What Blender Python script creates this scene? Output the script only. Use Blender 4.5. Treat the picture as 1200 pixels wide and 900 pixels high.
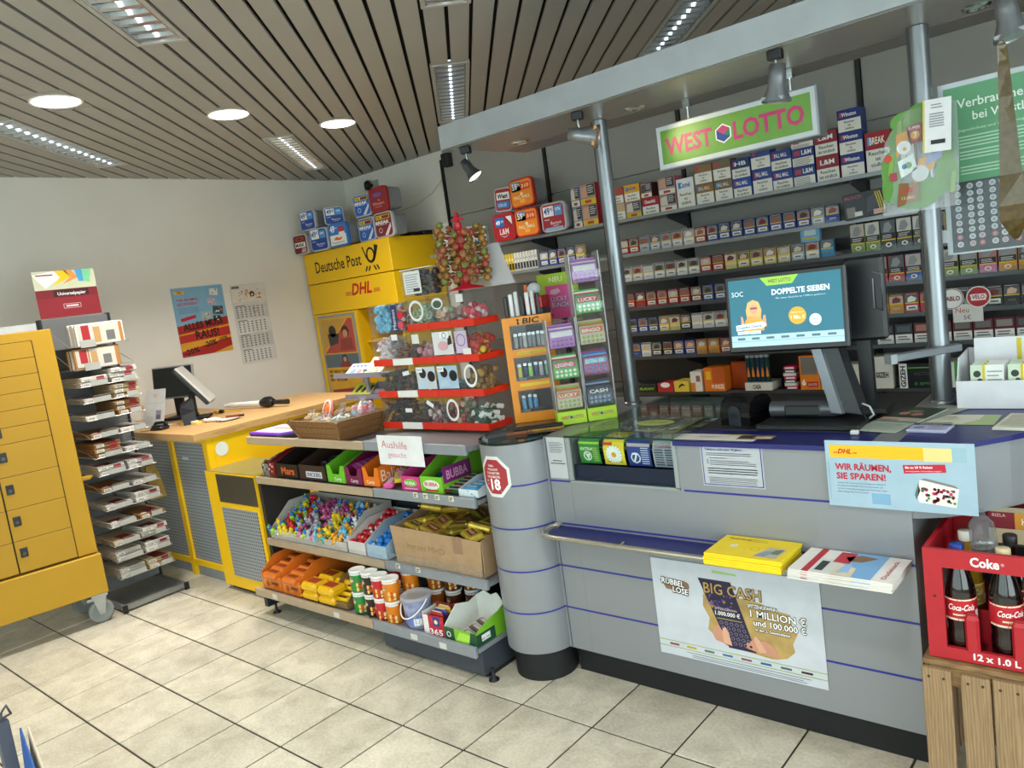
import bpy, bmesh, math, random
from mathutils import Vector, Matrix
random.seed(7)
SC = bpy.context.scene
for o in list(bpy.data.objects): bpy.data.objects.remove(o)
COL = SC.collection
V = Vector
R = math.radians

# ---------------------------------------------------------------- camera
cd = bpy.data.cameras.new('camera'); cam = bpy.data.objects.new('camera', cd); COL.objects.link(cam)
cd.sensor_width = 36.0; cd.lens = 36.0*910.47/1200.0; cd.clip_start = .02
_r = V((0.75322187, 0.6432936, -0.13722304)); _u = V((0.02086173, 0.18515116, 0.98248859)); _f = V((-0.65743563, 0.7428946, -0.12603968))
cam.matrix_world = Matrix(((_r.x, _u.x, -_f.x, 0), (_r.y, _u.y, -_f.y, 0), (_r.z, _u.z, -_f.z, 1.5), (0, 0, 0, 1)))
SC.camera = cam
# ---------------------------------------------------------------- world, exposure
SC.view_settings.view_transform = 'Standard'; SC.view_settings.look = 'None'
SC.view_settings.gamma = 1.0; SC.view_settings.exposure = 0.04
w = bpy.data.worlds.new('world'); SC.world = w; w.use_nodes = True
bg = w.node_tree.nodes['Background']; bg.inputs[0].default_value = (.86, .93, 1.0, 1); bg.inputs[1].default_value = 3.8
try: SC.cycles.transparent_max_bounces = 24
except Exception: pass
def area(name, loc, rot, sx, sy, power, col, shape='RECTANGLE', spread=180, portal=False):
    l = bpy.data.lights.new(name, 'AREA'); l.shape = shape; l.size = sx; l.size_y = sy; l.energy = power; l.color = col; l.spread = R(spread)
    o = bpy.data.objects.new(name, l); COL.objects.link(o); o.location = loc; o.rotation_euler = rot
    if portal: l.cycles.is_portal = True
    return o
# daylight through the shop windows behind the camera
area('window_daylight', (-1.2, -2.14, 1.35), (R(90), 0, R(180)), 5.6, 2.1, 82, (.90, .95, 1.0))
area('window_daylight', (2.14, 0.2, 1.35), (R(90), 0, R(90)), 3.6, 2.1, 45, (.90, .95, 1.0))

# ---------------------------------------------------------------- materials
def lin(h):
    h = h.lstrip('#'); c = [int(h[i:i+2], 16)/255 for i in (0, 2, 4)]
    return tuple((x/12.92 if x <= .04045 else ((x+.055)/1.055)**2.4) for x in c)
_M = {}
def M(col, rough=.5, metal=0., var=.05, scale=14., bump=0., bscale=120., emit=0., wood=False, sx=None, coat=0.):
    k = (col, rough, metal, var, scale, bump, bscale, emit, wood, sx, coat)
    if k in _M: return _M[k]
    m = bpy.data.materials.new('surface_'+col.lstrip('#')); m.use_nodes = True; nt = m.node_tree; N = nt.nodes; L = nt.links
    b = N['Principled BSDF']; c = lin(col)
    b.inputs['Roughness'].default_value = rough; b.inputs['Metallic'].default_value = metal
    b.inputs['Coat Weight'].default_value = coat
    if emit:
        b.inputs['Emission Color'].default_value = (*c, 1); b.inputs['Emission Strength'].default_value = emit
    tc = N.new('ShaderNodeTexCoord'); mp = N.new('ShaderNodeMapping'); L.new(tc.outputs['Object'], mp.inputs[0])
    if sx: mp.inputs['Scale'].default_value = sx
    n = N.new('ShaderNodeTexNoise'); n.inputs['Scale'].default_value = scale; n.inputs['Detail'].default_value = 3 if var < .12 else 6; L.new(mp.outputs[0], n.inputs['Vector'])
    r = N.new('ShaderNodeValToRGB'); L.new(n.outputs['Fac'], r.inputs[0])
    r.color_ramp.elements[0].position = .3; r.color_ramp.elements[1].position = .7
    r.color_ramp.elements[0].color = (*[x*(1-var) for x in c], 1); r.color_ramp.elements[1].color = (*[min(1, x*(1+var)) for x in c], 1)
    L.new(r.outputs[0], b.inputs['Base Color'])
    if wood:
        wv = N.new('ShaderNodeTexWave'); wv.inputs['Scale'].default_value = 3.0; wv.inputs['Distortion'].default_value = 9; wv.inputs['Detail'].default_value = 3
        mp2 = N.new('ShaderNodeMapping'); mp2.inputs['Scale'].default_value = sx or (1, 12, 12); L.new(tc.outputs['Object'], mp2.inputs[0]); L.new(mp2.outputs[0], wv.inputs[0])
        mx = N.new('ShaderNodeMix'); mx.data_type = 'RGBA'; mx.blend_type = 'MULTIPLY'; mx.inputs[0].default_value = .5
        L.new(r.outputs[0], mx.inputs[6]); r2 = N.new('ShaderNodeValToRGB'); r2.color_ramp.elements[0].color = (.55, .42, .3, 1); r2.color_ramp.elements[1].color = (1, 1, 1, 1)
        L.new(wv.outputs[0], r2.inputs[0]); L.new(r2.outputs[0], mx.inputs[7]); L.new(mx.outputs[2], b.inputs['Base Color'])
    if bump:
        n2 = N.new('ShaderNodeTexNoise'); n2.inputs['Scale'].default_value = bscale; n2.inputs['Detail'].default_value = 4; L.new(mp.outputs[0], n2.inputs['Vector'])
        bp = N.new('ShaderNodeBump'); bp.inputs['Strength'].default_value = bump; bp.inputs['Distance'].default_value = .01; L.new(n2.outputs['Fac'], bp.inputs['Height']); L.new(bp.outputs[0], b.inputs['Normal'])
    _M[k] = m; return m
def clear(name, tint, gloss=.05, rough=.03, haze=0.):
    k = ('clear', name)
    if k in _M: return _M[k]
    m = bpy.data.materials.new(name); m.use_nodes = True; nt = m.node_tree; N = nt.nodes; L = nt.links
    for x in list(N): N.remove(x)
    out = N.new('ShaderNodeOutputMaterial'); t = N.new('ShaderNodeBsdfTransparent'); t.inputs[0].default_value = (*tint, 1)
    g = N.new('ShaderNodeBsdfGlossy'); g.inputs['Roughness'].default_value = rough
    lw = N.new('ShaderNodeLayerWeight'); lw.inputs[0].default_value = .5
    pw = N.new('ShaderNodeMath'); pw.operation = 'POWER'; pw.inputs[1].default_value = 4; L.new(lw.outputs['Facing'], pw.inputs[0])
    ad = N.new('ShaderNodeMath'); ad.operation = 'MULTIPLY_ADD'; ad.inputs[1].default_value = .55; ad.inputs[2].default_value = gloss; L.new(pw.outputs[0], ad.inputs[0]); ad.use_clamp = True
    mx = N.new('ShaderNodeMixShader'); L.new(ad.outputs[0], mx.inputs[0]); L.new(t.outputs[0], mx.inputs[1]); L.new(g.outputs[0], mx.inputs[2])
    last = mx
    if haze:
        d = N.new('ShaderNodeBsdfDiffuse'); d.inputs[0].default_value = (.8, .8, .82, 1); m2 = N.new('ShaderNodeMixShader'); m2.inputs[0].default_value = haze
        L.new(mx.outputs[0], m2.inputs[1]); L.new(d.outputs[0], m2.inputs[2]); last = m2
    L.new(last.outputs[0], out.inputs[0]); _M[k] = m; return m
ACR = clear('clear_acrylic', (.95, .96, .965), .012, .05, .025)
GLS = clear('green_glass', (.86, .93, .89), .03, .02)
GLF = clear('window_glass', (.93, .96, .95), .0, .02)
FILM = clear('clear_film', (.92, .93, .94), .06, .12, .12)
def tile_mat():
    m = bpy.data.materials.new('stoneware_tile'); m.use_nodes = True; nt = m.node_tree; N = nt.nodes; L = nt.links; b = N['Principled BSDF']
    g = N.new('ShaderNodeNewGeometry'); oi = N.new('ShaderNodeObjectInfo')
    n = N.new('ShaderNodeTexNoise'); n.inputs['Scale'].default_value = 7; n.inputs['Detail'].default_value = 8; n.inputs['Roughness'].default_value = .65; n.inputs['Distortion'].default_value = .6
    L.new(g.outputs['Position'], n.inputs['Vector'])
    r = N.new('ShaderNodeValToRGB'); e = r.color_ramp.elements; e[0].position = .25; e[0].color = (*lin('#aca592'), 1); e[1].position = .62; e[1].color = (*lin('#d3ccba'), 1)
    L.new(n.outputs['Fac'], r.inputs[0])
    n2 = N.new('ShaderNodeTexNoise'); n2.inputs['Scale'].default_value = 90; n2.inputs['Detail'].default_value = 5; L.new(g.outputs['Position'], n2.inputs['Vector'])
    mx = N.new('ShaderNodeMix'); mx.data_type = 'RGBA'; mx.blend_type = 'OVERLAY'; mx.inputs[0].default_value = .35; L.new(r.outputs[0], mx.inputs[6]); L.new(n2.outputs['Fac'], mx.inputs[7])
    hv = N.new('ShaderNodeHueSaturation'); ml = N.new('ShaderNodeMapRange'); ml.inputs[3].default_value = .9; ml.inputs[4].default_value = 1.07; L.new(oi.outputs['Random'], ml.inputs[0]); L.new(ml.outputs[0], hv.inputs['Value']); L.new(mx.outputs[2], hv.inputs['Color'])
    L.new(hv.outputs[0], b.inputs['Base Color']); b.inputs['Roughness'].default_value = .38
    bp = N.new('ShaderNodeBump'); bp.inputs['Strength'].default_value = .12; bp.inputs['Distance'].default_value = .01; L.new(n2.outputs['Fac'], bp.inputs['Height']); L.new(bp.outputs[0], b.inputs['Normal'])
    return m
def perf_mat(c0='#9aa0a6', c1='#3b3f45', pitch=.02, plane='xz'):
    k = ('perf', c0, c1, pitch)
    if k in _M: return _M[k]
    m = bpy.data.materials.new('perforated_metal'); m.use_nodes = True; nt = m.node_tree; N = nt.nodes; L = nt.links; b = N['Principled BSDF']
    g = N.new('ShaderNodeNewGeometry'); mp = N.new('ShaderNodeMapping'); mp.inputs['Scale'].default_value = (1/pitch, 0, 1/pitch); L.new(g.outputs['Position'], mp.inputs[0])
    fr = N.new('ShaderNodeVectorMath'); fr.operation = 'FRACTION'; L.new(mp.outputs[0], fr.inputs[0])
    sb = N.new('ShaderNodeVectorMath'); sb.operation = 'SUBTRACT'; sb.inputs[1].default_value = (.5, 0, .5); L.new(fr.outputs[0], sb.inputs[0])
    ln = N.new('ShaderNodeVectorMath'); ln.operation = 'LENGTH'; L.new(sb.outputs[0], ln.inputs[0])
    ls = N.new('ShaderNodeMath'); ls.operation = 'LESS_THAN'; ls.inputs[1].default_value = .24; L.new(ln.outputs['Value'], ls.inputs[0])
    mx = N.new('ShaderNodeMix'); mx.data_type = 'RGBA'; mx.inputs[6].default_value = (*lin(c0), 1); mx.inputs[7].default_value = (*lin(c1), 1); L.new(ls.outputs[0], mx.inputs[0]); L.new(mx.outputs[2], b.inputs['Base Color'])
    b.inputs['Roughness'].default_value = .4; b.inputs['Metallic'].default_value = .2
    _M[k] = m; return m

# ---------------------------------------------------------------- text meshes
_T = {}
def tmesh(s, bold=0):
    k = (s, bold)
    if k in _T: return _T[k]
    c = bpy.data.curves.new('t', 'FONT'); c.body = s; c.size = 1; c.offset = bold; c.resolution_u = 1 if len(s) > 24 else 2; c.fill_mode = 'FRONT'
    o = bpy.data.objects.new('t', c); me = bpy.data.meshes.new_from_object(o)
    vs = [(v.co.x, v.co.y) for v in me.vertices]; fs = [tuple(p.vertices) for p in me.polygons]
    x0 = min(v[0] for v in vs); x1 = max(v[0] for v in vs)
    vs = [(a-x0, b) for a, b in vs]
    bpy.data.objects.remove(o); bpy.data.curves.remove(c); bpy.data.meshes.remove(me)
    _T[k] = (vs, fs, x1-x0); return _T[k]
CAP = max(v[1] for v in tmesh('H')[0])

# ---------------------------------------------------------------- mesh builder
class MB:
    def __init__(s): s.v = []; s.f = []; s.m = []; s.mats = []; s.sm = []
    def mi(s, m):
        if isinstance(m, str): m = M(m)
        if m not in s.mats: s.mats.append(m)
        return s.mats.index(m)
    def add(s, vs, fs, m, smooth=False):
        n = len(s.v); s.v += [tuple(v) for v in vs]; i = s.mi(m)
        for f in fs: s.f.append(tuple(n+a for a in f)); s.m.append(i); s.sm.append(smooth)
        return s
    def box(s, x0, x1, y0, y1, z0, z1, m, T=None, bev=0, front=None):
        if x0 > x1: x0, x1 = x1, x0
        if y0 > y1: y0, y1 = y1, y0
        if z0 > z1: z0, z1 = z1, z0
        if bev:
            b = min(bev, (x1-x0)*.45, (y1-y0)*.45, (z1-z0)*.45)
            rings = []
            for z, q in ((z0, b), (z0+b, 0), (z1-b, 0), (z1, b)):
                rings.append([V(p) for p in ((x0+b, y0+q, z), (x1-b, y0+q, z), (x1-q, y0+b, z), (x1-q, y1-b, z), (x1-b, y1-q, z), (x0+b, y1-q, z), (x0+q, y1-b, z), (x0+q, y0+b, z))])
            if T is not None: rings = [[T @ p for p in r] for r in rings]
            return s.loft(rings, m)
        vs = [V(p) for p in ((x0, y0, z0), (x1, y0, z0), (x1, y1, z0), (x0, y1, z0), (x0, y0, z1), (x1, y0, z1), (x1, y1, z1), (x0, y1, z1))]
        if T is not None: vs = [T @ p for p in vs]
        fs = [(0, 3, 2, 1), (4, 5, 6, 7), (1, 2, 6, 5), (2, 3, 7, 6), (3, 0, 4, 7)]
        s.add(vs, fs, m); s.add(vs, [(0, 1, 5, 4)], front or m)
        return s
    def loft(s, rings, m, cap=True, smooth=False, closed=True):
        n = len(rings[0]); vs = [p for r in rings for p in r]; fs = []
        for k in range(len(rings)-1):
            for i in range(n if closed else n-1):
                j = (i+1) % n; fs.append((k*n+i, k*n+j, (k+1)*n+j, (k+1)*n+i))
        s.add(vs, fs, m, smooth)
        if cap: s.add(rings[0], [tuple(reversed(range(n)))], m); s.add(rings[-1], [tuple(range(n))], m)
        return s
    def prism(s, poly, z0, z1, m, T=None, smooth=False):
        r = [[V((x, y, z)) for x, y in poly] for z in (z0, z1)]
        if T is not None: r = [[T @ p for p in q] for q in r]
        return s.loft(r, m, smooth=smooth)
    def lathe(s, prof, m, seg=20, T=None, cap=True, a0=0, a1=2*math.pi):
        rings = []
        full = abs(a1-a0-2*math.pi) < 1e-6
        for r, z in prof:
            k = seg if full else seg+1
            q = [V((r*math.cos(a0+(a1-a0)*i/seg), r*math.sin(a0+(a1-a0)*i/seg), z)) for i in range(k)]
            rings.append([T @ p for p in q] if T is not None else q)
        return s.loft(rings, m, cap=cap and full, smooth=True, closed=full)
    def tube(s, pts, r, m, seg=8, closed=False):
        pts = [V(p) for p in pts]; n = len(pts); rings = []
        up = None
        for i, p in enumerate(pts):
            if closed: t = pts[(i+1) % n]-pts[i-1]
            else: t = pts[min(i+1, n-1)]-pts[max(i-1, 0)]
            t.normalize()
            if up is None:
                up = V((0, 0, 1)) if abs(t.z) < .9 else V((1, 0, 0))
            a = t.cross(up)
            if a.length < 1e-6: a = t.orthogonal()
            a.normalize(); b = a.cross(t); up = b
            rr = r[i] if isinstance(r, (list, tuple)) else r
            rings.append([p+rr*(math.cos(q)*a+math.sin(q)*b) for q in [2*math.pi*j/seg for j in range(seg)]])
        if closed: rings.append(rings[0])
        return s.loft(rings, m, cap=not closed, smooth=seg > 5)
    def ball(s, c, r, m, seg=10, ring=6, sz=1.):
        c = V(c); rings = []
        for k in range(1, ring):
            a = math.pi*k/ring; rings.append([c+V((r*math.sin(a)*math.cos(2*math.pi*j/seg), r*math.sin(a)*math.sin(2*math.pi*j/seg), -r*sz*math.cos(a))) for j in range(seg)])
        n = len(s.v)
        s.loft(rings, m, cap=False, smooth=True)
        s.add([c-V((0, 0, r*sz))]+rings[0], [(0, j % seg+1+0 if False else (j+1) % seg+1, j+1) for j in range(seg)], m, True)
        s.add([c+V((0, 0, r*sz))]+rings[-1], [(0, j+1, (j+1) % seg+1) for j in range(seg)], m, True)
        return s
    def quad(s, a, b, c, d, m): return s.add([a, b, c, d], [(0, 1, 2, 3)], m)
    def mesh(s, name):
        me = bpy.data.meshes.new(name); me.from_pydata(s.v, [], s.f)
        for m in s.mats: me.materials.append(m)
        me.polygons.foreach_set('material_index', s.m); me.polygons.foreach_set('use_smooth', s.sm); me.update(); return me

class Pr:   # prints flat shapes on a plane: lower-left o, unit axes u (right) and v (up) as the viewer sees them
    def __init__(s, mb, o, u=(1, 0, 0), v=(0, 0, 1), off=.0004):
        s.mb = mb; s.o = V(o); s.u = V(u).normalized(); s.v = V(v).normalized(); s.n = s.u.cross(s.v).normalized(); s.off = off
    def P(s, x, y, l): return s.o+s.u*x+s.v*y+s.n*(s.off*l)
    def rect(s, x0, y0, x1, y1, m, l=1): return s.poly([(x0, y0), (x1, y0), (x1, y1), (x0, y1)], m, l)
    def poly(s, pts, m, l=1):
        s.mb.add([s.P(x, y, l) for x, y in pts], [tuple(range(len(pts)))], m); return s
    def circ(s, x, y, r, m, l=1, seg=16, ry=None, r0=None):
        ry = ry or r
        if r0:
            a = [(x+r*math.cos(6.2832*i/seg), y+ry*math.sin(6.2832*i/seg)) for i in range(seg)]; b = [(x+r0*math.cos(6.2832*i/seg), y+r0*ry/r*math.sin(6.2832*i/seg)) for i in range(seg)]
            vs = [s.P(*p, l) for p in a+b]; s.mb.add(vs, [(i, (i+1) % seg, seg+(i+1) % seg, seg+i) for i in range(seg)], m); return s
        return s.poly([(x+r*math.cos(6.2832*i/seg), y+ry*math.sin(6.2832*i/seg)) for i in range(seg)], m, l)
    def frame(s, x0, y0, x1, y1, t, m, l=1):
        s.rect(x0, y0, x1, y0+t, m, l); s.rect(x0, y1-t, x1, y1, m, l); s.rect(x0, y0+t, x0+t, y1-t, m, l); s.rect(x1-t, y0+t, x1, y1-t, m, l); return s
    def txt(s, t, x, y, h, m, l=3, al='L', w=None, bold=.0, rot=0, shear=0):
        if not t: return s
        bold = min(bold, .036)
        vs, fs, W = tmesh(t, bold); k = h/CAP; kx = k if w is None else w/W
        W2 = W*kx; dx = {'L': 0, 'C': -W2/2, 'R': -W2}[al]; c, q = math.cos(rot), math.sin(rot); out = []
        for a, b in vs:
            a = a*kx+dx+shear*b*k; b = b*k; out.append(s.P(x+a*c-b*q, y+a*q+b*c, l))
        s.mb.add(out, fs, m); return s
    def otxt(s, t, x, y, h, m, mo, l=3, o=.0016, **k):
        for i, (a, b) in enumerate(((-o, -o), (o, -o), (-o, o), (o, o), (0, -o*1.5))): s.txt(t, x+a, y+b, h, mo, l+.1*i, **k)
        return s.txt(t, x, y, h, m, l+1, **k)
    def lines(s, x0, x1, y, n, dy, t, m, l=2, rag=.25):
        for i in range(n): s.rect(x0, y-i*dy-t, x1-(x1-x0)*rag*random.random(), y-i*dy, m, l)
        return s

# ---------------------------------------------------------------- object helpers
def link(o, parent=None):
    COL.objects.link(o)
    if parent is not None: o.parent = parent
    return o
def tag(o, label=None, cat=None, group=None, kind=None):
    if label: o['label'] = label
    if cat: o['category'] = cat
    if group: o['group'] = group
    if kind: o['kind'] = kind
    return o
def thing(name, label, cat, loc=(0, 0, 0), rz=0, group=None):
    o = bpy.data.objects.new(name, None); o.empty_display_size = .05; link(o); o.location = loc; o.rotation_euler = (0, 0, rz)
    return tag(o, label, cat, group)
def part(name, mb, parent, label=None, loc=None, kind=None):
    me = mb.mesh(name) if isinstance(mb, MB) else mb
    o = bpy.data.objects.new(name, me); link(o, parent)
    if loc is not None: o.location = loc
    return tag(o, label, kind=kind)
def single(name, mb, label, cat, loc=(0, 0, 0), rz=0, group=None, rot=None):
    me = mb.mesh(name) if isinstance(mb, MB) else mb
    o = bpy.data.objects.new(name, me); link(o); o.location = loc; o.rotation_euler = rot or (0, 0, rz)
    return tag(o, label, cat, group)
def struct(name, mb, parent=None):
    o = bpy.data.objects.new(name, mb.mesh(name) if isinstance(mb, MB) else mb); link(o, parent)
    if parent is None: o['kind'] = 'structure'
    return o
def dup(root, loc=None, rz=None, label=None, group=None, rot=None):
    r = root.copy(); COL.objects.link(r)
    if loc is not None: r.location = loc
    if rz is not None: r.rotation_euler = (0, 0, rz)
    if rot is not None: r.rotation_euler = rot
    if label: r['label'] = label
    if group: r['group'] = group
    for ch in list(root.children):
        c = ch.copy(); COL.objects.link(c); c.parent = r
        for g in list(ch.children):
            d = g.copy(); COL.objects.link(d); d.parent = c
    return r
def clip(poly, a, b, c):   # keep a*x+b*y<=c
    out = []
    for i in range(len(poly)):
        p, q = poly[i], poly[(i+1) % len(poly)]; dp = a*p[0]+b*p[1]-c; dq = a*q[0]+b*q[1]-c
        if dp <= 0: out.append(p)
        if (dp < 0 < dq) or (dq < 0 < dp):
            t = dp/(dp-dq); out.append((p[0]+t*(q[0]-p[0]), p[1]+t*(q[1]-p[1])))
    return out
def rrect(w, h, r, n=4, cx=0, cy=0):
    pts = []
    for qx, qy, a0 in ((w/2-r, h/2-r, 0), (-w/2+r, h/2-r, 90), (-w/2+r, -h/2+r, 180), (w/2-r, -h/2+r, 270)):
        for i in range(n+1):
            a = R(a0+90*i/n); pts.append((cx+qx+r*math.cos(a), cy+qy+r*math.sin(a)))
    return pts
TX = Matrix.Rotation(R(90), 4, 'X')      # maps local z to -y, local y to z : prism extruded along -y, drawn in xz
def at(x, y, z, rz=0, rx=0, ry=0): return Matrix.Translation((x, y, z)) @ Matrix.Rotation(rz, 4, 'Z') @ Matrix.Rotation(ry, 4, 'Y') @ Matrix.Rotation(rx, 4, 'X')
ORD = ['first', 'second', 'third', 'fourth', 'fifth', 'sixth', 'seventh', 'eighth', 'ninth', 'tenth', 'eleventh', 'twelfth', 'thirteenth', 'fourteenth', 'fifteenth', 'sixteenth', 'seventeenth', 'eighteenth', 'nineteenth', 'twentieth'] + ['twenty-'+q for q in ('first', 'second', 'third', 'fourth', 'fifth', 'sixth', 'seventh', 'eighth', 'ninth')] + ['thirtieth', 'thirty-first', 'thirty-second', 'thirty-third', 'thirty-fourth', 'thirty-fifth']

# ================================================================ SETTING
XL, XR, YF, YB, ZC = -5.59, 2.2, -2.2, 4.47, 2.6
WHITE = M('#e3dfd6', .85, var=.025, scale=3, bump=.03)
PANEL = M('#989791', .5, var=.03, scale=4); PDARK = M('#4a4949', .55, var=.05)
b = MB(); b.box(XL-.15, XR+.15, YF-.15, YB+.15, -.12, -.004, M('#3f382f', .85, var=.2, bump=.3)); fl = struct('floor', b)
TM = tile_mat(); PX, PY, X0, Y0 = .3075, .309, -3.385, 1.283
tm = {}
def tile(w, h):
    k = (round(w, 3), round(h, 3))
    if k not in tm:
        q = MB(); q.box(0, w, 0, h, -.006, 0, TM, bev=.0015); tm[k] = q.mesh('tile')
    return tm[k]
rest = MB(); cnt = 0
ny = int((YF-Y0)//PY); 
for j in range(ny, 12):
    for i in range(-8, 20):
        x0, x1 = X0+i*PX+.0036, X0+(i+1)*PX-.0036; y0, y1 = Y0+j*PY+.004, Y0+(j+1)*PY-.004
        x0, x1, y0, y1 = max(x0, XL), min(x1, XR), max(y0, YF), min(y1, YB)
        if x1-x0 < .01 or y1-y0 < .01: continue
        if -2 <= j <= 3 and x0 < .3 and cnt < 300:
            o = part('tile', tile(x1-x0, y1-y0), fl, loc=(x0, y0, random.uniform(-.0006, .0004))); cnt += 1
        else: rest.box(x0, x1, y0, y1, -.006, 0, TM)
part('tile', rest, fl, kind='stuff')
b = MB(); b.box(XL-.15, XL, YF-.15, YB+.15, 0, ZC+.2, WHITE); struct('wall_left', b)
b = MB(); b.box(XL, XR, YB, YB+.15, 0, ZC+.2, WHITE); wb = struct('wall_back', b)
# rear wall cladding: panels between black slotted rails
xs = [-4.33, -3.335, -2.30, -1.26, -.22, .82, 1.86]
for i, x in enumerate(xs):
    q = MB(); q.box(x-.012, x+.012, YB-.045, YB-.001, .05, ZC-.08, M('#17181a', .5))
    part('rail', q, wb)
for i in range(len(xs)-1):
    for z0, z1, m in ((.06, .74, PDARK), (.745, 1.10, PDARK), (1.105, 1.5, M('#5c5c5c', .5)), (1.505, 2.072, PANEL), (2.08, ZC-.01, PANEL)):
        q = MB(); q.box(xs[i]+.014, xs[i+1]-.014, YB-.035, YB-.001, z0, z1, m, bev=.003); part('panel', q, wb)
# wall behind the camera and at the right, with shop windows
fr = M('#c7c9c9', .4)
b = MB()
for a in ((XL, XR, 0, .25), (XL, XR, 2.42, ZC+.2), (XL, -4.1, .25, 2.42), (1.7, XR, .25, 2.42)): b.box(a[0], a[1], YF-.15, YF, a[2], a[3], WHITE)
struct('wall_front', b)
for k, (a0, a1) in enumerate(((-4.1, -2.15), (-2.15, -.2), (-.2, 1.7))):
    q = MB(); q.box(a0, a0+.05, YF-.1, YF-.04, .25, 2.42, fr); q.box(a1-.05, a1, YF-.1, YF-.04, .25, 2.42, fr); q.box(a0+.05, a1-.05, YF-.1, YF-.04, .25, .31, fr); q.box(a0+.05, a1-.05, YF-.1, YF-.04, 2.36, 2.42, fr)
    wn = struct('window_%d' % (k+1), q); g = MB(); g.box(a0+.05, a1-.05, YF-.075, YF-.065, .31, 2.36, GLS); part('pane', g, wn)
b = MB()
for a in ((YF, YB, 0, .25), (YF, YB, 2.42, ZC+.2), (YF, -1.7, .25, 2.42), (2.1, YB, .25, 2.42)): b.box(XR, XR+.15, a[0], a[1], a[2], a[3], WHITE)
struct('wall_right', b)
q = MB(); q.box(XR+.04, XR+.1, -1.7, -1.65, .25, 2.42, fr); q.box(XR+.04, XR+.1, 2.05, 2.1, .25, 2.42, fr); q.box(XR+.04, XR+.1, -1.65, 2.05, .25, .31, fr); q.box(XR+.04, XR+.1, -1.65, 2.05, 2.36, 2.42, fr)
wn = struct('window_4', q); g = MB(); g.box(XR+.065, XR+.075, -1.65, 2.05, .31, 2.36, GLS); part('pane', g, wn)
# ceiling of metal slats with black joints
b = MB(); b.box(XL, XR, YF, YB, ZC+.03, ZC+.12, M('#0e0f10', .9)); ce = struct('ceiling', b)
A = R(134); tv = V((math.cos(A), math.sin(A), 0)); nv = V((math.sin(A), -math.cos(A), 0))
def tn(p): return p[0]*tv.x+p[1]*tv.y, p[0]*nv.x+p[1]*nv.y
SL = M('#a5a29c', .5, metal=.1, var=.02, scale=3)
fixt = []   # (t0,t1,slat index) luminaires two slats wide
def fx(p, far=True, L=1.29):
    t, n = tn(p); k = round((n-.0-.0875)/.1); nc = .0875+.1*k-.0
    return (t-L, t, nc) if not far else (t, t+L, nc)
FX = [fx((-2.97, 1.59), False), fx((-5.20, 2.30), False), fx((-4.24, 2.93)), fx((-2.69, 2.91)), fx((-2.165, 2.33), False), fx((-2.08, 3.90), False), fx((-.9, 1.6)), fx((.4, 1.0)), fx((-1.2, -.4)), fx((-3.6, -.6))]
DL = [(-3.865, 1.52), (-3.835, 2.39), (-3.83, 3.13), (-2.0, -.3), (-.4, .6)]
cuts = []
for t0, t1, nc in FX: cuts.append((t0, t1, nc-.1, nc+.1))
plates = []
for p in DL:
    t, n = tn(p); k = round((n-.0875)/.1); nc = .0875+.1*k; plates.append((t, nc)); cuts.append((t-.15, t+.15, nc-.1, nc+.1))
for k in range(-60, 60):
    n0, n1 = .0875+.1*k+.0085, .0875+.1*(k+1)-.0085
    iv = [(-9, 9)]
    for c0, c1, m0, m1 in cuts:
        if m0-.01 < n0 and n1 < m1+.01:
            nx = []
            for a, d in iv:
                if c1 <= a or c0 >= d: nx.append((a, d)); continue
                if c0 > a: nx.append((a, c0-.006))
                if c1 < d: nx.append((c1+.006, d))
            iv = nx
    for a, d in iv:
        poly = [tuple((tv*t+nv*n)[:2]) for t, n in ((a, n0), (d, n0), (d, n1), (a, n1))]
        for h in ((1, 0, XR), (-1, 0, -XL), (0, 1, YB), (0, -1, -YF)):
            poly = clip(poly, *h)
            if len(poly) < 3: break
        if len(poly) < 3: continue
        ar = sum(poly[i-1][0]*poly[i][1]-poly[i][0]*poly[i-1][1] for i in range(len(poly)))
        if abs(ar) < .002: continue
        if ar < 0: poly.reverse()
        q = MB(); q.prism(poly, ZC, ZC+.014, SL); part('slat', q, ce)
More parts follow.
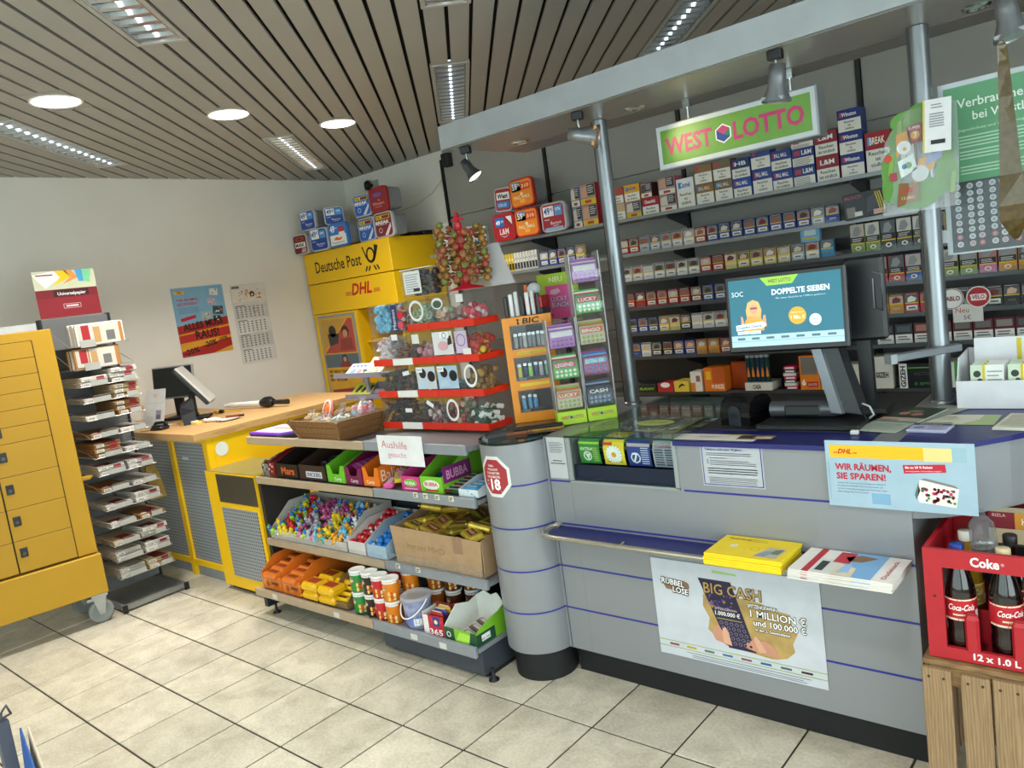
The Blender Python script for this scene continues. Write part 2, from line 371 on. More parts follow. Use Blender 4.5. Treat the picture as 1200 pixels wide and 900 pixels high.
# fluorescent luminaires with louvres
CHR = M('#d7dde2', .16, metal=1, var=.02); frm = M('#b9b7b2', .4, metal=.3)
names = ['recessed louvred ceiling light cut by the top edge of the picture, at top left', 'long recessed louvred light low at the left, running to the left picture edge', 'short-looking recessed louvred light nearest the yellow cabinet corner', 'recessed louvred light just left of the canopy tip', 'recessed louvred light at the top edge, in line with the one left of the canopy', 'recessed louvred light partly hidden behind the canopy top edge']
def lum_mesh(t0, t1, nc):
    return t1-t0
L0 = 1.29
root = None
for i, (t0, t1, nc) in enumerate(FX):
    c = tv*((t0+t1)/2)+nv*nc; loc = (c.x, c.y, ZC)
    lb = names[i] if i < len(names) else 'recessed louvred ceiling light '+('above the customer side of the counter', 'near the right shop window', 'behind the camera', 'near the far left front corner')[i-6]
    if root is None:
        root = thing('louvred_ceiling_light', lb, 'ceiling light', loc, A, 'louvred lights in the slat ceiling')
        q = MB(); h = L0/2; q.box(-h, h, -.098, -.080, -.004, .012, frm); q.box(-h, h, .080, .098, -.004, .012, frm); q.box(-h, -h+.018, -.08, .08, -.004, .012, frm); q.box(h-.018, h, -.08, .08, -.004, .012, frm)
        q.box(-h+.01, h-.01, -.09, .09, .02, .024, M('#e6ecef', .3, metal=.7)); part('housing', q, root)
        q = MB(); q.tube([(-h+.03, 0, .013), (h-.03, 0, .013)], .006, M('#eef6ff', .5, emit=4.0), 6); part('tube_lamp', q, root)
        for s in (-1, 1):
            q = MB(); q.box(-h+.018, h-.018, s*.076-.004, s*.076+.004, -.002, .019, CHR); part('reflector', q, root)
        for j in range(16):
            x = -h+.06+j*(L0-.12)/15
            q = MB(); q.loft([[V((x-.014, -.078, -.001)), V((x+.012, -.078, -.001)), V((x+.02, -.078, .018)), V((x-.004, -.078, .018))], [V((x-.014, 0, -.003)), V((x+.016, 0, -.003)), V((x+.026, 0, .018)), V((x-.004, 0, .018))], [V((x-.014, .078, -.001)), V((x+.012, .078, -.001)), V((x+.02, .078, .018)), V((x-.004, .078, .018))]], CHR); part('louvre', q, root)
    else: dup(root, loc, A, lb)
root = None
dn = ['round lit ceiling downlight, leftmost of the three lit ones', 'round lit ceiling downlight in the middle of the three lit ones', 'round lit ceiling downlight, rightmost of the three lit ones']
for i, (t, nc) in enumerate(plates):
    c = tv*t+nv*nc; loc = (c.x, c.y, ZC); lb = dn[i] if i < 3 else 'round lit ceiling downlight '+('behind the camera', 'above the customer area at the right')[i-3]
    if root is None:
        root = thing('ceiling_downlight', lb, 'ceiling light', loc, A, 'round downlights')
        q = MB(); q.box(-.148, .148, -.097, .097, .001, .012, SL); part('mounting_plate', q, root)
        q = MB(); q.lathe([(.098, .001), (.104, -.003), (.110, -.004), (.112, .001)], M('#e4e2dc', .35), 32, cap=False); part('trim_ring', q, root)
        q = MB(); q.lathe([(.0, -.0015), (.099, -.0015)], M('#fffaf0', .5, emit=14.0), 32, cap=False); part('diffuser', q, root)
    else: dup(root, loc, A, lb)
    area('downlight_glow', (c.x, c.y, ZC-.012), (0, 0, 0), .19, .19, 18, (1, .95, .87), 'DISK', spread=130)
# ================================================================ CANOPY
CM = M('#9fa3a8', .33, metal=.35, var=.02, scale=3)
cn = thing('counter_canopy', 'long silver canopy over the counter carried by two metal poles', 'canopy', (-.2, 2.7, 2.1))
T0 = V((-.2, 2.7, 2.1))
def W(mb, base):   # shift a world-built mesh into the frame of its thing
    mb.v = [(a-base[0], b-base[1], c-base[2]) for a, b, c in mb.v]; return mb
q = MB(); q.prism([(-2.37, 2.44), (2.15, 2.44), (2.15, 2.96), (-2.33, 2.96)], 2.104, 2.192, CM); part('slab', W(q, T0), cn)
q = MB(); q.prism([(-2.372, 2.437), (2.15, 2.437), (2.15, 2.45), (-2.372, 2.45)], 2.1, 2.196, M('#a3a8ad', .35, metal=.3)); part('fascia', W(q, T0), cn)
q = MB(); q.box(-2.35, 2.15, 2.47, 2.79, 2.1, 2.104, M('#a29d97', .3, metal=.5)); part('soffit_panel', W(q, T0), cn)
q = MB(); q.box(-2.33, 2.15, 2.797, 2.955, 2.099, 2.104, M('#86837e', .35, metal=.5)); part('soffit_panel', W(q, T0), cn)
# recessed halogen rings
root = None
for i, x in enumerate((-2.16, -1.585, -.44, .3, 1.0)):
    lb = ['chrome recessed spot ring in the canopy underside, nearest its left tip', 'chrome recessed spot ring in the canopy above the left pole', 'chrome recessed spot ring in the canopy at the top right picture corner', 'chrome recessed spot ring in the canopy beyond the right picture edge', 'chrome recessed spot ring at the far right end of the canopy'][i]
    if root is None:
        root = thing('recessed_spot', lb, 'ceiling light', (x, 2.715, 2.1), 0, 'recessed canopy spots')
        q = MB(); q.lathe([(.022, .002), (.026, -.006), (.036, -.007), (.042, .0)], CHR, 24, cap=False); part('trim_ring', q, root)
        q = MB(); q.lathe([(0, -.004), (.023, -.002)], M('#e8e4da', .1, metal=.6), 16, cap=False); part('lamp', q, root)
    else: dup(root, (x, 2.715, 2.1), 0, lb)
pl = None
for x, lb in ((-1.772, 'silver metal pole holding the canopy, beside the ticket dispensers'), (-.603, 'silver metal pole holding the canopy, behind the magazine on the counter')):
    if pl is None:
        pl = thing('canopy_pole', lb, 'pole', (x, 2.745, .936), 0, 'canopy poles')
        PM = M('#8e9398', .33, metal=.8, var=.02)
        q = MB(); q.lathe([(.031, 0), (.031, 1.162)], PM, 28); part('tube', q, pl)
        q = MB(); q.box(-.0215, -.0175, -.0265, -.0235, .0, 1.16, M('#2a2b2d', .5)); part('groove', q, pl)
        q = MB(); q.lathe([(.038, 0), (.038, .008), (.032, .012)], PM, 28); part('base_ring', q, pl)
    else: dup(pl, (x, 2.745, .936), 0, lb)
# spotlights on the canopy front edge
def spot(loc, rz, tilt, lb, lit, big):
    t = thing('spotlight', lb, 'spotlight', loc, rz, 'clip spotlights under the canopy edge')
    q = MB(); q.box(-.022, .022, -.016, .016, -.03, 0, M('#1b1c1f', .4), bev=.003); part('clamp', q, t)
    q = MB(); q.tube([(0, 0, -.03), (0, 0, -.05), (.004, .006, -.065), (0, 0, -.078)], .005, M('#8d9196', .3, metal=.8)); q.tube([(.0, .018, -.05), (0.006, .024, -.062), (.004, .01, -.075)], .0025, M('#55585c', .4)); part('bracket', q, t)
    T = Matrix.Translation((0, 0, -.085)) @ Matrix.Rotation(tilt, 4, 'Y')
    s = 1.25 if big else 1.0
    q = MB(); q.lathe([(.0, .035*s), (.018*s, .033*s), (.022*s, .0), (.022*s, -.02*s), (.034*s, -.05*s), (.036*s, -.056*s)], M('#8f9398' if big else '#55585c', .3, metal=.7), 20, T=T, cap=False); part('lamp_head', q, t)
    q = MB(); q.lathe([(.0, -.044*s), (.032*s, -.05*s)], M('#ffd8c4', .3, emit=6.0) if lit else M('#d9d2c4', .15, metal=.5), 20, T=T, cap=False); part('lamp', q, t)
    if big:
        q = MB(); q.box(-.035, .035, -.035, .035, -.066, -.056, M('#c9905e' if loc[0] < -1.3 else '#9a9da1', .35, metal=.4), T=T); part('glare_frame', q, t)
    return t
spot((-2.29, 2.50, 2.1), R(20), R(-32), 'small clip spotlight glowing pink at the left canopy tip', True, False)
spot((-1.705, 2.50, 2.1), R(25), R(-75), 'grey spotlight with square copper front frame beside the left pole', False, True)
spot((-.945, 2.495, 2.1), R(0), R(8), 'grey spotlight aimed down above the green lottery sign', False, True)
spot((-.335, 2.48, 2.1), R(0), R(-8), 'grey spotlight at the top right corner, holding the fly strip', False, True)
l = bpy.data.lights.new('sign_spot', 'SPOT'); l.energy = 3.5; l.spot_size = R(38); l.color = (1, .85, .5); l.shadow_soft_size = .03
o = bpy.data.objects.new('sign_spot', l); link(o); o.location = (-1.62, 2.53, 2.02); o.rotation_euler = (V((-1.40, 2.86, 1.94))-V(o.location)).to_track_quat('-Z', 'Y').to_euler()
# WEST LOTTO sign
sg = thing('lottery_sign', 'green hanging sign with pink capital letters in a silver frame', 'sign', (-1.27, 2.9, 1.95))
q = MB(); q.box(-.318, .318, -.04, .04, -.087, .087, M('#9ea3a8', .35, metal=.4), bev=.003); q.box(-.312, .312, -.043, -.039, -.081, .081, M('#c9ced3', .35)); part('case', q, sg)
q = MB(); p = Pr(q, (-.318, -.0432, -.087)); p.rect(.022, .022, .614, .152, M('#6c9c3c', .35), 1)
PK = M('#c2356e', .4)
p.txt('WEST', .04, .055, .062, PK, 3, w=.20, bold=.03); p.txt('LOTTO', .325, .055, .062, PK, 3, w=.265, bold=.03)
hx = [(.285+.036*math.cos(R(90+60*i)), .086+.036*math.sin(R(90+60*i))) for i in range(6)]; p.poly(hx, '#f4f4f4', 2)
hx = [(.285+.031*math.cos(R(90+60*i)), .086+.031*math.sin(R(90+60*i))) for i in range(6)]
ct = (.286, .083); p.poly([hx[0], hx[1], ct, hx[5]][::1], '#c2356e', 3); p.poly([hx[1], hx[2], hx[3], ct], '#1f3f92', 3); p.poly([ct, hx[3], hx[4]], '#1f3f92', 3); p.poly([ct, hx[4], hx[5]], '#1d7f5a', 3)
part('sign_face', q, sg)
for x in (-.19, .215):
    q = MB(); q.tube([(x, 0, .087), (x, 0, .149)], .006, CHR); q.box(x-.014, x+.014, -.012, .012, .135, .149, CHR); part('hanger', q, sg)
# ================================================================ SALES COUNTER
GM = M('#8e9196', .36, metal=.25, var=.02, scale=2); BLUE = M('#181b68', .35, var=.03); BLK = M('#0e1015', .6); NAVY = M('#131a3a', .3)
B0 = V((-1.2, 2.5, 0)); ct = thing('sales_counter', 'silver-grey sales counter with blue pinstripes and a rounded left end', 'counter', B0)
def cpart(nm, q, lb=None, kind=None): return part(nm, W(q, B0), ct, lb, kind=kind)
q = MB(); q.box(-1.69, -.565, 2.155, 2.175, .116, .775, GM); q.box(-1.255, -.62, 2.155, 2.175, .775, .925, GM); cpart('front_panel', q)
q = MB(); q.box(-1.80, -1.6905, 2.155, 2.9, .116, .935, GM); q.box(-2.066, -1.80, 2.3, 2.9, .116, .935, GM); cpart('side_body', q)
q = MB(); q.box(-1.80, -.58, 2.205, 2.8, 0, .118, BLK); cpart('plinth', q)
q = MB(); q.box(-.585, -.565, 2.176, 2.85, .116, .735, GM); q.box(-1.67, -.585, 2.83, 2.85, .1, .9, GM); cpart('side_panel', q)
# curved upper front to the right
cv = [(-.62, 2.155), (-.55, 2.163), (-.49, 2.19), (-.43, 2.245), (-.36, 2.325), (-.30, 2.41), (-.25, 2.5), (-.21, 2.62), (-.19, 2.75), (-.185, 2.88)]
inn = [(x-.02, y+.02) for x, y in cv]
q = MB(); q.loft([[V((x, y, z)) for x, y in cv+inn[::-1]] for z in (.74, .92)], GM, smooth=False); cpart('curved_panel', q)
top = [(-1.255, 2.145), (-.62, 2.145), (-.545, 2.152), (-.484, 2.18), (-.424, 2.236), (-.352, 2.317), (-.292, 2.404), (-.242, 2.497), (-.2, 2.62), (-.18, 2.75), (-.175, 2.9), (-1.255, 2.9)]
q = MB(); q.prism(top, .921, .9355, BLUE); cpart('countertop', q)
q = MB(); q.prism([(-.668, 2.144), (-.60, 2.144), (-.60, 2.9), (-.668, 2.9)], .9, .9365, GM); cpart('joint_strip', q)
q = MB(); q.box(-1.25, -.67, 2.31, 2.895, .9356, .938, M('#25262a', .45)); cpart('desk_mat', q)
# rounded end
cx, cy, rr = -1.938, 2.17, .142
q = MB(); T = Matrix.Translation((cx, cy, 0)); q.lathe([(rr, .118), (rr, .927)], GM, 40, T=T); cpart('rounded_end', q)
q = MB(); q.lathe([(rr-.02, 0), (rr-.02, .118)], BLK, 40, T=T); cpart('rounded_plinth', q)
q = MB(); q.lathe([(rr+.004, .928), (rr+.004, .936)], M('#0f1a18', .08), 40, T=T); q.box(-2.066, -1.80, 2.17, 2.55, .9355, .9365, M('#0f1a18', .08)); cpart('glass_cap', q)
SR = M('#23298c', .4)
def arc(z, a0, a1):
    q = MB(); q.lathe([(rr+.0012, z-.003), (rr+.0012, z+.003)], SR, 30, T=T, cap=False, a0=R(a0), a1=R(a1)); cpart('stripe', q)
for z in (.279, .443, .609, .773): arc(z, 180, 354)
for z in (.279, .443, .609): q = MB(); q.box(-1.798, -.565, 2.1535, 2.155, z-.003, z+.003, SR); cpart('stripe', q)
for a, d in ((-1.785, -1.69), (-1.235, -.62)): q = MB(); q.box(a, d, 2.1535, 2.155, .768, .774, SR); cpart('stripe', q)
q = MB(); q.box(-1.7855, -1.7835, 2.152, 2.156, .118, .93, M('#55585e', .5)); cpart('seam', q)
# display window and glass top
q = MB(); q.box(-1.69, -1.672, 2.150, 2.158, .775, .934, M('#9ea6a8', .3, metal=.4)); q.box(-1.262, -1.248, 2.150, 2.158, .775, .934, M('#9ea6a8', .3, metal=.4)); q.box(-1.69, -1.248, 2.15, 2.158, .770, .778, M('#9ea6a8', .3, metal=.4)); cpart('window_frame', q)
q = MB(); q.box(-1.671, -1.263, 2.163, 2.167, .786, .834, NAVY); q.box(-1.672, -1.262, 2.16, 2.9, .778, .786, NAVY); q.box(-1.672, -1.262, 2.235, 2.25, .786, .835, NAVY); q.box(-1.672, -1.262, 2.25, 2.88, .852, .862, NAVY); q.box(-1.672, -1.262, 2.88, 2.9, .786, .93, GM); q.box(-1.265, -1.257, 2.18, 2.88, .786, .93, NAVY); cpart('display_tray', q)
q = MB(); q.box(-1.672, -1.262, 2.154, 2.158, .779, .932, GLF); cpart('window_glass', q)
q = MB(); q.box(-1.692, -1.246, 2.148, 2.89, .936, .943, GLS); cpart('glass_top', q)
q = MB(); q.box(-1.692, -1.246, 2.146, 2.148, .936, .943, M('#12382c', .15)); cpart('glass_edge', q)
# ledge
q = MB(); q.prism([(-1.75, 2.06), (-1.72, 2.045), (-.70, 2.045), (-.62, 2.08), (-.60, 2.153), (-1.77, 2.153), (-1.77, 2.09)], .590, .600, BLUE); cpart('ledge', q)
RL = M('#b9b4a6', .25, metal=.8)
q = MB(); q.tube([(-1.765, 2.15, .606), (-1.79, 2.12, .604), (-1.785, 2.07, .602), (-1.755, 2.038, .602), (-1.70, 2.03, .602), (-.74, 2.03, .602), (-.66, 2.045, .602), (-.61, 2.08, .604), (-.595, 2.15, .606)], .0085, RL, 10); cpart('rail', q)
for x in (-1.43, -1.0): q = MB(); q.tube([(x, 2.03, .603), (x, 2.06, .606)], .004, RL); cpart('rail_bracket', q)
q = MB(); q.tube([(-1.765, 2.153, .606), (-1.765, 2.135, .606)], .013, RL); cpart('rail_end', q)
# printed paper stuck on things -----------------------------------
RED = '#c0152f'; YEL = M('#f2b70c', .45, var=.02); DRD = M('#c4141f', .4)
def sheet(name, label, cat, o, w, h, base, draw, u=(1, 0, 0), v=(0, 0, 1), th=.0006, cast=None, curl=None):
    q = MB(); o = V(o); U = V(u).normalized(); Vv = V(v).normalized(); n = U.cross(Vv)
    c = [V((0, 0, 0)), U*w, U*w+Vv*h, Vv*h]
    q.loft([[a-n*th for a in c], c], base if not isinstance(base, str) else M(base, .6))
    p = Pr(q, (0, 0, 0), u, v); draw(p, w, h)
    return single(name, q, label, cat, o)
def dhl(p, x, y, h, bg=None, l=3):
    w = h*4.4
    p.txt('DHL', x, y, h, DRD, l, w=h*2.9, bold=.03, shear=.3)
    for k in (0, 1, 2):
        p.rect(x-h*.9, y+h*.08*k*1.6, x-h*.12+h*.05*k, y+h*.08*k*1.6+h*.06, DRD, l); p.rect(x+h*3.15+h*.05*k, y+h*.08*k*1.6, x+h*4.1, y+h*.08*k*1.6+h*.06, DRD, l)
def notice(p, w, h):
    p.rect(.004, .004, w-.004, h-.004, '#23298c', 1); p.rect(.007, .007, w-.007, h-.007, '#b3b8c0', 2)
    p.txt('Teilnahme nicht unter 18 Jahren ...', .016, h-.022, .007, '#23298c', 3, w=.13, bold=.03)
    p.lines(.018, w-.02, h-.030, 2, .006, .002, '#4a5090'); p.lines(.03, .09, h-.045, 1, .006, .002, '#4a5090'); p.txt('§', .02, h-.062, .012, '#4a5090', 3)
    p.lines(.03, w-.02, h-.054, 3, .006, .002, '#4a5090'); p.lines(.02, w-.016, h-.078, 3, .0075, .003, '#33388a', rag=.1); p.lines(.022, w-.02, h-.108, 4, .0055, .0018, '#5a60a0')
sheet('age_notice', 'grey notice with a blue border, Teilnahme nicht unter 18 Jahren, taped to the counter', 'notice', (-1.163, 2.1528, .794), .202, .137, '#b3b8c0', notice)
def dhlsheet(p, w, h):
    p.rect(.012, h-.048, w*.68, h-.012, YEL, 1); p.rect(w*.68, h-.050, w*.86, h-.014, '#e3cf86', 1); p.rect(w*.86, h-.05, w*.95, h-.012, '#93b3c2', 1)
    dhl(p, .034, h-.036, .0125)
    p.txt('WIR RÄUMEN,', .024, h-.082, .017, RED, 3, w=.145, bold=.03); p.txt('SIE SPAREN!', .026, h-.108, .017, RED, 3, w=.128, bold=.03)
    for i, t in enumerate(('Sichern Sie jetzt zu und schnäppchen Sie sich', 'bis zum 31.08.2024 tolle Preisvorteile auf', 'unsere Versandkartonagen, mit Gutschein Lager.', 'Nur solange der Vorrat reicht.')): p.txt(t, .027, h-.121-.0085*i, .004, '#3a5a78', 3, w=(.125, .118, .13, .08)[i])
    p.rect(.115, .012, .162, .042, '#7ba4c2', 1)
    p.poly([(.198, h-.062), (.298, h-.056), (.300, h-.077), (.200, h-.085)], '#c01734', 2); p.txt('Bis zu 20 % Rabatt', .204, h-.071, .0055, '#ffffff', 3, w=.065, rot=.05, bold=.02); p.txt('auf ausgewählte Versandkartonagen*', .204, h-.080, .003, '#ffffff', 3, w=.085, rot=.05)
    p.poly([(.232, .078), (.222, .045), (.226, .033), (.236, .058)], '#5c6f6a', 2); p.poly([(.236, .088), (.228, .04), (.232, .026), (.318, .018), (.326, .068)], '#ece9dc', 2); p.poly([(.236, .088), (.326, .068), (.318, .076), (.25, .092)], '#7d8079', 3)
    for i in range(46):
        x, y = .24+random.random()*.075, .028+random.random()*.038; p.circ(x, y, .0022+random.random()*.003, random.choice(['#2f7a5a', '#b01e58', '#8a2450', '#5b8a4a', '#c83a66']), 4, 6)
    p.rect(.006, .02, .0072, h-.06, '#7795ad', 2)
a = R(-2)
sheet('sale_flyer', 'light blue flyer, WIR RÄUMEN, SIE SPAREN!, hanging over the counter edge', 'flyer', (-.772, 2.140, .767), .366, .187, '#9fb9ca', dhlsheet)
def longpaper(p, w, h):
    p.lines(.01, w-.01, h-.018, 7, .006, .002, '#5d6066'); p.lines(.02, w-.02, h-.085, 1, .006, .003, '#24262a', rag=0); p.lines(.008, w-.008, h-.095, 1, .006, .003, '#24262a', rag=0)
sheet('printed_label', 'narrow grey paper with small print left of the glass ticket window', 'notice', (-1.778, 2.1528, .782), .082, .152, '#b9bcbf', longpaper)
def bigcash(p, w, h):
    k = w/.566
    G = '#8fae3f'
    p.rect(0, .050, w, .0525, G, 1); p.rect(0, .029, w, .0315, G, 1)
    for i, c in enumerate(('#8b3344', '#c9a31a', '#5b6a80', '#3f6aa0', '#8a4a6a', '#1c5a9a', '#5a5f70', '#4a1e2a')): p.rect(.04+i*.064, .037, .075+i*.064, .044, c, 2)
    p.lines(.10, w-.05, .022, 1, .006, .002, '#6a7078', rag=0); p.lines(.12, w-.06, .014, 2, .006, .002, '#6a7078', rag=.1)
    # gold torn paper
    gp = [(.185, .24), (.21, .245), (.25, .235), (.33, .248), (.38, .24), (.42, .225), (.47, .22), (.475, .17), (.487, .16), (.47, .125), (.475, .10), (.45, .075), (.42, .065), (.40, .062), (.25, .075), (.19, .12), (.20, .16), (.18, .20)]
    p.poly(gp, M('#b49558', .5, var=.2, scale=20), 1)
    tk = [(.165, .293), (.275, .290), (.345, .078), (.265, .072)]
    p.poly([(.172, .295), (.285, .295), (.350, .070), (.258, .070)], '#241c40', 2)
    for i in range(30): p.circ(.20+random.random()*.085, .20+random.random()*.045, .002+random.random()*.004, random.choice(['#6a4a9a', '#8a5ab0', '#a9862f', '#3a2a6a']), 3, 6)
    p.otxt('BIG CASH', .19, .248, .034, '#b9965a', '#17130f', 4, .0018, w=.193, bold=.01)
    p.txt('SPITZENGEWINN', .222, .196, .0075, '#d8d0c0', 4, w=.075); p.txt('1.000.000 €', .222, .178, .013, '#f2efe6', 4, w=.085, bold=.02)
    p.rect(.228, .165, .312, .168, '#a99a60', 4)
    for r_ in range(5):
        for c_ in range(5):
            p.circ(.240+c_*.0175+r_*.006, .153-r_*.016, .0062, '#8a8494', 4, 10); p.circ(.240+c_*.0175+r_*.006, .153-r_*.016, .0045, '#2c2344', 5, 10)
    for t, x, y, hh, ww in (('SPITZENGEWINN', .335, .222, .011, .095), ('1 MILLION €', .342, .192, .022, .175), ('und 100.000 €', .35, .165, .019, .165), ('in der 2. Gewinnklasse', .355, .147, .009, .11)):
        p.otxt(t, x, y, hh, '#ffffff', '#3a2818', 3, .0016, w=ww, bold=.015)
    # hands as printed on the poster
    sk, sk2 = '#d9a58c', '#c98f76'
    p.poly([(.215, .088), (.205, .11), (.213, .135), (.229, .145), (.243, .12), (.25, .09), (.272, .078)], sk2, 5); p.poly([(.243, .085), (.240, .115), (.243, .135), (.253, .140), (.262, .125), (.27, .08)], sk, 6)
    p.poly([(.318, .082), (.320, .10), (.345, .115), (.36, .088), (.372, .118), (.378, .118), (.395, .115), (.415, .095), (.425, .068), (.36, .074)], sk2, 5); p.poly([(.345, .12), (.354, .130), (.366, .115), (.385, .08), (.36, .075)], sk, 6)
    # Rubbellose logo
    p.poly([(.025, .268), (.05, .262), (.075, .276), (.12, .274), (.135, .268), (.138, .255), (.128, .238), (.095, .226), (.075, .236), (.05, .238), (.04, .255)], '#8a6a48', 1)
    for t, x, y, hh, ww in (('RUBBEL', .035, .258, .019, .084), ('LOSE', .074, .231, .019, .056)):
        p.otxt(t, x, y, hh, '#ffffff', '#2a1a12', 2, .0026, w=ww, bold=.02, rot=-.08)
    p.poly([(.225, .328), (.305, .325), (.31, .318), (.225, .318)], '#9ebf7a', 1)
sheet('lottery_poster', 'white poster showing a scratch card held by two hands, taped to the lower counter front', 'poster', (-1.393, 2.1515, .185), .566, .342, '#c6cad3', bigcash)
# age 18 octagon on the rounded end, bent round it
def on_cyl(p3, R0=rr+.0015, off=0):   # flat (s,z) -> cylinder
    s, z, l = p3; a = s/R0; return (cx+(R0+l)*math.cos(a), cy+(R0+l)*math.sin(a), z)
class Cyl(Pr):
    def __init__(s, mb, o): super().__init__(mb, o); s.o0 = o
    def P(s, x, y, l):
        return V(on_cyl((s.o0[0]+x, s.o0[2]+y, .0004*l)))
q = MB(); s0 = R(267)*(rr+.0015); p = Cyl(q, (s0, 0, .81))
def octa(r, l, m):
    pts = []
    base = [((r*1.03)*math.cos(R(22.5+45*i)), r*1.12*math.sin(R(22.5+45*i))) for i in range(8)]
    # strips so that the print follows the curve
    N = 10; xs_ = [(-1+2*i/N)*.952*r for i in range(N+1)]
    def yy(x):
        a = .394*r; bq = .952*r; ax = abs(x); return (1.035*r if ax <= a else 1.035*r-(ax-a)/(bq-a)*(1.035-.43)*r)
    for i in range(N): p.poly([(xs_[i], -yy(xs_[i])), (xs_[i+1], -yy(xs_[i+1])), (xs_[i+1], yy(xs_[i+1])), (xs_[i], yy(xs_[i]))], m, l)
octa(.075, 1, '#dcdedd'); octa(.063, 2, '#a32732')
for i, (t, ww) in enumerate((('TABAK-', .03), ('PRODUKTE', .05), ('E-ZIGARETTEN', .062), ('RAUCHBEUTEL', .066))): p.txt(t, -.002 if i else -.008, .038-i*.014, .008, '#f2e8e6', 3, 'C', w=ww, bold=.02)
p.txt('18', .004, -.048, .038, '#ffffff', 3, 'C', bold=.06); p.txt('AB', -.043, -.02, .007, '#f2e8e6', 3); p.txt('nur', -.043, -.032, .006, '#f2e8e6', 3); p.rect(-.02, -.057, .03, -.054, '#e8c8c8', 3)
single('age_limit_sticker', q, 'dark red octagonal sticker with a big white 18 on the rounded counter end', 'sticker')
# ================================================================ GONDOLA
G0 = V((-2.86, 2.2, 0)); gd = thing('shelf_gondola', 'sweets gondola of four shelf levels, left bay beige edged, right bay grey edged', 'shelf unit', G0)
SH = M('#8d9096', .4, metal=.15); BEI = M('#a9957c', .5); GRY = M('#878c93', .4); DK = M('#20262f', .5)
def gpart(nm, q, lb=None): return part(nm, W(q, G0), gd, lb)
q = MB(); q.box(-3.65, -2.083, 2.40, 2.425, .06, .89, DK); gpart('back_panel', q)
for x0, x1, m, k in ((-3.655, -2.703, BEI, 0), (-2.697, -2.083, GRY, 1)):
    for z, y, t in ((.905, 2.05, .036), (.690, 2.06, .034), (.358, 2.06, .034), (.132, 1.945, .038)):
        sl = (.0, .005)[k]
        q = MB(); q.box(x0, x1, y, 2.40, z-.012, z+sl, SH); gpart('shelf', q)
        q = MB(); q.box(x0, x1, y-.018, y, z-t+.012, z+.014+sl, m, bev=.003); gpart('price_rail', q)
q = MB(); q.box(-2.68, -2.085, 1.965, 1.985, .02, .118, M('#3c424c', .4)); q.box(-2.10, -2.085, 1.985, 2.4, .02, .118, M('#3c424c', .4)); q.box(-2.67, -2.09, 1.99, 2.38, 0.0, .02, BLK); gpart('base_plinth', q)
q = MB(); q.box(-3.64, -3.61, 1.96, 2.4, .035, .118, DK); gpart('base_bracket', q)
for x in (-3.58, -2.06):
    q = MB(); q.lathe([(.022, 0), (.02, .006), (.008, .012), (.006, .05)], BLK, 14, T=Matrix.Translation((x, 1.985, 0))); gpart('foot', q)
q = MB(); q.box(-3.63, -2.70, 2.035, 2.039, .372, .405, ACR); q.box(-2.69, -2.08, 2.035, 2.039, .372, .425, ACR); gpart('riser', q)
for x, z in ((-2.43, .700), (-2.37, .700), (-2.30, .700), (-2.22, .700), (-2.62, .366), (-2.49, .366)):
    q = MB(); q.box(x, x+.026, 2.0395, 2.0415, z-.010, z+.012, M('#d9d3bd', .6)); q.rect if 0 else None
    p = Pr(q, (x, 2.0395, z-.010)); p.rect(.004, .012, .022, .016, '#2a2a2a', 1); p.rect(.004, .004, .016, .009, '#2a2a2a', 1); gpart('price_tag', q)
for x, z in ((-3.49, .128), (-2.98, .125), (-2.45, .128), (-2.28, .125)):
    q = MB(); q.box(x, x+.04, 1.9255, 1.927, z-.012, z+.012, M('#c9c9c5', .6)); gpart('price_tag', q)
# ================================================================ YELLOW CABINET (post)
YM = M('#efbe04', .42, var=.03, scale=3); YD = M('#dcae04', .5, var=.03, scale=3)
C0 = V((-5.015, 4.17, 0)); cb = thing('post_cabinet', 'tall yellow post cabinet with black lettering and post horn in the room corner', 'cabinet', C0)
def yp(nm, q, lb=None): return part(nm, W(q, C0), cb, lb)
q = MB(); q.box(-5.56, -4.47, 3.90, 4.43, 1.725, 1.975, YM, bev=.004); yp('header_box', q)
q = MB(); q.box(-5.56, -4.47, 3.90, 4.43, 1.475, 1.719, YM, bev=.004); yp('header_box', q)
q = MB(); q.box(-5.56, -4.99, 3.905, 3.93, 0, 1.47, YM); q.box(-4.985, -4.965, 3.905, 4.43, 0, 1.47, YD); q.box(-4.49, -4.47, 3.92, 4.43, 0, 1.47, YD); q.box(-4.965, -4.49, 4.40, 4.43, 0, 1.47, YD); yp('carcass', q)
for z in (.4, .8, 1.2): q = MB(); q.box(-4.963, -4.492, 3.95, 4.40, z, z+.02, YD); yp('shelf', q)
q = MB(); p = Pr(q, (-5.56, 3.8995, 1.475), off=.0006)
BK = '#15140f'
p.txt('Deutsche Post', .14, .335, .088, BK, 1, w=.60, bold=.012)
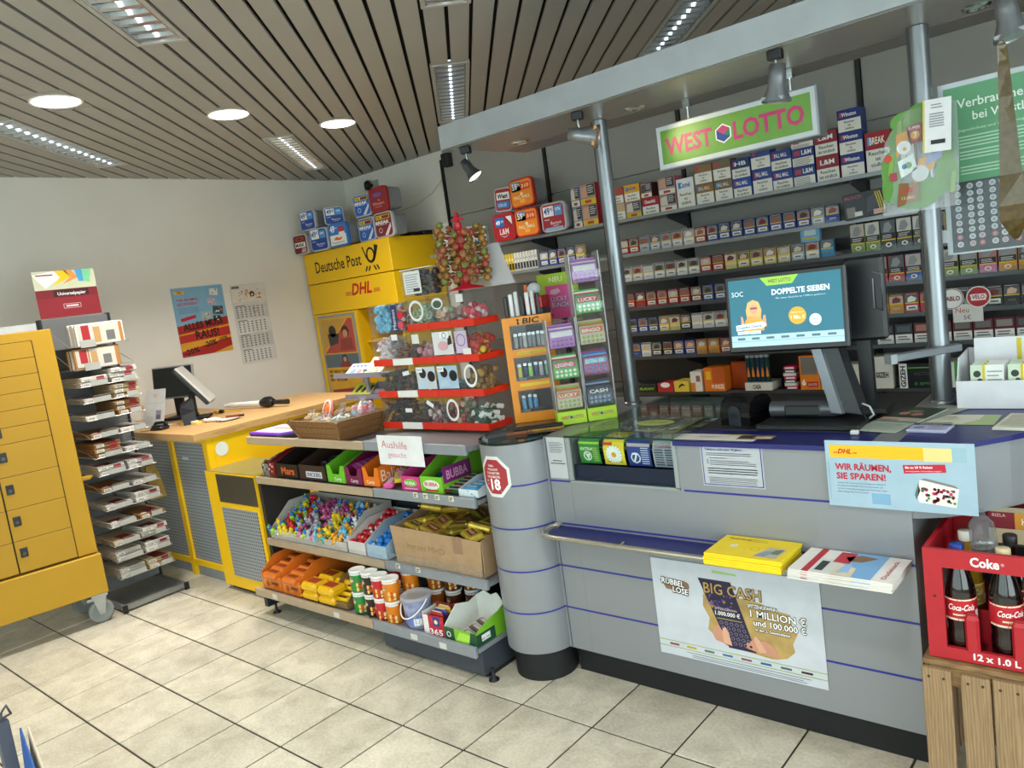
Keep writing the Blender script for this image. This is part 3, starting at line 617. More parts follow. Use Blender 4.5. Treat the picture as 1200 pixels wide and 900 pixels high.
# post horn
hx0, hy0 = .86, .395
def bend(pts, ws, l=1):
    L_, R_ = [], []
    for i, (x, y) in enumerate(pts):
        a = pts[max(i-1, 0)]; c = pts[min(i+1, len(pts)-1)]; dx, dy = c[0]-a[0], c[1]-a[1]; n_ = math.hypot(dx, dy); k_ = ws[i]/2
        L_.append((x-dy/n_*k_, y+dx/n_*k_)); R_.append((x+dy/n_*k_, y-dx/n_*k_))
    for i in range(len(pts)-1): p.poly([R_[i], R_[i+1], L_[i+1], L_[i]], BK, l)
loop = [(hx0+.043*math.cos(R(a_)), hy0+.052*math.sin(R(a_))) for a_ in range(-60, 241, 20)]
bend([(hx0+.078, hy0+.068), (hx0+.070, hy0+.038), (hx0+.055, hy0-.0), (hx0+.03, hy0-.04), (hx0, hy0-.053), (hx0-.03, hy0-.042), (hx0-.056, hy0-.005), (hx0-.075, hy0+.04), (hx0-.085, hy0+.07)], [.046, .038, .030, .026, .021, .018, .014, .012, .016])
bend(loop, [.016]*len(loop))
for k in (-1, 1):
    for j in (0, 1):
        x = hx0+k*(.022+.036*j); p.poly([(x-.009, hy0-.080), (x+.009, hy0-.080), (x+.009+k*.022, hy0-.118), (x-.009+k*.022, hy0-.118)], BK, 1)
part('lettering', W(q, C0), cb)
q = MB(); p = Pr(q, (-5.56, 3.8995, 1.475), off=.0006); dhl(p, .56, .115, .085, l=1); part('lettering', W(q, C0), cb)
# poster on cabinet door
q = MB(); q.box(-5.50, -5.02, 3.895, 3.905, .72, 1.455, M('#9aa0a5', .4, metal=.4)); p = Pr(q, (-5.50, 3.8945, .72)); w_, h_ = .48, .735
p.rect(.02, .02, .46, .715, '#d8a52a', 1); p.poly([(.03, .42), (.45, .42), (.45, .69), (.40, .70)], '#b4483f', 2); p.poly([(.03, .70), (.03, .44), (.38, .70)], '#c2953a', 2)
p.rect(.02, .30, .46, .41, '#5a6a72', 2); p.circ(.17, .60, .05, '#2b2420', 3, 14); p.poly([(.11, .48), (.23, .50), (.25, .58), (.10, .58)], '#3a3a38', 3)
p.circ(.34, .59, .05, '#3a221b', 3, 14); p.circ(.335, .575, .033, '#c98e6a', 4, 12); p.poly([(.24, .44), (.42, .44), (.41, .54), (.27, .53)], '#8e3a2e', 4); p.circ(.28, .37, .035, '#33221c', 3, 12); p.circ(.28, .365, .022, '#c7926e', 4, 12); p.poly([(.20, .30), (.36, .30), (.33, .345), (.23, .345)], '#8a3030', 4)
for i, t in enumerate(('MIT MEHR TEMPO?', 'MIT BEPOSTBAR', 'MIT BEIDEM')): p.txt(t, .045, .255-.035*i, .022, '#5c3c10', 2, w=.28-.03*i, bold=.02)
p.poly([(.05, .055), (.40, .075), (.40, .13), (.05, .11)], '#9a2d2c', 2); p.txt('Jetzt informieren', .07, .075, .02, '#e9c9b9', 3, w=.3)
part('framed_poster', W(q, C0), cb)
# ================================================================ SERVICE DESK
D0 = V((-4.9, 2.6, 0)); dk = thing('service_desk', 'wooden topped service desk with yellow frame and grey perforated panels', 'desk', D0)
def dp(nm, q, lb=None): return part(nm, W(q, D0), dk, lb)
WD = M('#c8a06a', .45, var=.06, wood=True, sx=(10, 1.2, 10)); PERF = perf_mat()
q = MB(); q.prism([(-5.585, 2.03), (-4.215, 2.03), (-4.215, 3.3), (-5.0, 3.3), (-5.0, 2.75), (-5.585, 2.75)], .875, .915, WD); dp('desktop', q)
q = MB()
for x0, x1 in ((-5.5, -5.455), (-4.70, -4.655), (-4.275, -4.222)): q.box(x0, x1, 2.10, 2.14, .0 if x1 < -4.5 else .07, .8745, YM)
q.box(-5.455, -4.70, 2.102, 2.138, .07, .105, YM); q.box(-4.655, -4.275, 2.102, 2.138, .07, .105, YM); q.box(-5.455, -4.70, 2.102, 2.138, .85, .8745, YM); q.box(-4.655, -4.275, 2.102, 2.138, .85, .8745, YM); dp('frame', q)
q = MB(); q.box(-4.655, -4.275, 2.115, 2.125, .105, .85, PERF); p = Pr(q, (-4.58, 2.1145, .735)); p.rect(0, 0, .08, .018, '#c6cacd', 1); dp('perforated_panel', q)
q = MB(); q.box(-5.455, -4.70, 2.115, 2.125, .105, .85, PERF); dp('perforated_panel', q)
q = MB(); q.box(-5.5, -4.225, 2.12, 3.2, 0, .07, M('#8b8f95', .4)); dp('plinth', q)
q = MB(); q.box(-4.24, -4.222, 2.141, 3.28, .07, .875, YM); dp('end_panel', q)
q = MB(); p = Pr(q, (-4.2215, 2.187, .797), (0, 1, 0), (0, 0, 1)); p.circ(0, 0, .041, '#d9dcda', 1, 28); dp('round_opening', q)
q = MB(); q.box(-4.22, -3.70, 2.06, 2.36, .03, .70, YM); q.box(-4.10, -3.705, 2.057, 2.062, .53, .69, M('#5e5a4c', .3, metal=.6)); q.box(-4.09, -3.73, 2.055, 2.061, .10, .50, PERF); q.box(-4.21, -3.705, 2.061, 2.36, .700, .703, M('#8d8a5a', .3, metal=.5)); q.box(-4.2, -3.72, 2.09, 2.34, 0, .03, DK); q.box(-3.70, -3.672, 2.075, 2.36, .03, .69, M('#2b2622', .6)); dp('side_box', q)
# ================================================================ LOCKER on castors
LA = R(81); U = V((math.cos(LA), math.sin(LA), 0)); NN = V((math.sin(LA), -math.cos(LA), 0))
lk = thing('parcel_locker', 'tall yellow parcel locker with rows of doors, standing on castors', 'locker', (-4.45, 1.52, 0), LA)
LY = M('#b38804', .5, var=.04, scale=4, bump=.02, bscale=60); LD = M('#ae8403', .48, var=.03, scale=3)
# local frame: x along the front (negative to the left), y into the cabinet
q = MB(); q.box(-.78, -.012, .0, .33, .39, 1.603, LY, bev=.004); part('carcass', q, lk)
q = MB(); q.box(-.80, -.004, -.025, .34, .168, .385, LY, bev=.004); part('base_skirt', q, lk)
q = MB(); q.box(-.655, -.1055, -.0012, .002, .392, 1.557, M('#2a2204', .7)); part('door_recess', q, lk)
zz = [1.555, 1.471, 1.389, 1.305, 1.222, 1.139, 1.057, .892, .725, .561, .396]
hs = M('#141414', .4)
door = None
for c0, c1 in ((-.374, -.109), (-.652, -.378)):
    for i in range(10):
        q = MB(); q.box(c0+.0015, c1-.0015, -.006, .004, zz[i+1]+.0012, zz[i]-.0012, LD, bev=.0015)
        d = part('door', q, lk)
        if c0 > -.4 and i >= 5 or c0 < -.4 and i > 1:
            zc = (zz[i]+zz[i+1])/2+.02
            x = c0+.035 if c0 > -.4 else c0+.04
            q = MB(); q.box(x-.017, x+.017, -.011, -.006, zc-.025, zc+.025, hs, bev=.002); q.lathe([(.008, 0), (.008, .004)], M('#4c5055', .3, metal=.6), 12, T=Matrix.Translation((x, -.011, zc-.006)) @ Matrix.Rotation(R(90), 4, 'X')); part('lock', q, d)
q = MB(); q.prism([(-.012, .02), (.035, .015), (.045, .035), (.03, .055), (-.012, .06)], .79, .80, LY); q.box(-.012, .03, .02, .06, .782, .79, LY); part('catch_tab', q, lk)
q = MB(); q.box(-.70, -.07, .02, .30, 1.604, 1.640, clear('cloudy_tray', (.85, .86, .87), .05, .1, .35)); part('top_tray', q, lk)
CG = M('#a3a6a4', .35, metal=.6); TY = M('#7f8484', .6)
def castor(x, y):
    t = MB(); t.box(x-.04, x+.04, y-.04, y+.04, .150, .167, CG)
    for q_ in (-1, 1): t.loft([[V((x-.035, y+q_*.021-.002, .15)), V((x+.035, y+q_*.021-.002, .15)), V((x+.035, y+q_*.021+.002, .15)), V((x-.035, y+q_*.021+.002, .15))], [V((x-.012, y+q_*.021-.002, .05)), V((x+.014, y+q_*.021-.002, .05)), V((x+.014, y+q_*.021+.002, .05)), V((x-.012, y+q_*.021+.002, .05))]][::-1], CG)
    t.box(x-.06, x-.03, y-.012, y+.012, .13, .145, CG)
    o = part('castor', t, lk)
    T2 = Matrix.Translation((x, y, .063)) @ Matrix.Rotation(R(90), 4, 'X')
    t = MB(); t.lathe([(.0, -.014), (.042, -.014), (.046, -.016), (.058, -.014), (.063, -.008), (.063, .008), (.058, .014), (.046, .016), (.042, .014), (.0, .014)], TY, 28, T=T2, cap=False); t.lathe([(.009, -.027), (.009, .027)], CG, 10, T=T2); part('wheel', t, o)
castor(-.05, .03); castor(-.72, .03); castor(-.72, .29); castor(-.08, .29)
# ================================================================ ENVELOPE RACK
E0 = V((-4.66, 1.765, 0)); rk = thing('envelope_rack', 'tall narrow wire rack of many trays filled with envelopes beside the locker', 'rack', E0)
def rp(nm, q, lb=None): return part(nm, W(q, E0), rk, lb)
RG = M('#8c8e8c', .4, metal=.5); RW = M('#a3a29d', .35, metal=.5)
q = MB(); q.box(-4.83, -4.815, 1.59, 1.955, .05, 1.66, M('#6e7072', .5)); rp('back_panel', q)
for y in (1.585, 1.955): q = MB(); q.box(-4.86, -4.81, y-.008, y+.008, .03, 1.665, DK, bev=.003); rp('upright', q)
q = MB(); q.box(-4.87, -4.47, 1.585, 1.60, .012, .04, RG); q.box(-4.87, -4.47, 1.94, 1.955, .012, .04, RG); q.box(-4.87, -4.50, 1.60, 1.94, .015, .03, RG); q.box(-4.50, -4.475, 1.60, 1.94, .012, .04, RG); rp('base', q)
for y in (1.59, 1.945): q = MB(); q.box(-4.478, -4.462, y-.012, y+.012, .0, .042, BLK); q.box(-4.87, -4.84, y-.012, y+.012, .0, .03, BLK); rp('end_cap', q)
ZS = [.185, .285, .375, .48, .58, .68, .775, .875, .985, 1.085, 1.18, 1.27]
for i, z in enumerate(ZS):
    x1 = -4.49
    q = MB(); [q.tube([(-4.81, y_, z-.0015), (x1, y_, z-.0015)], .0016, RW, 5) for y_ in (1.61, 1.64, 1.67, 1.70, 1.73, 1.76, 1.79, 1.82, 1.85, 1.88, 1.91)]; q.box(-4.70, -4.697, 1.61, 1.915, z-.003, z, RW); q.box(-4.56, -4.557, 1.61, 1.915, z-.003, z, RW)
    q.tube([(x1, 1.605, z), (x1, 1.92, z)], .0018, RW, 5); q.tube([(-4.81, 1.605, z+.05), (-4.6, 1.605, z+.03), (x1, 1.605, z)], .0016, RW, 5); q.tube([(-4.81, 1.92, z+.05), (-4.6, 1.92, z+.03), (x1, 1.92, z)], .0016, RW, 5)
    for y0, y1 in ((1.66, 1.75), (1.84, 1.90)):
        q.tube([(x1, y0, z), (x1, y0, z+.035), (x1, y1, z+.035), (x1, y1, z)], .0015, RW, 5); q.box(x1-.001, x1+.002, y0, y1, z, z+.027, M('#a4a49f', .45))
    rp('wire_tray', q)
for z in (1.365, 1.49):
    q = MB(); q.box(-4.81, -4.52, 1.61, 1.915, z-.003, z, RW); q.tube([(-4.81, 1.605, z+.12), (-4.6, 1.605, z+.03), (-4.52, 1.605, z)], .0016, RW, 5); q.tube([(-4.81, 1.92, z+.1), (-4.6, 1.92, z+.03), (-4.52, 1.92, z)], .0016, RW, 5); q.box(-4.52, -4.517, 1.66, 1.74, z-.01, z+.03, M('#a4a49f', .45)); rp('wire_tray', q)
# header card
def hdr(p, w, h):
    p.rect(0, 0, w, h*.42, '#8c1f2b', 1); p.rect(0, h*.42, w, h*.60, '#7a1a24', 1); p.rect(w*.28, h*.44, w*.85, h*.585, '#3d161a', 2)
    p.txt('Universalpapier', w*.34, h*.47, .017, '#f4eeee', 3, w=w*.46, bold=.02); p.frame(w*.40, h*.18, w*.68, h*.28, .002, '#e6c9cc', 2); p.rect(w*.44, h*.21, w*.64, h*.25, '#e6c9cc', 3)
    p.rect(0, h*.60, w, h, '#cfd0b4', 1)
    p.poly([(0, h*.93), (w*.35, h), (w*.43, h*.85), (w*.17, h*.63)], '#f0efea', 3); p.poly([(w*.35, h), (w*.53, h), (w*.60, h*.85), (w*.28, h*.66), (w*.43, h*.85)], '#f0c81e', 2); p.poly([(w*.5, h), (w*.63, h), (w*.72, h*.83), (w*.45, h*.70), (w*.60, h*.85)], '#e49a4a', 2); p.poly([(w*.68, h), (w*.80, h), (w*.80, h*.74), (w*.72, h*.74)], '#4aa3d8', 2); p.poly([(w*.80, h), (w*.95, h), (w*.90, h*.70), (w*.80, h*.74)], '#7fd3a0', 2)
    p.rect(w*.05, h*.90, w*.32, h*.93, '#a04a58', 4)
sheet('header_card', 'dark red and cream display card on the rack top reading Universalpapier', 'sign', (-4.826, 1.597, 1.668), .33, .262, '#cfd0b4', hdr, (0, 1, 0), (0, 0, 1), th=.002)
# envelopes on every tray
EC = [M('#cfcac2', .7), M('#9a7040', .7), M('#bda983', .7), M('#b5b0aa', .65)]
env = {}
def envmesh(ci, red, bar):
    k = (ci, red, bar)
    if k in env: return env[k]
    q = MB(); n = 3
    for j in range(n): q.box(-.14+.004*j, .142-.003*j, -.07, .07, j*.0085, j*.0085+.0065, EC[ci], bev=.0015)
    p = Pr(q, (.142, -.07, .0237), (0, 1, 0), (-1, 0, 0))
    if red == 1: p.rect(.05, .0, .115, .13, '#8e1524', 1)
    if red == 2: p.rect(.01, .02, .09, .11, '#7d1420', 1)
    p.rect(.015, .015, .045, .05, '#eceae6', 2)
    p.lines(.06, .12, .04, 3, .012, .003, '#7a7a78')
    p = Pr(q, (.1425, -.07, 0), (0, 1, 0), (0, 0, 1)); p.rect(.01, .002, .05, .018, '#d6d2cc', 1)
    for j in range(5): p.rect(.015+j*.006, .004, .018+j*.006, .014, '#55504c', 2)
    if red: p.rect(.08, .002, .12, .02, '#94202c', 1)
    env[k] = q.mesh('envelope_pack'); return env[k]
cn_ = ['white', 'brown', 'cream', 'pale grey']
for i, z in enumerate(ZS):
    for s, yc in enumerate((1.685, 1.845)):
        ci = random.choice([0, 0, 3, 1, 2, 0]); red = random.choice([1, 1, 2, 0]); nst = random.choice([1, 2, 2, 3]) if i not in (3, 5, 8) else 1
        for k in range(nst):
            zo = z+.0005+k*.0265
            single('envelope_pack', envmesh(ci, red, 0), '%s envelopes on the %s rack tray from below, %s%s' % (cn_[ci], ORD[i], ('left', 'right')[s], '' if nst == 1 else (', lowest pack', ', second pack up', ', third pack up')[k]), 'envelopes', (-4.645+random.uniform(-.01, .008), yc+random.uniform(-.004, .004), zo), random.uniform(-.03, .03), 'envelope packs on the rack')
def upenv(n, y0, y1, x0, z, h, lb, brown):
    for i in range(n):
        x = x0+i*.0125; m = EC[[0, 1, 2, 0][(i*7+n) % 4]] if brown else EC[0]
        q = MB(); hh = h+random.uniform(-.008, .006); q.box(0, .0085, 0, y1-y0, 0, hh, m, bev=.001)
        if i == n-1:
            p = Pr(q, (.0087, 0, 0), (0, 1, 0), (0, 0, 1)); W_ = y1-y0
            p.rect(.01, .01, W_*.3, hh-.01, '#bfb9ae', 1); p.rect(W_*.12, .03, W_*.28, hh-.008, '#a3262d', 2); p.rect(W_*.33, .0, W_*.96, hh-.006, '#c6beb2', 2); p.rect(W_*.36, .01, W_*.50, hh-.02, '#b08a5a', 3); p.rect(W_*.62, .015, W_*.80, hh*.6, '#6a6a6a', 3); p.rect(W_*.9, .0, W_*.97, hh-.006, '#a9743c', 3)
        single('envelope', q, lb % ORD[i], 'envelope', (x, y0+random.uniform(-.003, .003), z+.001), 0, 'upright envelopes')
upenv(9, 1.66, 1.915, -4.66, 1.49, .115, 'white upright envelope on the top tray of the rack, %s from the back', False)
upenv(9, 1.62, 1.86, -4.64, 1.365, .105, 'upright envelope on the second highest tray of the rack, %s from the back', True)
class CylP(Pr):
    def __init__(s, mb, cx, cy, r, z, a0, off=.0004): s.mb = mb; s.c = (cx, cy); s.r = r; s.z = z; s.a0 = a0; s.off = off
    def P(s, x, y, l):
        a = s.a0+x/s.r; q = s.r+s.off*l; return V((s.c[0]+q*math.cos(a), s.c[1]+q*math.sin(a), s.z+y))
    def rect(s, x0, y0, x1, y1, m, l=1):
        n = max(1, int((x1-x0)/s.r/.3))
        for i in range(n): s.poly([(x0+(x1-x0)*i/n, y0), (x0+(x1-x0)*(i+1)/n, y0), (x0+(x1-x0)*(i+1)/n, y1), (x0+(x1-x0)*i/n, y1)], m, l)
        return s
# ================================================================ TOBACCO TUBS
BODY = clear('tub_plastic', (.72, .73, .74), .08, .2, .55)
def tub(w, h, d, rim, face, draw, lb, loc, rz=0, ry=0):
    t = thing('tobacco_tub', lb, 'tub', loc, rz, 'big rounded tobacco tubs'); t.rotation_euler = (0, ry, rz)
    q = MB(); r0 = rrect(w*.94, h*.94, w*.16, 3, 0, h/2); r1 = rrect(w*.86, h*.86, w*.15, 3, 0, h/2)
    q.loft([[V((x, d, y)) for x, y in r1], [V((x, .02, y)) for x, y in r0]], M('#8b8c8f', .35, var=.1, scale=30)); part('tub', q, t)
    q = MB(); R0 = rrect(w, h, w*.17, 4, 0, h/2); R1 = rrect(w*.97, h*.97, w*.17, 4, 0, h/2)
    q.loft([[V((x, .026, y)) for x, y in R0], [V((x, .004, y)) for x, y in R0], [V((x, 0, y)) for x, y in R1]], M(rim, .35)); part('lid', q, t)
    q = MB(); p = Pr(q, (-w/2, 0, 0)); p.poly(rrect(w*.88, h*.88, w*.12, 4, w/2, h/2), face, 1); draw(p, w, h); part('label', q, t)
    return t
def price(p, x, y, s, big, small, c='#f2f2f2', tc='#1e4fa0', c2=None, t2='#ffffff'):
    p.rect(x, y, x+s*1.0, y+s*.75, c, 2); p.txt(big, x+s*.06, y+s*.16, s*.48, tc, 3, w=s*.58, bold=.03); p.txt(small, x+s*.68, y+s*.36, s*.26, tc, 3, w=s*.26, bold=.02)
def f_burton(colr, bar):
    def f(p, w, h):
        p.rect(w*.08, h*.08, w*.92, h*.5, colr, 2); price(p, w*.12, h*.54, w*.42, '49', '95'); p.rect(w*.58, h*.54, w*.88, h*.87, '#4a9ad8', 2); p.txt('57%', w*.62, h*.70, h*.09, '#ffffff', 3, w=w*.2, bold=.02)
        p.txt('Burton', w*.38, h*.25, h*.10, '#f4f4f4', 3, w=w*.42); p.rect(w*.14, h*.42, w*.34, h*.44, '#e8e8e8', 3); p.rect(w*.45, h*.19, w*.7, h*.205, '#e8e8e8', 3)
        if bar: p.rect(w*.14, h*.07, w*.86, h*.15, bar, 3)
    return f
def f_break(c):
    def f(p, w, h):
        p.rect(w*.14, h*.72, w*.86, h*.88, '#e8d422', 2); p.txt('XXL', w*.17, h*.745, h*.10, '#1a1a1a', 3, w=w*.24, bold=.03); p.rect(w*.46, h*.74, w*.83, h*.86, '#7a2438', 3); p.txt('BREAK', w*.1, h*.54, h*.12, '#ffffff', 3, w=w*.72, bold=.03, shear=.1)
        p.rect(w*.2, h*.50, w*.7, h*.51, '#ffffff', 3); p.poly([(w*.52, h*.08), (w*.68, h*.08), (w*.88, h*.38), (w*.88, h*.54)], '#eef0f2', 3); p.txt('GIGA BOX', w*.66, h*.1, h*.05, c, 4, w=w*.34, rot=.98); p.circ(w*.32, h*.3, w*.09, '#ffffff', 2, 10, r0=w*.075)
    return f
def f_pm(p, w, h):
    p.rect(w*.10, h*.56, w*.88, h*.86, '#f07a12', 2); price(p, w*.12, h*.58, w*.38, '59', '95', '#3d8fd0', '#ffffff'); p.rect(w*.52, h*.60, w*.88, h*.84, '#e03a2a', 3); p.txt('310', w*.54, h*.66, h*.12, '#ffd9a0', 4, w=w*.3, bold=.03)
    p.txt('PALL MALL', w*.16, h*.30, h*.11, '#ffe9c0', 3, w=w*.68, bold=.02); p.circ(w*.5, h*.46, w*.06, '#ffe0a8', 3, 10); p.rect(w*.40, h*.15, w*.60, h*.27, '#ffb347', 3)
def f_lm(p, w, h):
    p.rect(w*.12, h*.52, w*.54, h*.86, '#1f5fb4', 2); p.txt('49', w*.16, h*.6, h*.15, '#ffffff', 3, w=w*.2, bold=.03); p.txt('95', w*.4, h*.66, h*.08, '#ffffff', 3); p.poly([(w*.5, h*.88), (w*.6, h*.88), (w*.88, h*.5), (w*.82, h*.46)], '#8c1420', 3)
    p.poly([(w*.62, h*.86), (w*.88, h*.86), (w*.88, h*.55)], '#e9e4e4', 3); p.txt('L&M', w*.3, h*.24, h*.2, '#f6dcdc', 3, w=w*.4, bold=.02); p.poly([(w*.3, h*.2), (w*.5, h*.12), (w*.7, h*.2), (w*.5, h*.15)], '#f0c8c8', 3)
def f_west(p, w, h):
    p.rect(w*.14, h*.50, w*.9, h*.80, '#f0f0f0', 2); p.txt('West', w*.18, h*.56, h*.18, '#15161a', 3, w=w*.64, bold=.04); p.rect(w*.14, h*.16, w*.86, h*.42, '#2e7cc2', 2); p.txt('GELB', w*.2, h*.22, h*.12, '#d8e8f6', 3, w=w*.5)
def f_winston(p, w, h):
    p.circ(w*.5, h*.68, w*.26, '#2e5aa8', 2, 16, ry=h*.10); p.circ(w*.5, h*.68, w*.16, '#b8485a', 3, 12, ry=h*.05); p.txt('Winston', w*.18, h*.28, h*.13, '#e9b9b4', 3, w=w*.66); p.rect(w*.3, h*.2, w*.7, h*.215, '#e9b9b4', 3); p.poly([(w*.5, h*.5), (w*.62, h*.46), (w*.56, h*.44)], '#f2dcd8', 3)
def f_mar(p, w, h):
    p.circ(w*.5, h*.76, w*.3, '#a8502e', 2, 14, ry=h*.1); p.circ(w*.5, h*.76, w*.2, '#6e2018', 3, 12, ry=h*.06); p.rect(w*.14, h*.34, w*.86, h*.6, '#f0eee8', 2); p.txt('MARK', w*.18, h*.39, h*.16, '#15130f', 3, w=w*.62, bold=.03); p.poly([(w*.5, h*.1), (w*.86, h*.1), (w*.86, h*.3), (w*.6, h*.28)], '#c9a8a0', 3)
def f_par(p, w, h):
    p.rect(w*.08, h*.08, w*.92, h*.5, '#f2f0ea', 2); price(p, w*.1, h*.54, w*.42, '49', '-', '#2a7fd0', '#ffffff'); p.rect(w*.56, h*.6, w*.86, h*.82, '#c23a3a', 3); p.rect(w*.56, h*.5, w*.86, h*.6, '#f2f2f2', 3); p.poly([(w*.25, h*.3), (w*.4, h*.42), (w*.55, h*.36), (w*.75, h*.38), (w*.6, h*.26)], '#e8702a', 3); p.txt('Paramount', w*.16, h*.14, h*.09, '#2a66b0', 3, w=w*.66)
WT = '#b9bcc0'
tub(.165, .165, .14, WT, M('#6e1820', .35), f_mar, 'dark red and grey tub at the left end of the row on the yellow cabinet', (-5.475, 3.83, 1.976), R(8))
tub(.225, .18, .14, WT, M('#1d4fa6', .35), f_burton('#1c439c', None), 'blue tub with 49.95 price panel on the yellow cabinet, second from left', (-5.245, 3.85, 1.976), R(4))
tub(.24, .185, .15, '#2a6fc0', M('#2a7fd0', .35), f_par, 'blue rimmed tub with white lower half and 49 price on the yellow cabinet', (-4.99, 3.85, 1.976))
tub(.185, .16, .14, WT, M('#1d4fa6', .35), f_burton('#1c439c', None), 'blue tub standing alone on top of the left tubs on the yellow cabinet', (-5.37, 3.86, 2.158), R(6))
tub(.16, .14, .13, WT, M('#1d4fa6', .35), f_burton('#1c439c', None), 'half hidden blue tub turned sideways at top left of the yellow cabinet', (-5.13, 3.95, 2.166), R(50))
tub(.20, .175, .14, '#c0202a', M('#b01c28', .35), f_winston, 'plain red tub peeking out behind the tubs on the yellow cabinet', (-4.93, 4.10, 1.976))
tub(.20, .178, .14, WT, M('#2563b8', .35), f_break('#2563b8'), 'blue tub with yellow corner label, lower row of the right cabinet group', (-4.735, 3.93, 1.976))
tub(.215, .188, .15, WT, M('#7d1f2c', .35), f_break('#7d1f2c'), 'dark red tub with yellow corner label, lower right of the cabinet group', (-4.52, 3.92, 1.976))
tub(.20, .17, .14, WT, M('#2563b8', .35), f_break('#2563b8'), 'blue tub with yellow corner label, upper left of the right cabinet group', (-4.745, 3.93, 2.166), R(2))
tub(.215, .185, .15, '#9e1a24', M('#8f1822', .35), f_winston, 'glossy red tub with blue oval, highest of the right group on the yellow cabinet', (-4.53, 3.91, 2.166), R(-3))
tub(.195, .185, .14, '#b5121c', M('#a61a26', .35), f_lm, 'red tub with a diagonal white corner at the left end of the cigarette shelf', (-3.495, 4.09, 1.798), R(2))
tub(.205, .185, .14, '#b8241c', M('#f28a1a', .35), f_pm, 'orange tub, lower one of the pair on the cigarette shelf', (-3.285, 4.08, 1.798))
tub(.15, .16, .13, WT, M('#9e2a34', .35), f_west, 'tilted red and grey tub with a white name panel, on top of the red tub', (-3.485, 4.10, 1.992), R(0), R(3))
tub(.205, .185, .14, '#b8241c', M('#f28a1a', .35), f_pm, 'orange tub, upper one of the pair on the cigarette shelf', (-3.285, 4.07, 1.992), R(0), R(-2))
tub(.20, .185, .14, WT, M('#b02030', .35), f_burton('#a01c2c', '#7ab0dc'), 'grey rimmed tub with 49.95 price over a red half, beside the carton stack', (-3.07, 4.09, 1.798))
for i, (x, y) in enumerate(((-4.4, 4.28), (-4.55, 4.30))):
    q = MB(); q.box(-.07, .07, 0, .1, 0, .035+.01*i, M('#141416', .4), bev=.005); single('black_box', q, 'flat black box at the right rear of the yellow cabinet top' if not i else 'second flat black box behind the red tub on the yellow cabinet', 'box', (-4.55-.16*i, y, 1.976))
# small wall camera and rail bracket
t = thing('security_camera', 'small black camera on the white wall above the cabinet tubs', 'camera', (-5.22, 4.47, 2.49)); q = MB(); q.lathe([(.0, -.045), (.026, -.03), (.03, 0), (.026, .03), (.0, .045)], BLK, 14, T=Matrix.Translation((0, -.05, 0))); part('dome', q, t); q = MB(); q.box(.03, .09, -.02, 0, -.03, .035, M('#a9a8a4', .6)); q.box(-.01, .03, -.03, 0, -.01, .01, BLK); part('bracket', q, t)
q = MB(); q.box(-.035, .035, -.06, 0, -.05, .05, M('#232427', .5), bev=.004); single('speaker_box', q, 'small dark box high on the rear wall beside the canopy tip', 'speaker', (-4.24, 4.434, 2.50))
q = MB(); q.tube([(-5.1, 4.46, 2.27), (-4.9, 4.455, 2.225), (-4.7, 4.455, 2.24), (-4.5, 4.455, 2.30), (-4.36, 4.43, 2.37)], .0035, M('#c9c7c2', .6)); single('cable', q, 'thin pale cable sagging across the white wall above the yellow cabinet', 'cable')
# ================================================================ WALL SHELVES and PACKS
SHM = M('#777a7e', .4, metal=.3); SHD = M('#3b3d40', .4, metal=.3)
def wshelf(x0, x1, yf, z, lb, m=SHM, lip=True):
    t = thing('pack_shelf', lb, 'shelf', ((x0+x1)/2, 4.43, z), 0, 'shelves on the rear wall')
    o = V(t.location)
    q = MB(); q.box(x0, x1, yf, 4.432, z-.014, z, m); q.box(x0, x1, yf-.004, yf, z-.018, z+.002, M('#8f9295', .35, metal=.4) if m is SHM else M('#55585b', .35, metal=.4)); part('board', W(q, o), t)
    if lip: q = MB(); q.box(x0, x1, yf+.002, yf+.004, z, z+.022, ACR); part('clear_lip', W(q, o), t)
    for x in xs:
        if x0 < x < x1:
            q = MB(); q.loft([[V((x-.004, a, b)) for a, b in ((4.43, z-.10), (4.43, z-.015), (yf+.03, z-.015), (yf+.03, z-.035))], [V((x+.004, a, b)) for a, b in ((4.43, z-.10), (4.43, z-.015), (yf+.03, z-.015), (yf+.03, z-.035))]], M('#3e4043', .4, metal=.4)); part('bracket', W(q, o), t)
    return t
wshelf(-4.30, 1.9, 4.14, 1.796, 'topmost rear wall shelf, carrying the tubs and white warning cartons', lip=False)
wshelf(-3.75, 1.9, 4.18, 1.585, 'rear wall shelf just below the warning cartons, second from the top')
wshelf(-2.9, 1.9, 4.18, 1.415, 'rear wall shelf of cigarette packs, third from the top', SHD)
wshelf(-2.9, 1.9, 4.18, 1.250, 'rear wall shelf of cigarette packs, fourth from the top', SHD)
wshelf(-2.9, 1.9, 4.18, 1.092, 'rear wall shelf of cigarette packs, fifth from the top', SHD)
wshelf(-2.9, 1.9, 4.18, .940, 'rear wall shelf of cigarette packs, lowest one with packs', SHD)
wshelf(-2.9, 1.9, 4.18, .716, 'bottom rear wall shelf with filter boxes and lighter cartons', SHD, lip=False)
packs = {}
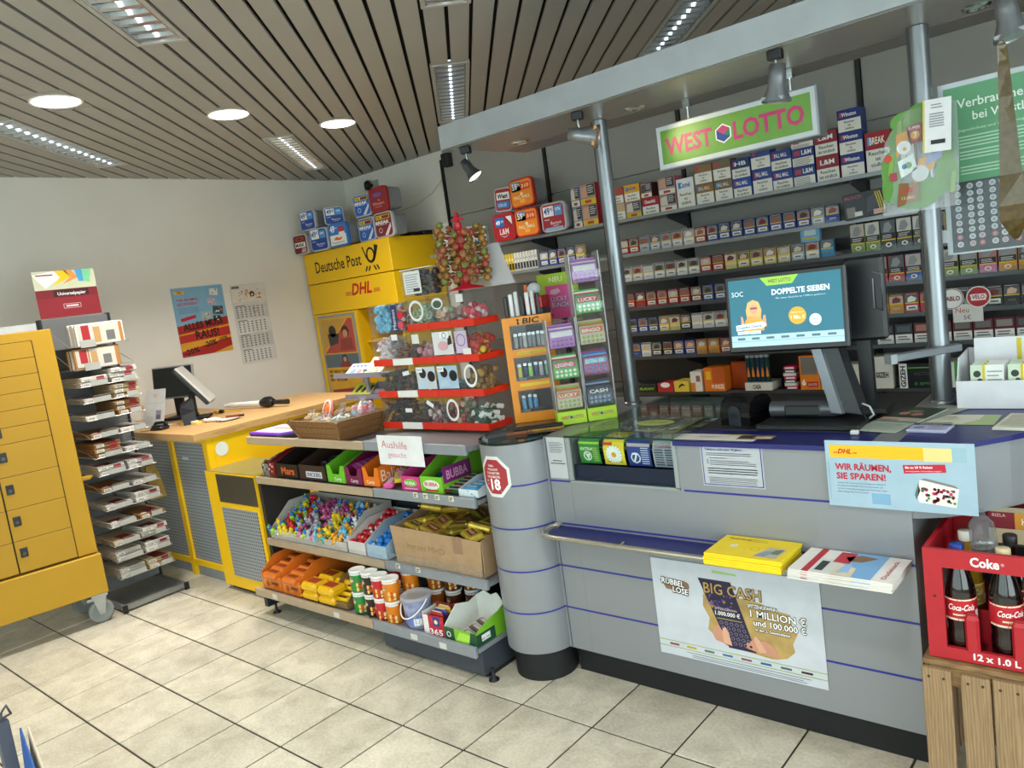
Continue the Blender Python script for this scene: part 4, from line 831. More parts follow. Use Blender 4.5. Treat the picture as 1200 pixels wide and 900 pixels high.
def packmesh(col, alt, w, h, kind):
    k = (col, alt, w, h, kind)
    if k in packs: return packs[k]
    q = MB(); d = .024; m = M(col, .35)
    q.box(-w/2, w/2, 0, d, 0, h, m); p = Pr(q, (-w/2, 0, 0)); e = .0015
    rr_ = random.Random(hash(col+kind) & 255 if False else len(packs)*7)
    if kind == 'top':
        p.rect(e, h*.88, w-e, h-e, '#2a2a2c', 1); p.lines(w*.1, w*.9, h*.93, 1, .004, .0018, '#d6d6d6', rag=0)
        p.rect(e, h*.50, w-e, h*.86, alt, 1); p.poly([(w*.2, h*.52), (w*.75, h*.55), (w*.85, h*.72), (w*.5, h*.84), (w*.25, h*.75)], rr_.choice(['#9a5a4a', '#d8b49a', '#3c3c40', '#c9c4be', '#7a3030', '#e2e0dc']), 2)
        p.rect(e, h*.45, w-e, h*.50, '#d9c02e', 2); p.rect(w*.12, h*.12, w*.88, h*.36, rr_.choice(['#e9e7e2', '#e9e7e2', col]), 2); p.rect(w*.25, h*.20, w*.75, h*.28, alt, 3)
    elif kind == 'dark':
        p.rect(e, h*.52, w-e, h-e, alt, 1); p.poly([(w*.15, h*.6), (w*.55, h*.58), (w*.8, h*.74), (w*.6, h*.94), (w*.3, h*.9)], '#8d8f94', 2); p.rect(e, h*.34, w-e, h*.55, '#111215', 2); p.lines(w*.12, w*.88, h*.50, 3, h*.05, h*.02, '#cfcfcf', l=3)
        p.rect(e, h*.30, w-e, h*.345, '#d9b52e', 2); p.circ(w*.5, h*.15, w*.22, '#e8e2d0', 2, 8, ry=h*.08); p.circ(w*.5, h*.15, w*.12, col, 3, 8, ry=h*.045)
    elif kind == 'plain':
        p.rect(e, e, w-e, h*.46, '#e3e1dd', 1); p.lines(w*.15, w*.85, h*.36, 2, h*.12, h*.05, '#4b4b4b', l=2); p.rect(w*.1, h*.58, w*.9, h*.9, alt, 1)
    packs[k] = q.mesh('cigarette_pack'); return packs[k]
cname = {'#b3202e': 'red', '#2148a0': 'blue', '#e2e2df': 'white', '#a9b6c6': 'pale blue', '#e3cf7a': 'cream', '#26272b': 'black', '#5c1a22': 'maroon', '#c9c9cc': 'silver', '#7a8f4a': 'green', '#c9882e': 'orange', '#2f8fc0': 'light blue', '#c46a94': 'pink'}
ALT = ['#8c8783', '#b8aaa0', '#6e6a68', '#a8766a', '#c9c5bf', '#54585e']
def row(z, x0, x1, pitch, w, h, cols, kind, rowname, y=4.187, gap=(), start=0):
    n = int(round((x1-x0)/pitch)); n = max(n, 1)
    for i in range(n):
        x = x0+pitch*(i+.5)
        if any(a < x < b_ for a, b_ in gap): continue
        c = cols[int(i*len(cols)/n)] if isinstance(cols, list) else cols
        if isinstance(c, tuple): c = random.choice(c)
        hh = h*random.choice([1, 1, 1, .97]); 
        single('cigarette_pack', packmesh(c, random.choice(ALT), w, h, kind), '%s cigarette pack, %s from left on the %s' % (cname[c], ORD[i+start], rowname), 'cigarette pack', (x+random.uniform(-.001, .001), y, z+.001), random.uniform(-.02, .02), 'cigarette packs on the rear shelves')
S = '#e2e2df'; RD = '#b3202e'; BL = '#2148a0'; PB = '#a9b6c6'; CR = '#e3cf7a'; BKc = '#26272b'; MR = '#5c1a22'; SV = '#c9c9cc'
row(1.585, -2.67, -1.33, .0745, .066, .092, [RD, (SV, PB), SV, (S, RD), (BL, S), BL, BL, BL, (BL, PB), BL], 'top', 'second shelf down')
row(1.415, -2.67, -1.34, .0765, .066, .090, [S, S, (S, SV), (RD, S), (RD, S), CR, CR, CR, (PB, S), '#2f8fc0'], 'top', 'third shelf down')
row(1.250, -2.67, -1.66, .076, .066, .090, [RD, RD, (RD, MR), (BL, PB), BL, BL], 'top', 'fourth shelf down')
row(1.092, -2.67, -1.66, .074, .066, .090, [BL, (CR, S), (BKc, S), S, (RD, S), RD], 'top', 'fifth shelf down')
row(.940, -2.67, -1.66, .076, .066, .086, [(S, BL), BKc, BL, (RD, '#c9882e'), RD, MR, MR], 'top', 'sixth shelf down')
row(1.415, -1.29, -.50, .0725, .068, .142, [(BL, '#7a8f4a'), BKc, (BKc, BL), CR, '#c46a94', '#c9882e', PB], 'dark', 'right part of the third shelf down', gap=())
row(1.250, -1.20, -.50, .078, .070, .128, [(RD, S), BL, BL, '#7a8f4a', '#c46a94', '#c9882e', '#c9882e'], 'dark', 'right part of the fourth shelf down')
row(1.092, -1.20, -.50, .070, .064, .098, ['#c9882e', RD, S, (BKc, SV), BKc], 'top', 'right part of the fifth shelf down')
row(.940, -1.20, -.50, .086, .080, .098, [BKc, MR, MR, MR, MR], 'plain', 'right part of the sixth shelf down')
row(1.585, -3.30, -2.92, .0745, .068, .105, [BL, BL, BL, BL, CR], 'top', 'second shelf left of the ticket tower')
# slim filter packets at the left of the second shelf and beyond the cabinet
def slim(x, y, z, h, cs, nm):
    q = MB(); q.box(-.011, .011, 0, .03, 0, h, M(cs[0], .4)); p = Pr(q, (-.011, 0, 0)); p.rect(.002, h*.1, .020, h*.45, cs[1], 1); p.rect(.004, h*.6, .018, h*.72, cs[2], 1)
    single('filter_packet', q, nm, 'filter packet', (x, y, z))
for i in range(12): slim(-3.62+i*.0262, 4.187, 1.586, .125, (('#e8c83a', '#1c1c1c', '#f2e9c0') if i < 4 else ('#e6e4df', '#2a2a2a', '#b9b7b2')), '%s slim filter packet, %s from left on the second shelf' % ('yellow' if i < 4 else 'white', ORD[i]))
for i in range(8): slim(-3.96+i*.031, 4.16, 1.797, .135, ('#e9ebed', '#3a66b0', '#8fb84a') if i > 2 else ('#e9ebed', '#8fb84a', '#6aa0d0'), 'white slim packet, %s from left behind the lollipop tree' % ORD[i])
for i in range(6): slim(-4.22+i*.028, 4.16, 1.797, .115, ('#e6e2dc', random.choice(['#c46a94', '#7aa84a', '#d85a5a']), '#7aa84a'), 'white packet with flower print, %s from left beside the yellow cabinet' % ORD[i])
# --- warning cartons on the top shelf
cart = {}
def carton(w, h, col, style, brand='', bt='#f2f2f2', side=None):
    k = (w, h, col, style, brand)
    if k in cart: return cart[k]
    q = MB(); q.box(0, w, 0, .09, 0, h, M(col, .4), bev=.0012); p = Pr(q, (0, 0, 0))
    if style == 'W3' or style == 'W2':
        t = h*.56 if style == 'W3' else h*.5
        p.rect(.002, .002, w-.002, t, '#e9e7df', 1)
        L_ = ['Rauchen', 'ist', 'tödlich'] if style == 'W3' else ['Rauchen', 'ist tödlich']
        n = len(L_); lh = t*.78/n
        for i, s_ in enumerate(L_): p.txt(s_, w/2, t-.006-(i+1)*lh+lh*.25, lh*.62, '#1b1b1b', 2, 'C', bold=.015)
        if brand: p.txt(brand, w/2, t+(h-t)*.3, (h-t)*.38, bt, 2, 'C', w=w*.62, bold=.02)
        p.rect(w*.1, t+(h-t)*.25, w*.26, t+(h-t)*.72, '#c23a50' if bt == '#f2f2f2' else '#4a9ad8', 1)
    elif style == 'L':
        p.rect(.002, .002, w-.002, h*.48, '#e9e7df', 1); p.lines(.008, w-.008, h*.42, 5, h*.08, h*.03, '#6a6a6a', l=2); p.txt(brand, w*.45, h*.62, h*.24, bt, 2, w=w*.45, bold=.02); p.rect(w*.1, h*.6, w*.38, h*.86, '#b8405a', 2)
    else:
        p.rect(.002, h*.3, w-.002, h-.002, '#9b8d88', 1); p.poly([(w*.05, h*.35), (w*.5, h*.35), (w*.45, h*.9), (w*.1, h*.85)], random.choice(['#c99a86', '#d9c9bd', '#5a4a48']), 2); p.rect(w*.48, h*.42, w*.95, h*.95, '#2e3438', 2); p.lines(w*.52, w*.92, h*.88, 4, h*.1, h*.04, '#c9c9c9', l=3); p.rect(.002, .002, w-.002, h*.3, '#d9b62e' if style == 'PY' else '#e0dcd6', 1); p.rect(w*.3, h*.08, w*.7, h*.22, '#b04a2a', 2)
    cart[k] = q.mesh('warning_carton'); return cart[k]
def stack(x, items, nm):
    z = 1.797
    for i, (w, h, col, style, brand, bt) in enumerate(items):
        pos = '' if len(items) == 1 else (', bottom one', ', upper one' if len(items) == 2 else ', middle one', ', top one')[i]
        single('warning_carton', carton(w, h, col, style, brand, bt), nm+pos, 'cigarette carton', (x, 4.155+random.uniform(0, .004), z), random.uniform(-.015, .015), 'cartons on the top shelf'); z += h+.0006
F2 = '#f2f2f2'
stack(-2.962, [(.068, .13, '#1f56a8', 'P', '', F2), (.068, .125, '#2a5cae', 'P', '', F2)], 'blue cornered photo warning carton, first stack right of the tubs')
stack(-2.89, [(.12, .13, '#b8242e', 'PY', '', F2), (.12, .13, '#b8242e', 'PY', '', F2)], 'red edged photo warning carton just left of the left pole')
stack(-2.68, [(.108, .098, '#c9b08c', 'W2', '', '#b03030'), (.108, .095, '#b04a3a', 'W2', '', F2)], 'cream and red warning carton just right of the left pole')
stack(-2.565, [(.105, .095, '#8b8e92', 'PY', '', F2), (.108, .10, '#e2a21e', 'W2', 'RAW', '#1f56a8')], 'yellow toned carton, second stack right of the left pole')
stack(-2.45, [(.112, .10, '#a3182a', 'W2', 'Chesterfield', F2), (.075, .085, '#54262e', 'P', '', F2)], 'crimson carton, third stack right of the left pole')
stack(-2.33, [(.11, .095, '#b86a74', 'P', '', F2), (.11, .10, '#c46a78', 'P', '', F2)], 'pink photo warning carton, fourth stack right of the left pole')
stack(-2.213, [(.108, .165, '#e8e9ea', 'W3', 'Camel', '#2a62b0')], 'single tall white carton with a blue mark below the left end of the lottery sign')
stack(-2.093, [(.108, .112, '#8a6a44', 'W3', 'PALL MALL', '#e9c9a0'), (.108, .11, '#8a6a44', 'W3', '', F2)], 'brown carton with red line below the letters WE of the sign')
stack(-1.980, [(.105, .112, '#7c664c', 'W3', 'PALL MALL', '#d8d8e8'), (.105, .11, '#7c664c', 'W3', '', F2)], 'brown carton with blue line below the letters ST of the sign')
stack(-1.870, [(.105, .10, '#1e4ca8', 'W2', 'PALL MALL', F2), (.105, .105, '#16386e', 'W2', 'HB', F2)], 'bright blue warning carton below the sign hexagon')
stack(-1.758, [(.108, .128, '#23408c', 'W3', 'PALL MALL', F2), (.108, .11, '#23408c', 'W3', '', F2)], 'navy carton with wide red line right of the bright blue cartons')
stack(-1.648, [(.108, .10, '#23408c', 'W2', 'PALL MALL', F2), (.108, .10, '#23408c', 'W2', 'PALL MALL', F2)], 'navy two-line warning carton below the letters TT of the sign')
stack(-1.536, [(.112, .097, '#1f3a80', 'L', 'L&M', F2), (.112, .092, '#1f3a80', 'L', 'L&M', F2), (.112, .035, '#e4e2da', 'L', '', F2)], 'navy carton with small print warning, left of the dark red cartons')
stack(-1.416, [(.112, .125, '#8e1d2c', 'W2', 'L&M', F2), (.112, .12, '#8e1d2c', 'W2', 'L&M', F2)], 'dark red carton left of the three-high navy stack')
stack(-1.296, [(.112, .108, '#1b2f7c', 'W3', 'Winston', F2)]*3, 'navy carton of the three-high stack')
stack(-1.176, [(.112, .19, '#a01e2a', 'W3', 'BREAK', '#f6efe0')], 'tall red carton with yellow top label beside the hanging transparent bag')
for i, (x, c) in enumerate(((-1.02, '#e8e6e0'), (-.90, '#2a5cae'), (-.78, '#a3182a'))): stack(x, [(.11, .11, c, 'W2', '', '#1b2f7c')], ['white', 'blue', 'red'][i]+' carton hidden behind the hanging seed bag and right pole')
# black display box and tobacco pouch at the right of shelf two
q = MB(); q.box(-.10, .09, 0, .06, 0, .125, M('#14161f', .35), bev=.002); p = Pr(q, (-.10, 0, 0)); p.txt('BLACK', .01, .10, .014, '#b04a5a', 1, w=.08, bold=.02); p.poly([(.10, .02), (.17, .04), (.15, .11), (.11, .09)], '#4a4e58', 1); p.rect(.01, .01, .05, .06, '#8b8680', 1); p.rect(.045, .012, .08, .034, '#e4e2de', 2); p.rect(.13, .005, .17, .03, '#d8a8a0', 2)
for j in range(3): p.poly([(.16+j*.01, .02), (.165+j*.01, .02), (.15+j*.01, .115), (.145+j*.01, .115)], '#d8c02a', 3)
single('display_box', q, 'tilted black box with yellow stripes on the shelf under the navy cartons', 'box', (-1.19, 4.16, 1.588), R(12), rot=(0, R(-4), R(14)))
q = MB(); q.box(-.05, .05, 0, .03, 0, .17, M('#6fb0d8', .35)); p = Pr(q, (-.05, 0, 0)); p.rect(.01, .02, .09, .06, '#e6eef4', 1); p.rect(.01, .1, .09, .11, '#d9c02e', 1); p.rect(.02, .12, .08, .15, '#c8dcea', 1); single('tobacco_pouch', q, 'tall light blue pouch sticking up on the third shelf down', 'pouch', (-1.50, 4.22, 1.418))
# bottom shelf goods
def gbox(x, w, h, d, col, lb, draw=None, y=4.16, z=.717, rz=0, nm='carton_box'):
    q = MB(); q.box(0, w, 0, d, 0, h, M(col, .45), bev=.0015); p = Pr(q, (0, 0, 0)); 
    if draw: draw(p, w, h)
    return single(nm, q, lb, 'box', (x, y, z), rz)
def T_(s, c, fx=.1, fy=.3, fh=.3, fw=.8, extra=None):
    def f(p, w, h):
        if extra: extra(p, w, h)
        p.txt(s, w*fx, h*fy, h*fh, c, 3, w=w*fw, bold=.03)
    return f
gbox(-2.63, .13, .05, .1, '#1d2420', 'low dark box with green top at the left end of the bottom shelf', T_('RAW', '#7ab83a'))
gbox(-2.49, .11, .055, .12, '#b3232c', 'small red and white box on the bottom shelf', lambda p, w, h: p.circ(w/2, h*.8, w*.3, '#f0ece6', 1, 12, ry=h*.3))
gbox(-2.375, .10, .065, .12, '#e3c84a', 'small yellow box with a black bird on the bottom shelf', lambda p, w, h: p.poly([(w*.3, h*.3), (w*.5, h*.55), (w*.8, h*.6), (w*.55, h*.8), (w*.35, h*.6)], '#2a2218', 1))
gbox(-2.26, .075, .12, .10, '#e9e4da', 'white box with orange side on the bottom shelf', lambda p, w, h: (p.rect(0, 0, w*.4, h*.45, '#d8843a', 1), p.rect(w*.5, h*.5, w*.85, h*.8, '#8a6a5a', 1)))
gbox(-2.17, .13, .14, .14, '#e8791c', 'orange pair of filter boxes on the bottom shelf', T_('PUREIZE', '#fff0d8', .35, .12, .16, .6, lambda p, w, h: (p.rect(w*.1, h*.5, w*.35, h*.85, '#f2c02a', 1), p.rect(w*.42, h*.35, w, h, '#c85a1a', 1))))
gbox(-2.03, .10, .16, .14, '#c4521c', 'dark orange open carton behind the lighter boxes', y=4.24)
gbox(-1.92, .16, .045, .14, '#e4e0d8', 'white tray of dark lighters on the bottom shelf', T_('CASA', '#2a2a2a', .3, .25, .5, .3))
for i in range(9):
    q = MB(); q.box(-.012, .012, 0, .02, 0, .14, M(['#143a44', '#173f3a', '#20304a'][i % 3], .3)); q.box(-.011, .011, .002, .018, .14, .155, M('#c9cdd0', .3, metal=.6)); p = Pr(q, (-.012, 0, 0)); p.poly([(.004, .03), (.02, .03), (.018, .06), (.012, .09), (.006, .055)], '#e8842a', 1)
    single('lighter', q, 'dark lighter with flame print, %s from left in the white tray' % ORD[i], 'lighter', (-1.90+(i % 5)*.028, 4.18+.03*(i//5), .763), 0, 'lighters in the white tray')
for i in range(7):
    q = MB(); q.box(-.035, .035, 0, .11, 0, .018, M(['#c8285a', '#e4e0e0', '#3a3a3c'][i % 3], .35), bev=.003); p = Pr(q, (-.035, 0, 0)); p.rect(.01, .004, .06, .014, '#f0e6ea', 1)
    single('filter_pouch', q, 'small pink and white filter pouch, %s from the bottom of its pile' % ORD[i], 'pouch', (-1.66+random.uniform(-.006, .006), 4.18, .717+i*.0185), random.uniform(-.1, .1), 'pile of filter pouches')
O6 = lambda p, w, h: (p.poly([(w*.08, h*.45), (w*.9, h*.45), (w*.9, h*.97), (w*.08, h*.97)], '#7d7670', 1), p.txt('6', w*.08, h*.14, h*.16, '#ffffff', 2, bold=.04), p.rect(w*.35, h*.08, w*.9, h*.24, '#c02a2a', 2), p.txt('SLIM FILTER', w*.4, h*.12, h*.07, '#ffffff', 3, w=w*.45))
gbox(-1.60, .105, .185, .14, '#f0841a', 'upright orange box with a big 6 left of the touch screen foot', O6)
gbox(-1.49, .11, .10, .12, '#c8a0c0', 'multicoloured low box beside the orange box with a 6', lambda p, w, h: (p.poly([(0, h*.9), (w, h*.9), (w*.5, h*.2)], '#6aa8d8', 1), p.poly([(w*.1, 0), (w*.9, 0), (w*.5, h*.4)], '#e8708a', 1), p.rect(0, 0, w, h*.12, '#f0d02a', 2)))
gbox(-1.37, .13, .13, .13, '#dcd8cc', 'cream carton with black figures behind the touch screen foot', lambda p, w, h: [p.rect(w*(.15+.16*i), h*.15, w*(.22+.16*i), h*(.4-.05*i), '#1b1b1b', 1) for i in range(3)])
gbox(-1.23, .10, .165, .13, '#d9d6cc', 'cream upright carton with vertical lettering behind the touch screen foot', T_('GIZEH', '#24262a', .2, .35, .16, .6))
GZ = lambda p, w, h: (p.rect(0, 0, w*.22, h, '#e9e9e6', 1), p.txt('GIZEH', w*.17, h*.05, w*.13, '#16181a', 2, w=h*.85, rot=R(90), bold=.03), p.rect(w*.24, h*.80, w, h*.84, '#6abf3a', 2), p.txt('ACTIVE', w*.4, h*.52, h*.12, '#54585c', 2, w=w*.5), p.txt('8 8MM', w*.4, h*.12, h*.12, '#3a8a4a', 2, w=w*.5))
gbox(-1.10, .17, .125, .14, '#15181b', 'black box with green line and white vertical lettering below the metal arm', GZ)
gbox(-.905, .13, .125, .14, '#e4e4de', 'white and green box with the number 50 left of the right pole', lambda p, w, h: (p.txt('GIZEH', w*.3, h*.1, w*.14, '#2f8a3a', 2, w=h*.7, rot=R(90), bold=.02), p.rect(w*.4, 0, w*.95, h, '#3fa03a', 1), p.txt('50', w*.5, h*.6, h*.25, '#ffffff', 2, bold=.03), p.rect(w*.45, h*.3, w*.9, h*.45, '#9ad08a', 2), p.rect(w*.45, h*.1, w*.9, h*.22, '#9ad08a', 2)))
gbox(-.765, .15, .125, .14, '#6a2a20', 'brown and red box with dark labels behind the right pole', lambda p, w, h: (p.rect(0, 0, w*.1, h, '#b83a2a', 1), p.rect(w*.15, h*.05, w*.95, h*.4, '#141416', 1), p.txt('BIO', w*.2, h*.15, h*.12, '#e8e8e8', 2, w=w*.6)))
gbox(-.60, .09, .16, .14, '#1a5a8a', 'deep blue box right of the right pole', T_('OCB', '#dfe8f0', .1, .3, .2, .8))
# round stickers and the hand-written "Neu 5" note
for i, (x, c1, c2, s_, lb) in enumerate(((-.845, '#e9e6e6', '#7a1f2c', 'PABLO', 'round white badge with dark red lettering on the fifth shelf'), (-.735, '#b3202e', '#f0ecec', 'VELO', 'round red badge on the fifth shelf, beside the white one'))):
    q = MB(); q.lathe([(.05, 0), (.05, .008)], M('#e8e6e2', .4), 28, T=Matrix.Rotation(R(90), 4, 'X')); p = Pr(q, (0, -.008, 0)); p.circ(0, 0, .046, c1, 1, 28); p.txt(s_, 0, -.009, .02, c2, 3, 'C', w=.07, bold=.03); p.circ(0, 0, .048, c2, 2, 28, r0=.045)
    if i: p.rect(-.03, -.016, .03, .014, '#f0ecec', 2); p.txt(s_, 0, -.009, .018, '#b3202e', 4, 'C', w=.052, bold=.03)
    single('round_badge', q, lb, 'badge', (x, 4.17, 1.145))
sheet('handwritten_note', 'white handwritten note reading Neu 5€ hanging under the round badges', 'note', (-.845, 4.168, 1.03), .125, .085, '#d8d6d2', lambda p, w, h: (p.txt('Neu', .012, .045, .024, '#b0442a', 1, w=.055), p.txt('5€', .045, .012, .02, '#5a3a6a', 1, w=.03)))
# ================================================================ ITEMS ON THE GONDOLA TOP
# candy tower
REDP = M('#d8301c', .3); WTP = M('#e8e6e2', .4)
def blobs(q, n, x0, x1, y0, y1, z0, z1, cols, r=.012, kind='ball', seed=1):
    rd = random.Random(seed)
    for i in range(n):
        x, y, z = rd.uniform(x0+r, x1-r), rd.uniform(y0+r, y1-r), z0+r*.8+(z1-z0-r)*rd.random()**1.3
        c = cols[i % len(cols)]; m = M(c, .45)
        if kind == 'ball': q.ball((x, y, z), r*rd.uniform(.8, 1.15), m, 7, 4)
        elif kind == 'stick':
            a = rd.uniform(-.9, .9); dx, dz = math.cos(a)*.03, math.sin(a)*.012; q.tube([(x-dx*.5, y, z-dz), (x+dx*.5, y, z+dz)], r*.4, m, 5)
        elif kind == 'ring':
            a = rd.uniform(0, 3); q.tube([(x+r*math.cos(t), y+r*math.sin(t)*math.cos(a), z+r*math.sin(t)*math.sin(a)) for t in [6.283*k/8 for k in range(8)]], r*.35, m, 5, closed=True)
        else:
            a = rd.uniform(0, 3); T = Matrix.Translation((x, y, z)) @ Matrix.Rotation(a, 4, (rd.random(), rd.random(), .5)); q.box(-r, r, -r*.6, r*.6, -r*.45, r*.45, m, T=T, bev=r*.2)
    return q
def cbin(ix, iz, white, cont, extra, lb, side=False):
    w, h, d = .131, .143, .15
    x = -2.815+ix*.133; z = .9265+iz*.1442
    t = thing('candy_bin', lb, 'candy bin', (x, 2.255, z), 0, 'clear candy bins of the tower'); L = WTP if white else REDP
    q = MB(); q.box(0, w, 0, .004, 0, .030, L); q.box(0, .003, .004, d, 0, .026, REDP); q.box(w-.003, w, .004, d, 0, .026, REDP); q.box(.003, w-.003, .004, d, 0, .005, REDP); q.box(.003, w-.003, d-.003, d, .005, .026, REDP); part('tray', q, t)
    q = MB()
    for a in ((.0, .002, .005, d), (w-.002, w, .005, d)): q.box(a[0], a[1], a[2], a[3], .030, h-.002, ACR)
    q.box(.002, w-.002, .005, .007, .030, h-.012, ACR); q.box(0, w, .005, d, h-.003, h-.001, ACR); part('clear_box', q, t)
    n, cols, r, kind, lvl = cont
    q = blobs(MB(), n, .006, w-.006, .010, d-.01, .006, lvl, cols, r, kind, ix*7+iz*31); part('sweets', q, t, kind='stuff')
    if extra:
        q = MB(); p = Pr(q, (0, .0042, 0)); extra(p, w, h); part('label', q, t)
def tagp(x, y, a=0, s=1.): return lambda p, w, h: p.poly([(x+(dx*math.cos(a)-dy*math.sin(a))*s, y+(dx*math.sin(a)+dy*math.cos(a))*s) for dx, dy in ((0, 0), (.045, 0), (.045, .018), (0, .018))], '#e6e6e4', 1)
oval = lambda p, w, h: p.circ(w/2, .085, .037, '#e8e8e6', 1, 24, ry=.048, r0=.028)
def card(c1, c2): return lambda p, w, h: (p.rect(.006, .034, w-.006, h-.012, c1, 1), p.circ(w*.35, h*.72, .022, c2, 2, 12), p.circ(w*.75, h*.62, .024, c2, 2, 12), p.poly([(w*.1, h*.3), (w*.6, h*.32), (w*.45, h*.5), (w*.15, h*.45)], '#b9cfe0', 2), p.rect(w*.05, h*.75, w*.35, h*.9, '#f4f4f4', 3), p.txt('45,5€', w*.08, h*.8, .010, '#222222', 4, w=w*.22))
def pcard(p, w, h): p.rect(.006, .034, w-.006, h-.012, '#d9dadc', 1); p.circ(w*.5, h*.5, .032, '#d8a8b4', 2, 12, ry=.02); p.poly([(w*.7, h*.5), (w*.92, h*.55), (w*.9, h*.8), (w*.75, h*.75)], '#3a2428', 2); p.rect(w*.4, h*.72, w*.8, h*.9, '#f4f4f4', 3); p.circ(w*.6, h*.8, .013, '#4a5aa0', 4, 10, r0=.010)
cbin(0, 0, False, (140, ['#17161a', '#242228', '#1d1c22'], .011, 'stick', .12), None, 'candy bin of black liquorice strips at the lower left of the tower')
cbin(1, 0, True, (110, ['#2a1d18', '#3a2a20', '#6a4a2a'], .012, 'blob', .10), tagp(.03, .075), 'bottom row candy bin of brown sweets with a white front lip')
cbin(2, 0, False, (110, ['#7a4a4a', '#8a5a5a', '#d8c8c4'], .012, 'ball', .09), tagp(.04, .115, -.5), 'bottom row candy bin of dusky pink sweets with a slanted price tag')
cbin(3, 0, False, (90, ['#c23a3a', '#3a8a3a', '#e8b08a', '#8a2a2a'], .013, 'ball', .11), oval, 'bottom row candy bin with a white oval ring on its front')
cbin(4, 0, False, (80, ['#14462e', '#e8ebe6', '#1d5a3c', '#f2f2ee'], .016, 'blob', .085), None, 'bottom right candy bin of dark green and white sweets')
cbin(0, 1, False, (130, ['#2a2c1c', '#34381f', '#22241a'], .012, 'ball', .11), None, 'second row candy bin of dark olive sweets at the left')
cbin(1, 1, True, (110, ['#2e2a20', '#3a3426', '#a8505a'], .012, 'ball', .10), tagp(.05, .095, .15), 'second row candy bin of dark sweets with a white front lip')
cbin(2, 1, False, (20, ['#3a4a6a', '#e4e8f0'], .014, 'blob', .06), card('#c8cdd4', '#16171c'), 'second row candy bin with a white card of black shapes, left one of two')
cbin(3, 1, False, (20, ['#3a4a6a', '#a8c8e0'], .014, 'blob', .06), card('#a9c3dc', '#16171c'), 'second row candy bin with a light blue card of black shapes')
cbin(4, 1, False, (70, ['#8a6a2a', '#a87a2a', '#6a4a1c'], .016, 'ball', .11), oval, 'second row candy bin of golden sweets with a white oval ring')
cbin(0, 2, False, (130, ['#e4d4d6', '#d8b8c0', '#f0e8e6'], .013, 'ring', .12), None, 'third row candy bin heaped with pale pink twisted sweets')
cbin(1, 2, True, (120, ['#6a3a1c', '#8a5226', '#5a2e16'], .011, 'stick', .085), lambda p, w, h: p.rect(.01, .112, .05, .138, '#e8e8e6', 1), 'third row candy bin of brown sticks with a white front lip')
cbin(2, 2, False, (70, ['#d8a8b4', '#e0b8c0', '#c98a9a'], .014, 'ball', .075), lambda p, w, h: p.rect(.01, .09, .055, .13, '#dcdcda', 1), 'third row candy bin of pink sweets in the middle')
cbin(3, 2, False, (30, ['#b07a8a', '#d8a8b4'], .014, 'ball', .07), pcard, 'third row candy bin with a white printed card on its front')
cbin(4, 2, False, (45, ['#c2241e', '#e8c81e', '#a81a1e', '#c2241e'], .018, 'ball', .10), lambda p, w, h: (p.rect(.006, .036, .075, .128, '#cdb8d0', 1), p.circ(.04, .09, .026, '#5a6ab0', 2, 14, r0=.022), p.rect(.045, .0, .09, .055, '#e6e6e4', 3)), 'third row candy bin of red and yellow sweets at the right')
cbin(2, 3, False, (50, ['#8fb08a', '#eef0ea', '#b8d0b0'], .015, 'ring', .10), lambda p, w, h: p.circ(w/2, .085, .045, '#e4e8e4', 1, 20, r0=.034), 'top row candy bin of white and green rings at the left')
cbin(3, 3, False, (45, ['#e8b8a0', '#f0d8c8', '#d89a8a', '#8fb08a'], .015, 'ball', .08), lambda p, w, h: (p.circ(w/2, .105, .034, '#e4e4e0', 1, 16, ry=.024), p.circ(w/2, .102, .026, '#4a5a50', 2, 16, ry=.016)), 'top row candy bin of pink and cream sweets in the middle')
cbin(4, 3, False, (50, ['#d83a4a', '#c22a3a', '#f0d0d0', '#e05a6a'], .014, 'ball', .09), lambda p, w, h: p.rect(.045, .10, .085, .132, '#e0dede', 1), 'top row candy bin of red and white sweets at the right')
def clearbox(x, y, z, w, h, d, cont, lb, extra=None, lid=None, nm='sweet_box'):
    t = thing(nm, lb, 'sweet box', (x, y, z))
    q = MB()
    for a in ((0, .002, 0, d), (w-.002, w, 0, d), (.002, w-.002, 0, .002), (.002, w-.002, d-.002, d)): q.box(a[0], a[1], a[2], a[3], 0, h, ACR)
    q.box(0, w, 0, d, 0, .003, ACR); q.box(0, w, 0, d, h, h+.004, lid or ACR); part('clear_box', q, t)
    n, cols, r, kind, lvl = cont; part('sweets', blobs(MB(), n, .004, w-.004, .006, d-.004, .003, lvl, cols, r, kind, 5), t, kind='stuff')
    if extra: q = MB(); extra(Pr(q, (0, -.0005, 0)), w, h); part('label', q, t)
q = MB()
clearbox(-2.805, 2.26, 1.3605, .135, .128, .13, (170, ['#6fb8d8', '#7ec4e0', '#62a8cc'], .013, 'ball', .12), 'clear box full of light blue gum balls at the upper left of the tower')
clearbox(-2.665, 2.27, 1.3605, .09, .125, .10, (30, ['#b03040', '#e8e4e4'], .012, 'ball', .11), 'narrow sweet box with a red and navy print beside the gum balls', lambda p, w, h: (p.rect(.004, .004, w*.45, h-.004, '#2a2e62', 1), p.txt('Mentos', w*.32, .012, .022, '#e8e8f0', 2, w=.09, rot=R(90)), p.circ(w*.7, h*.6, .02, '#c8283a', 2, 14), p.circ(w*.65, h*.25, .018, '#d84a5a', 2, 14)))
clearbox(-2.57, 2.275, 1.5055, .20, .115, .10, (130, ['#3a3030', '#4a3a36', '#2c2628'], .013, 'ball', .105), 'clear box of dark sweets with a white paper label, left of the lollipop tree', lambda p, w, h: (p.rect(.02, .012, .125, .108, '#dfe0e2', 1), p.lines(.03, .115, .095, 8, .010, .004, '#9a9ea4'), p.rect(.075, .02, .115, .035, '#3a3a3c', 2)), WTP)
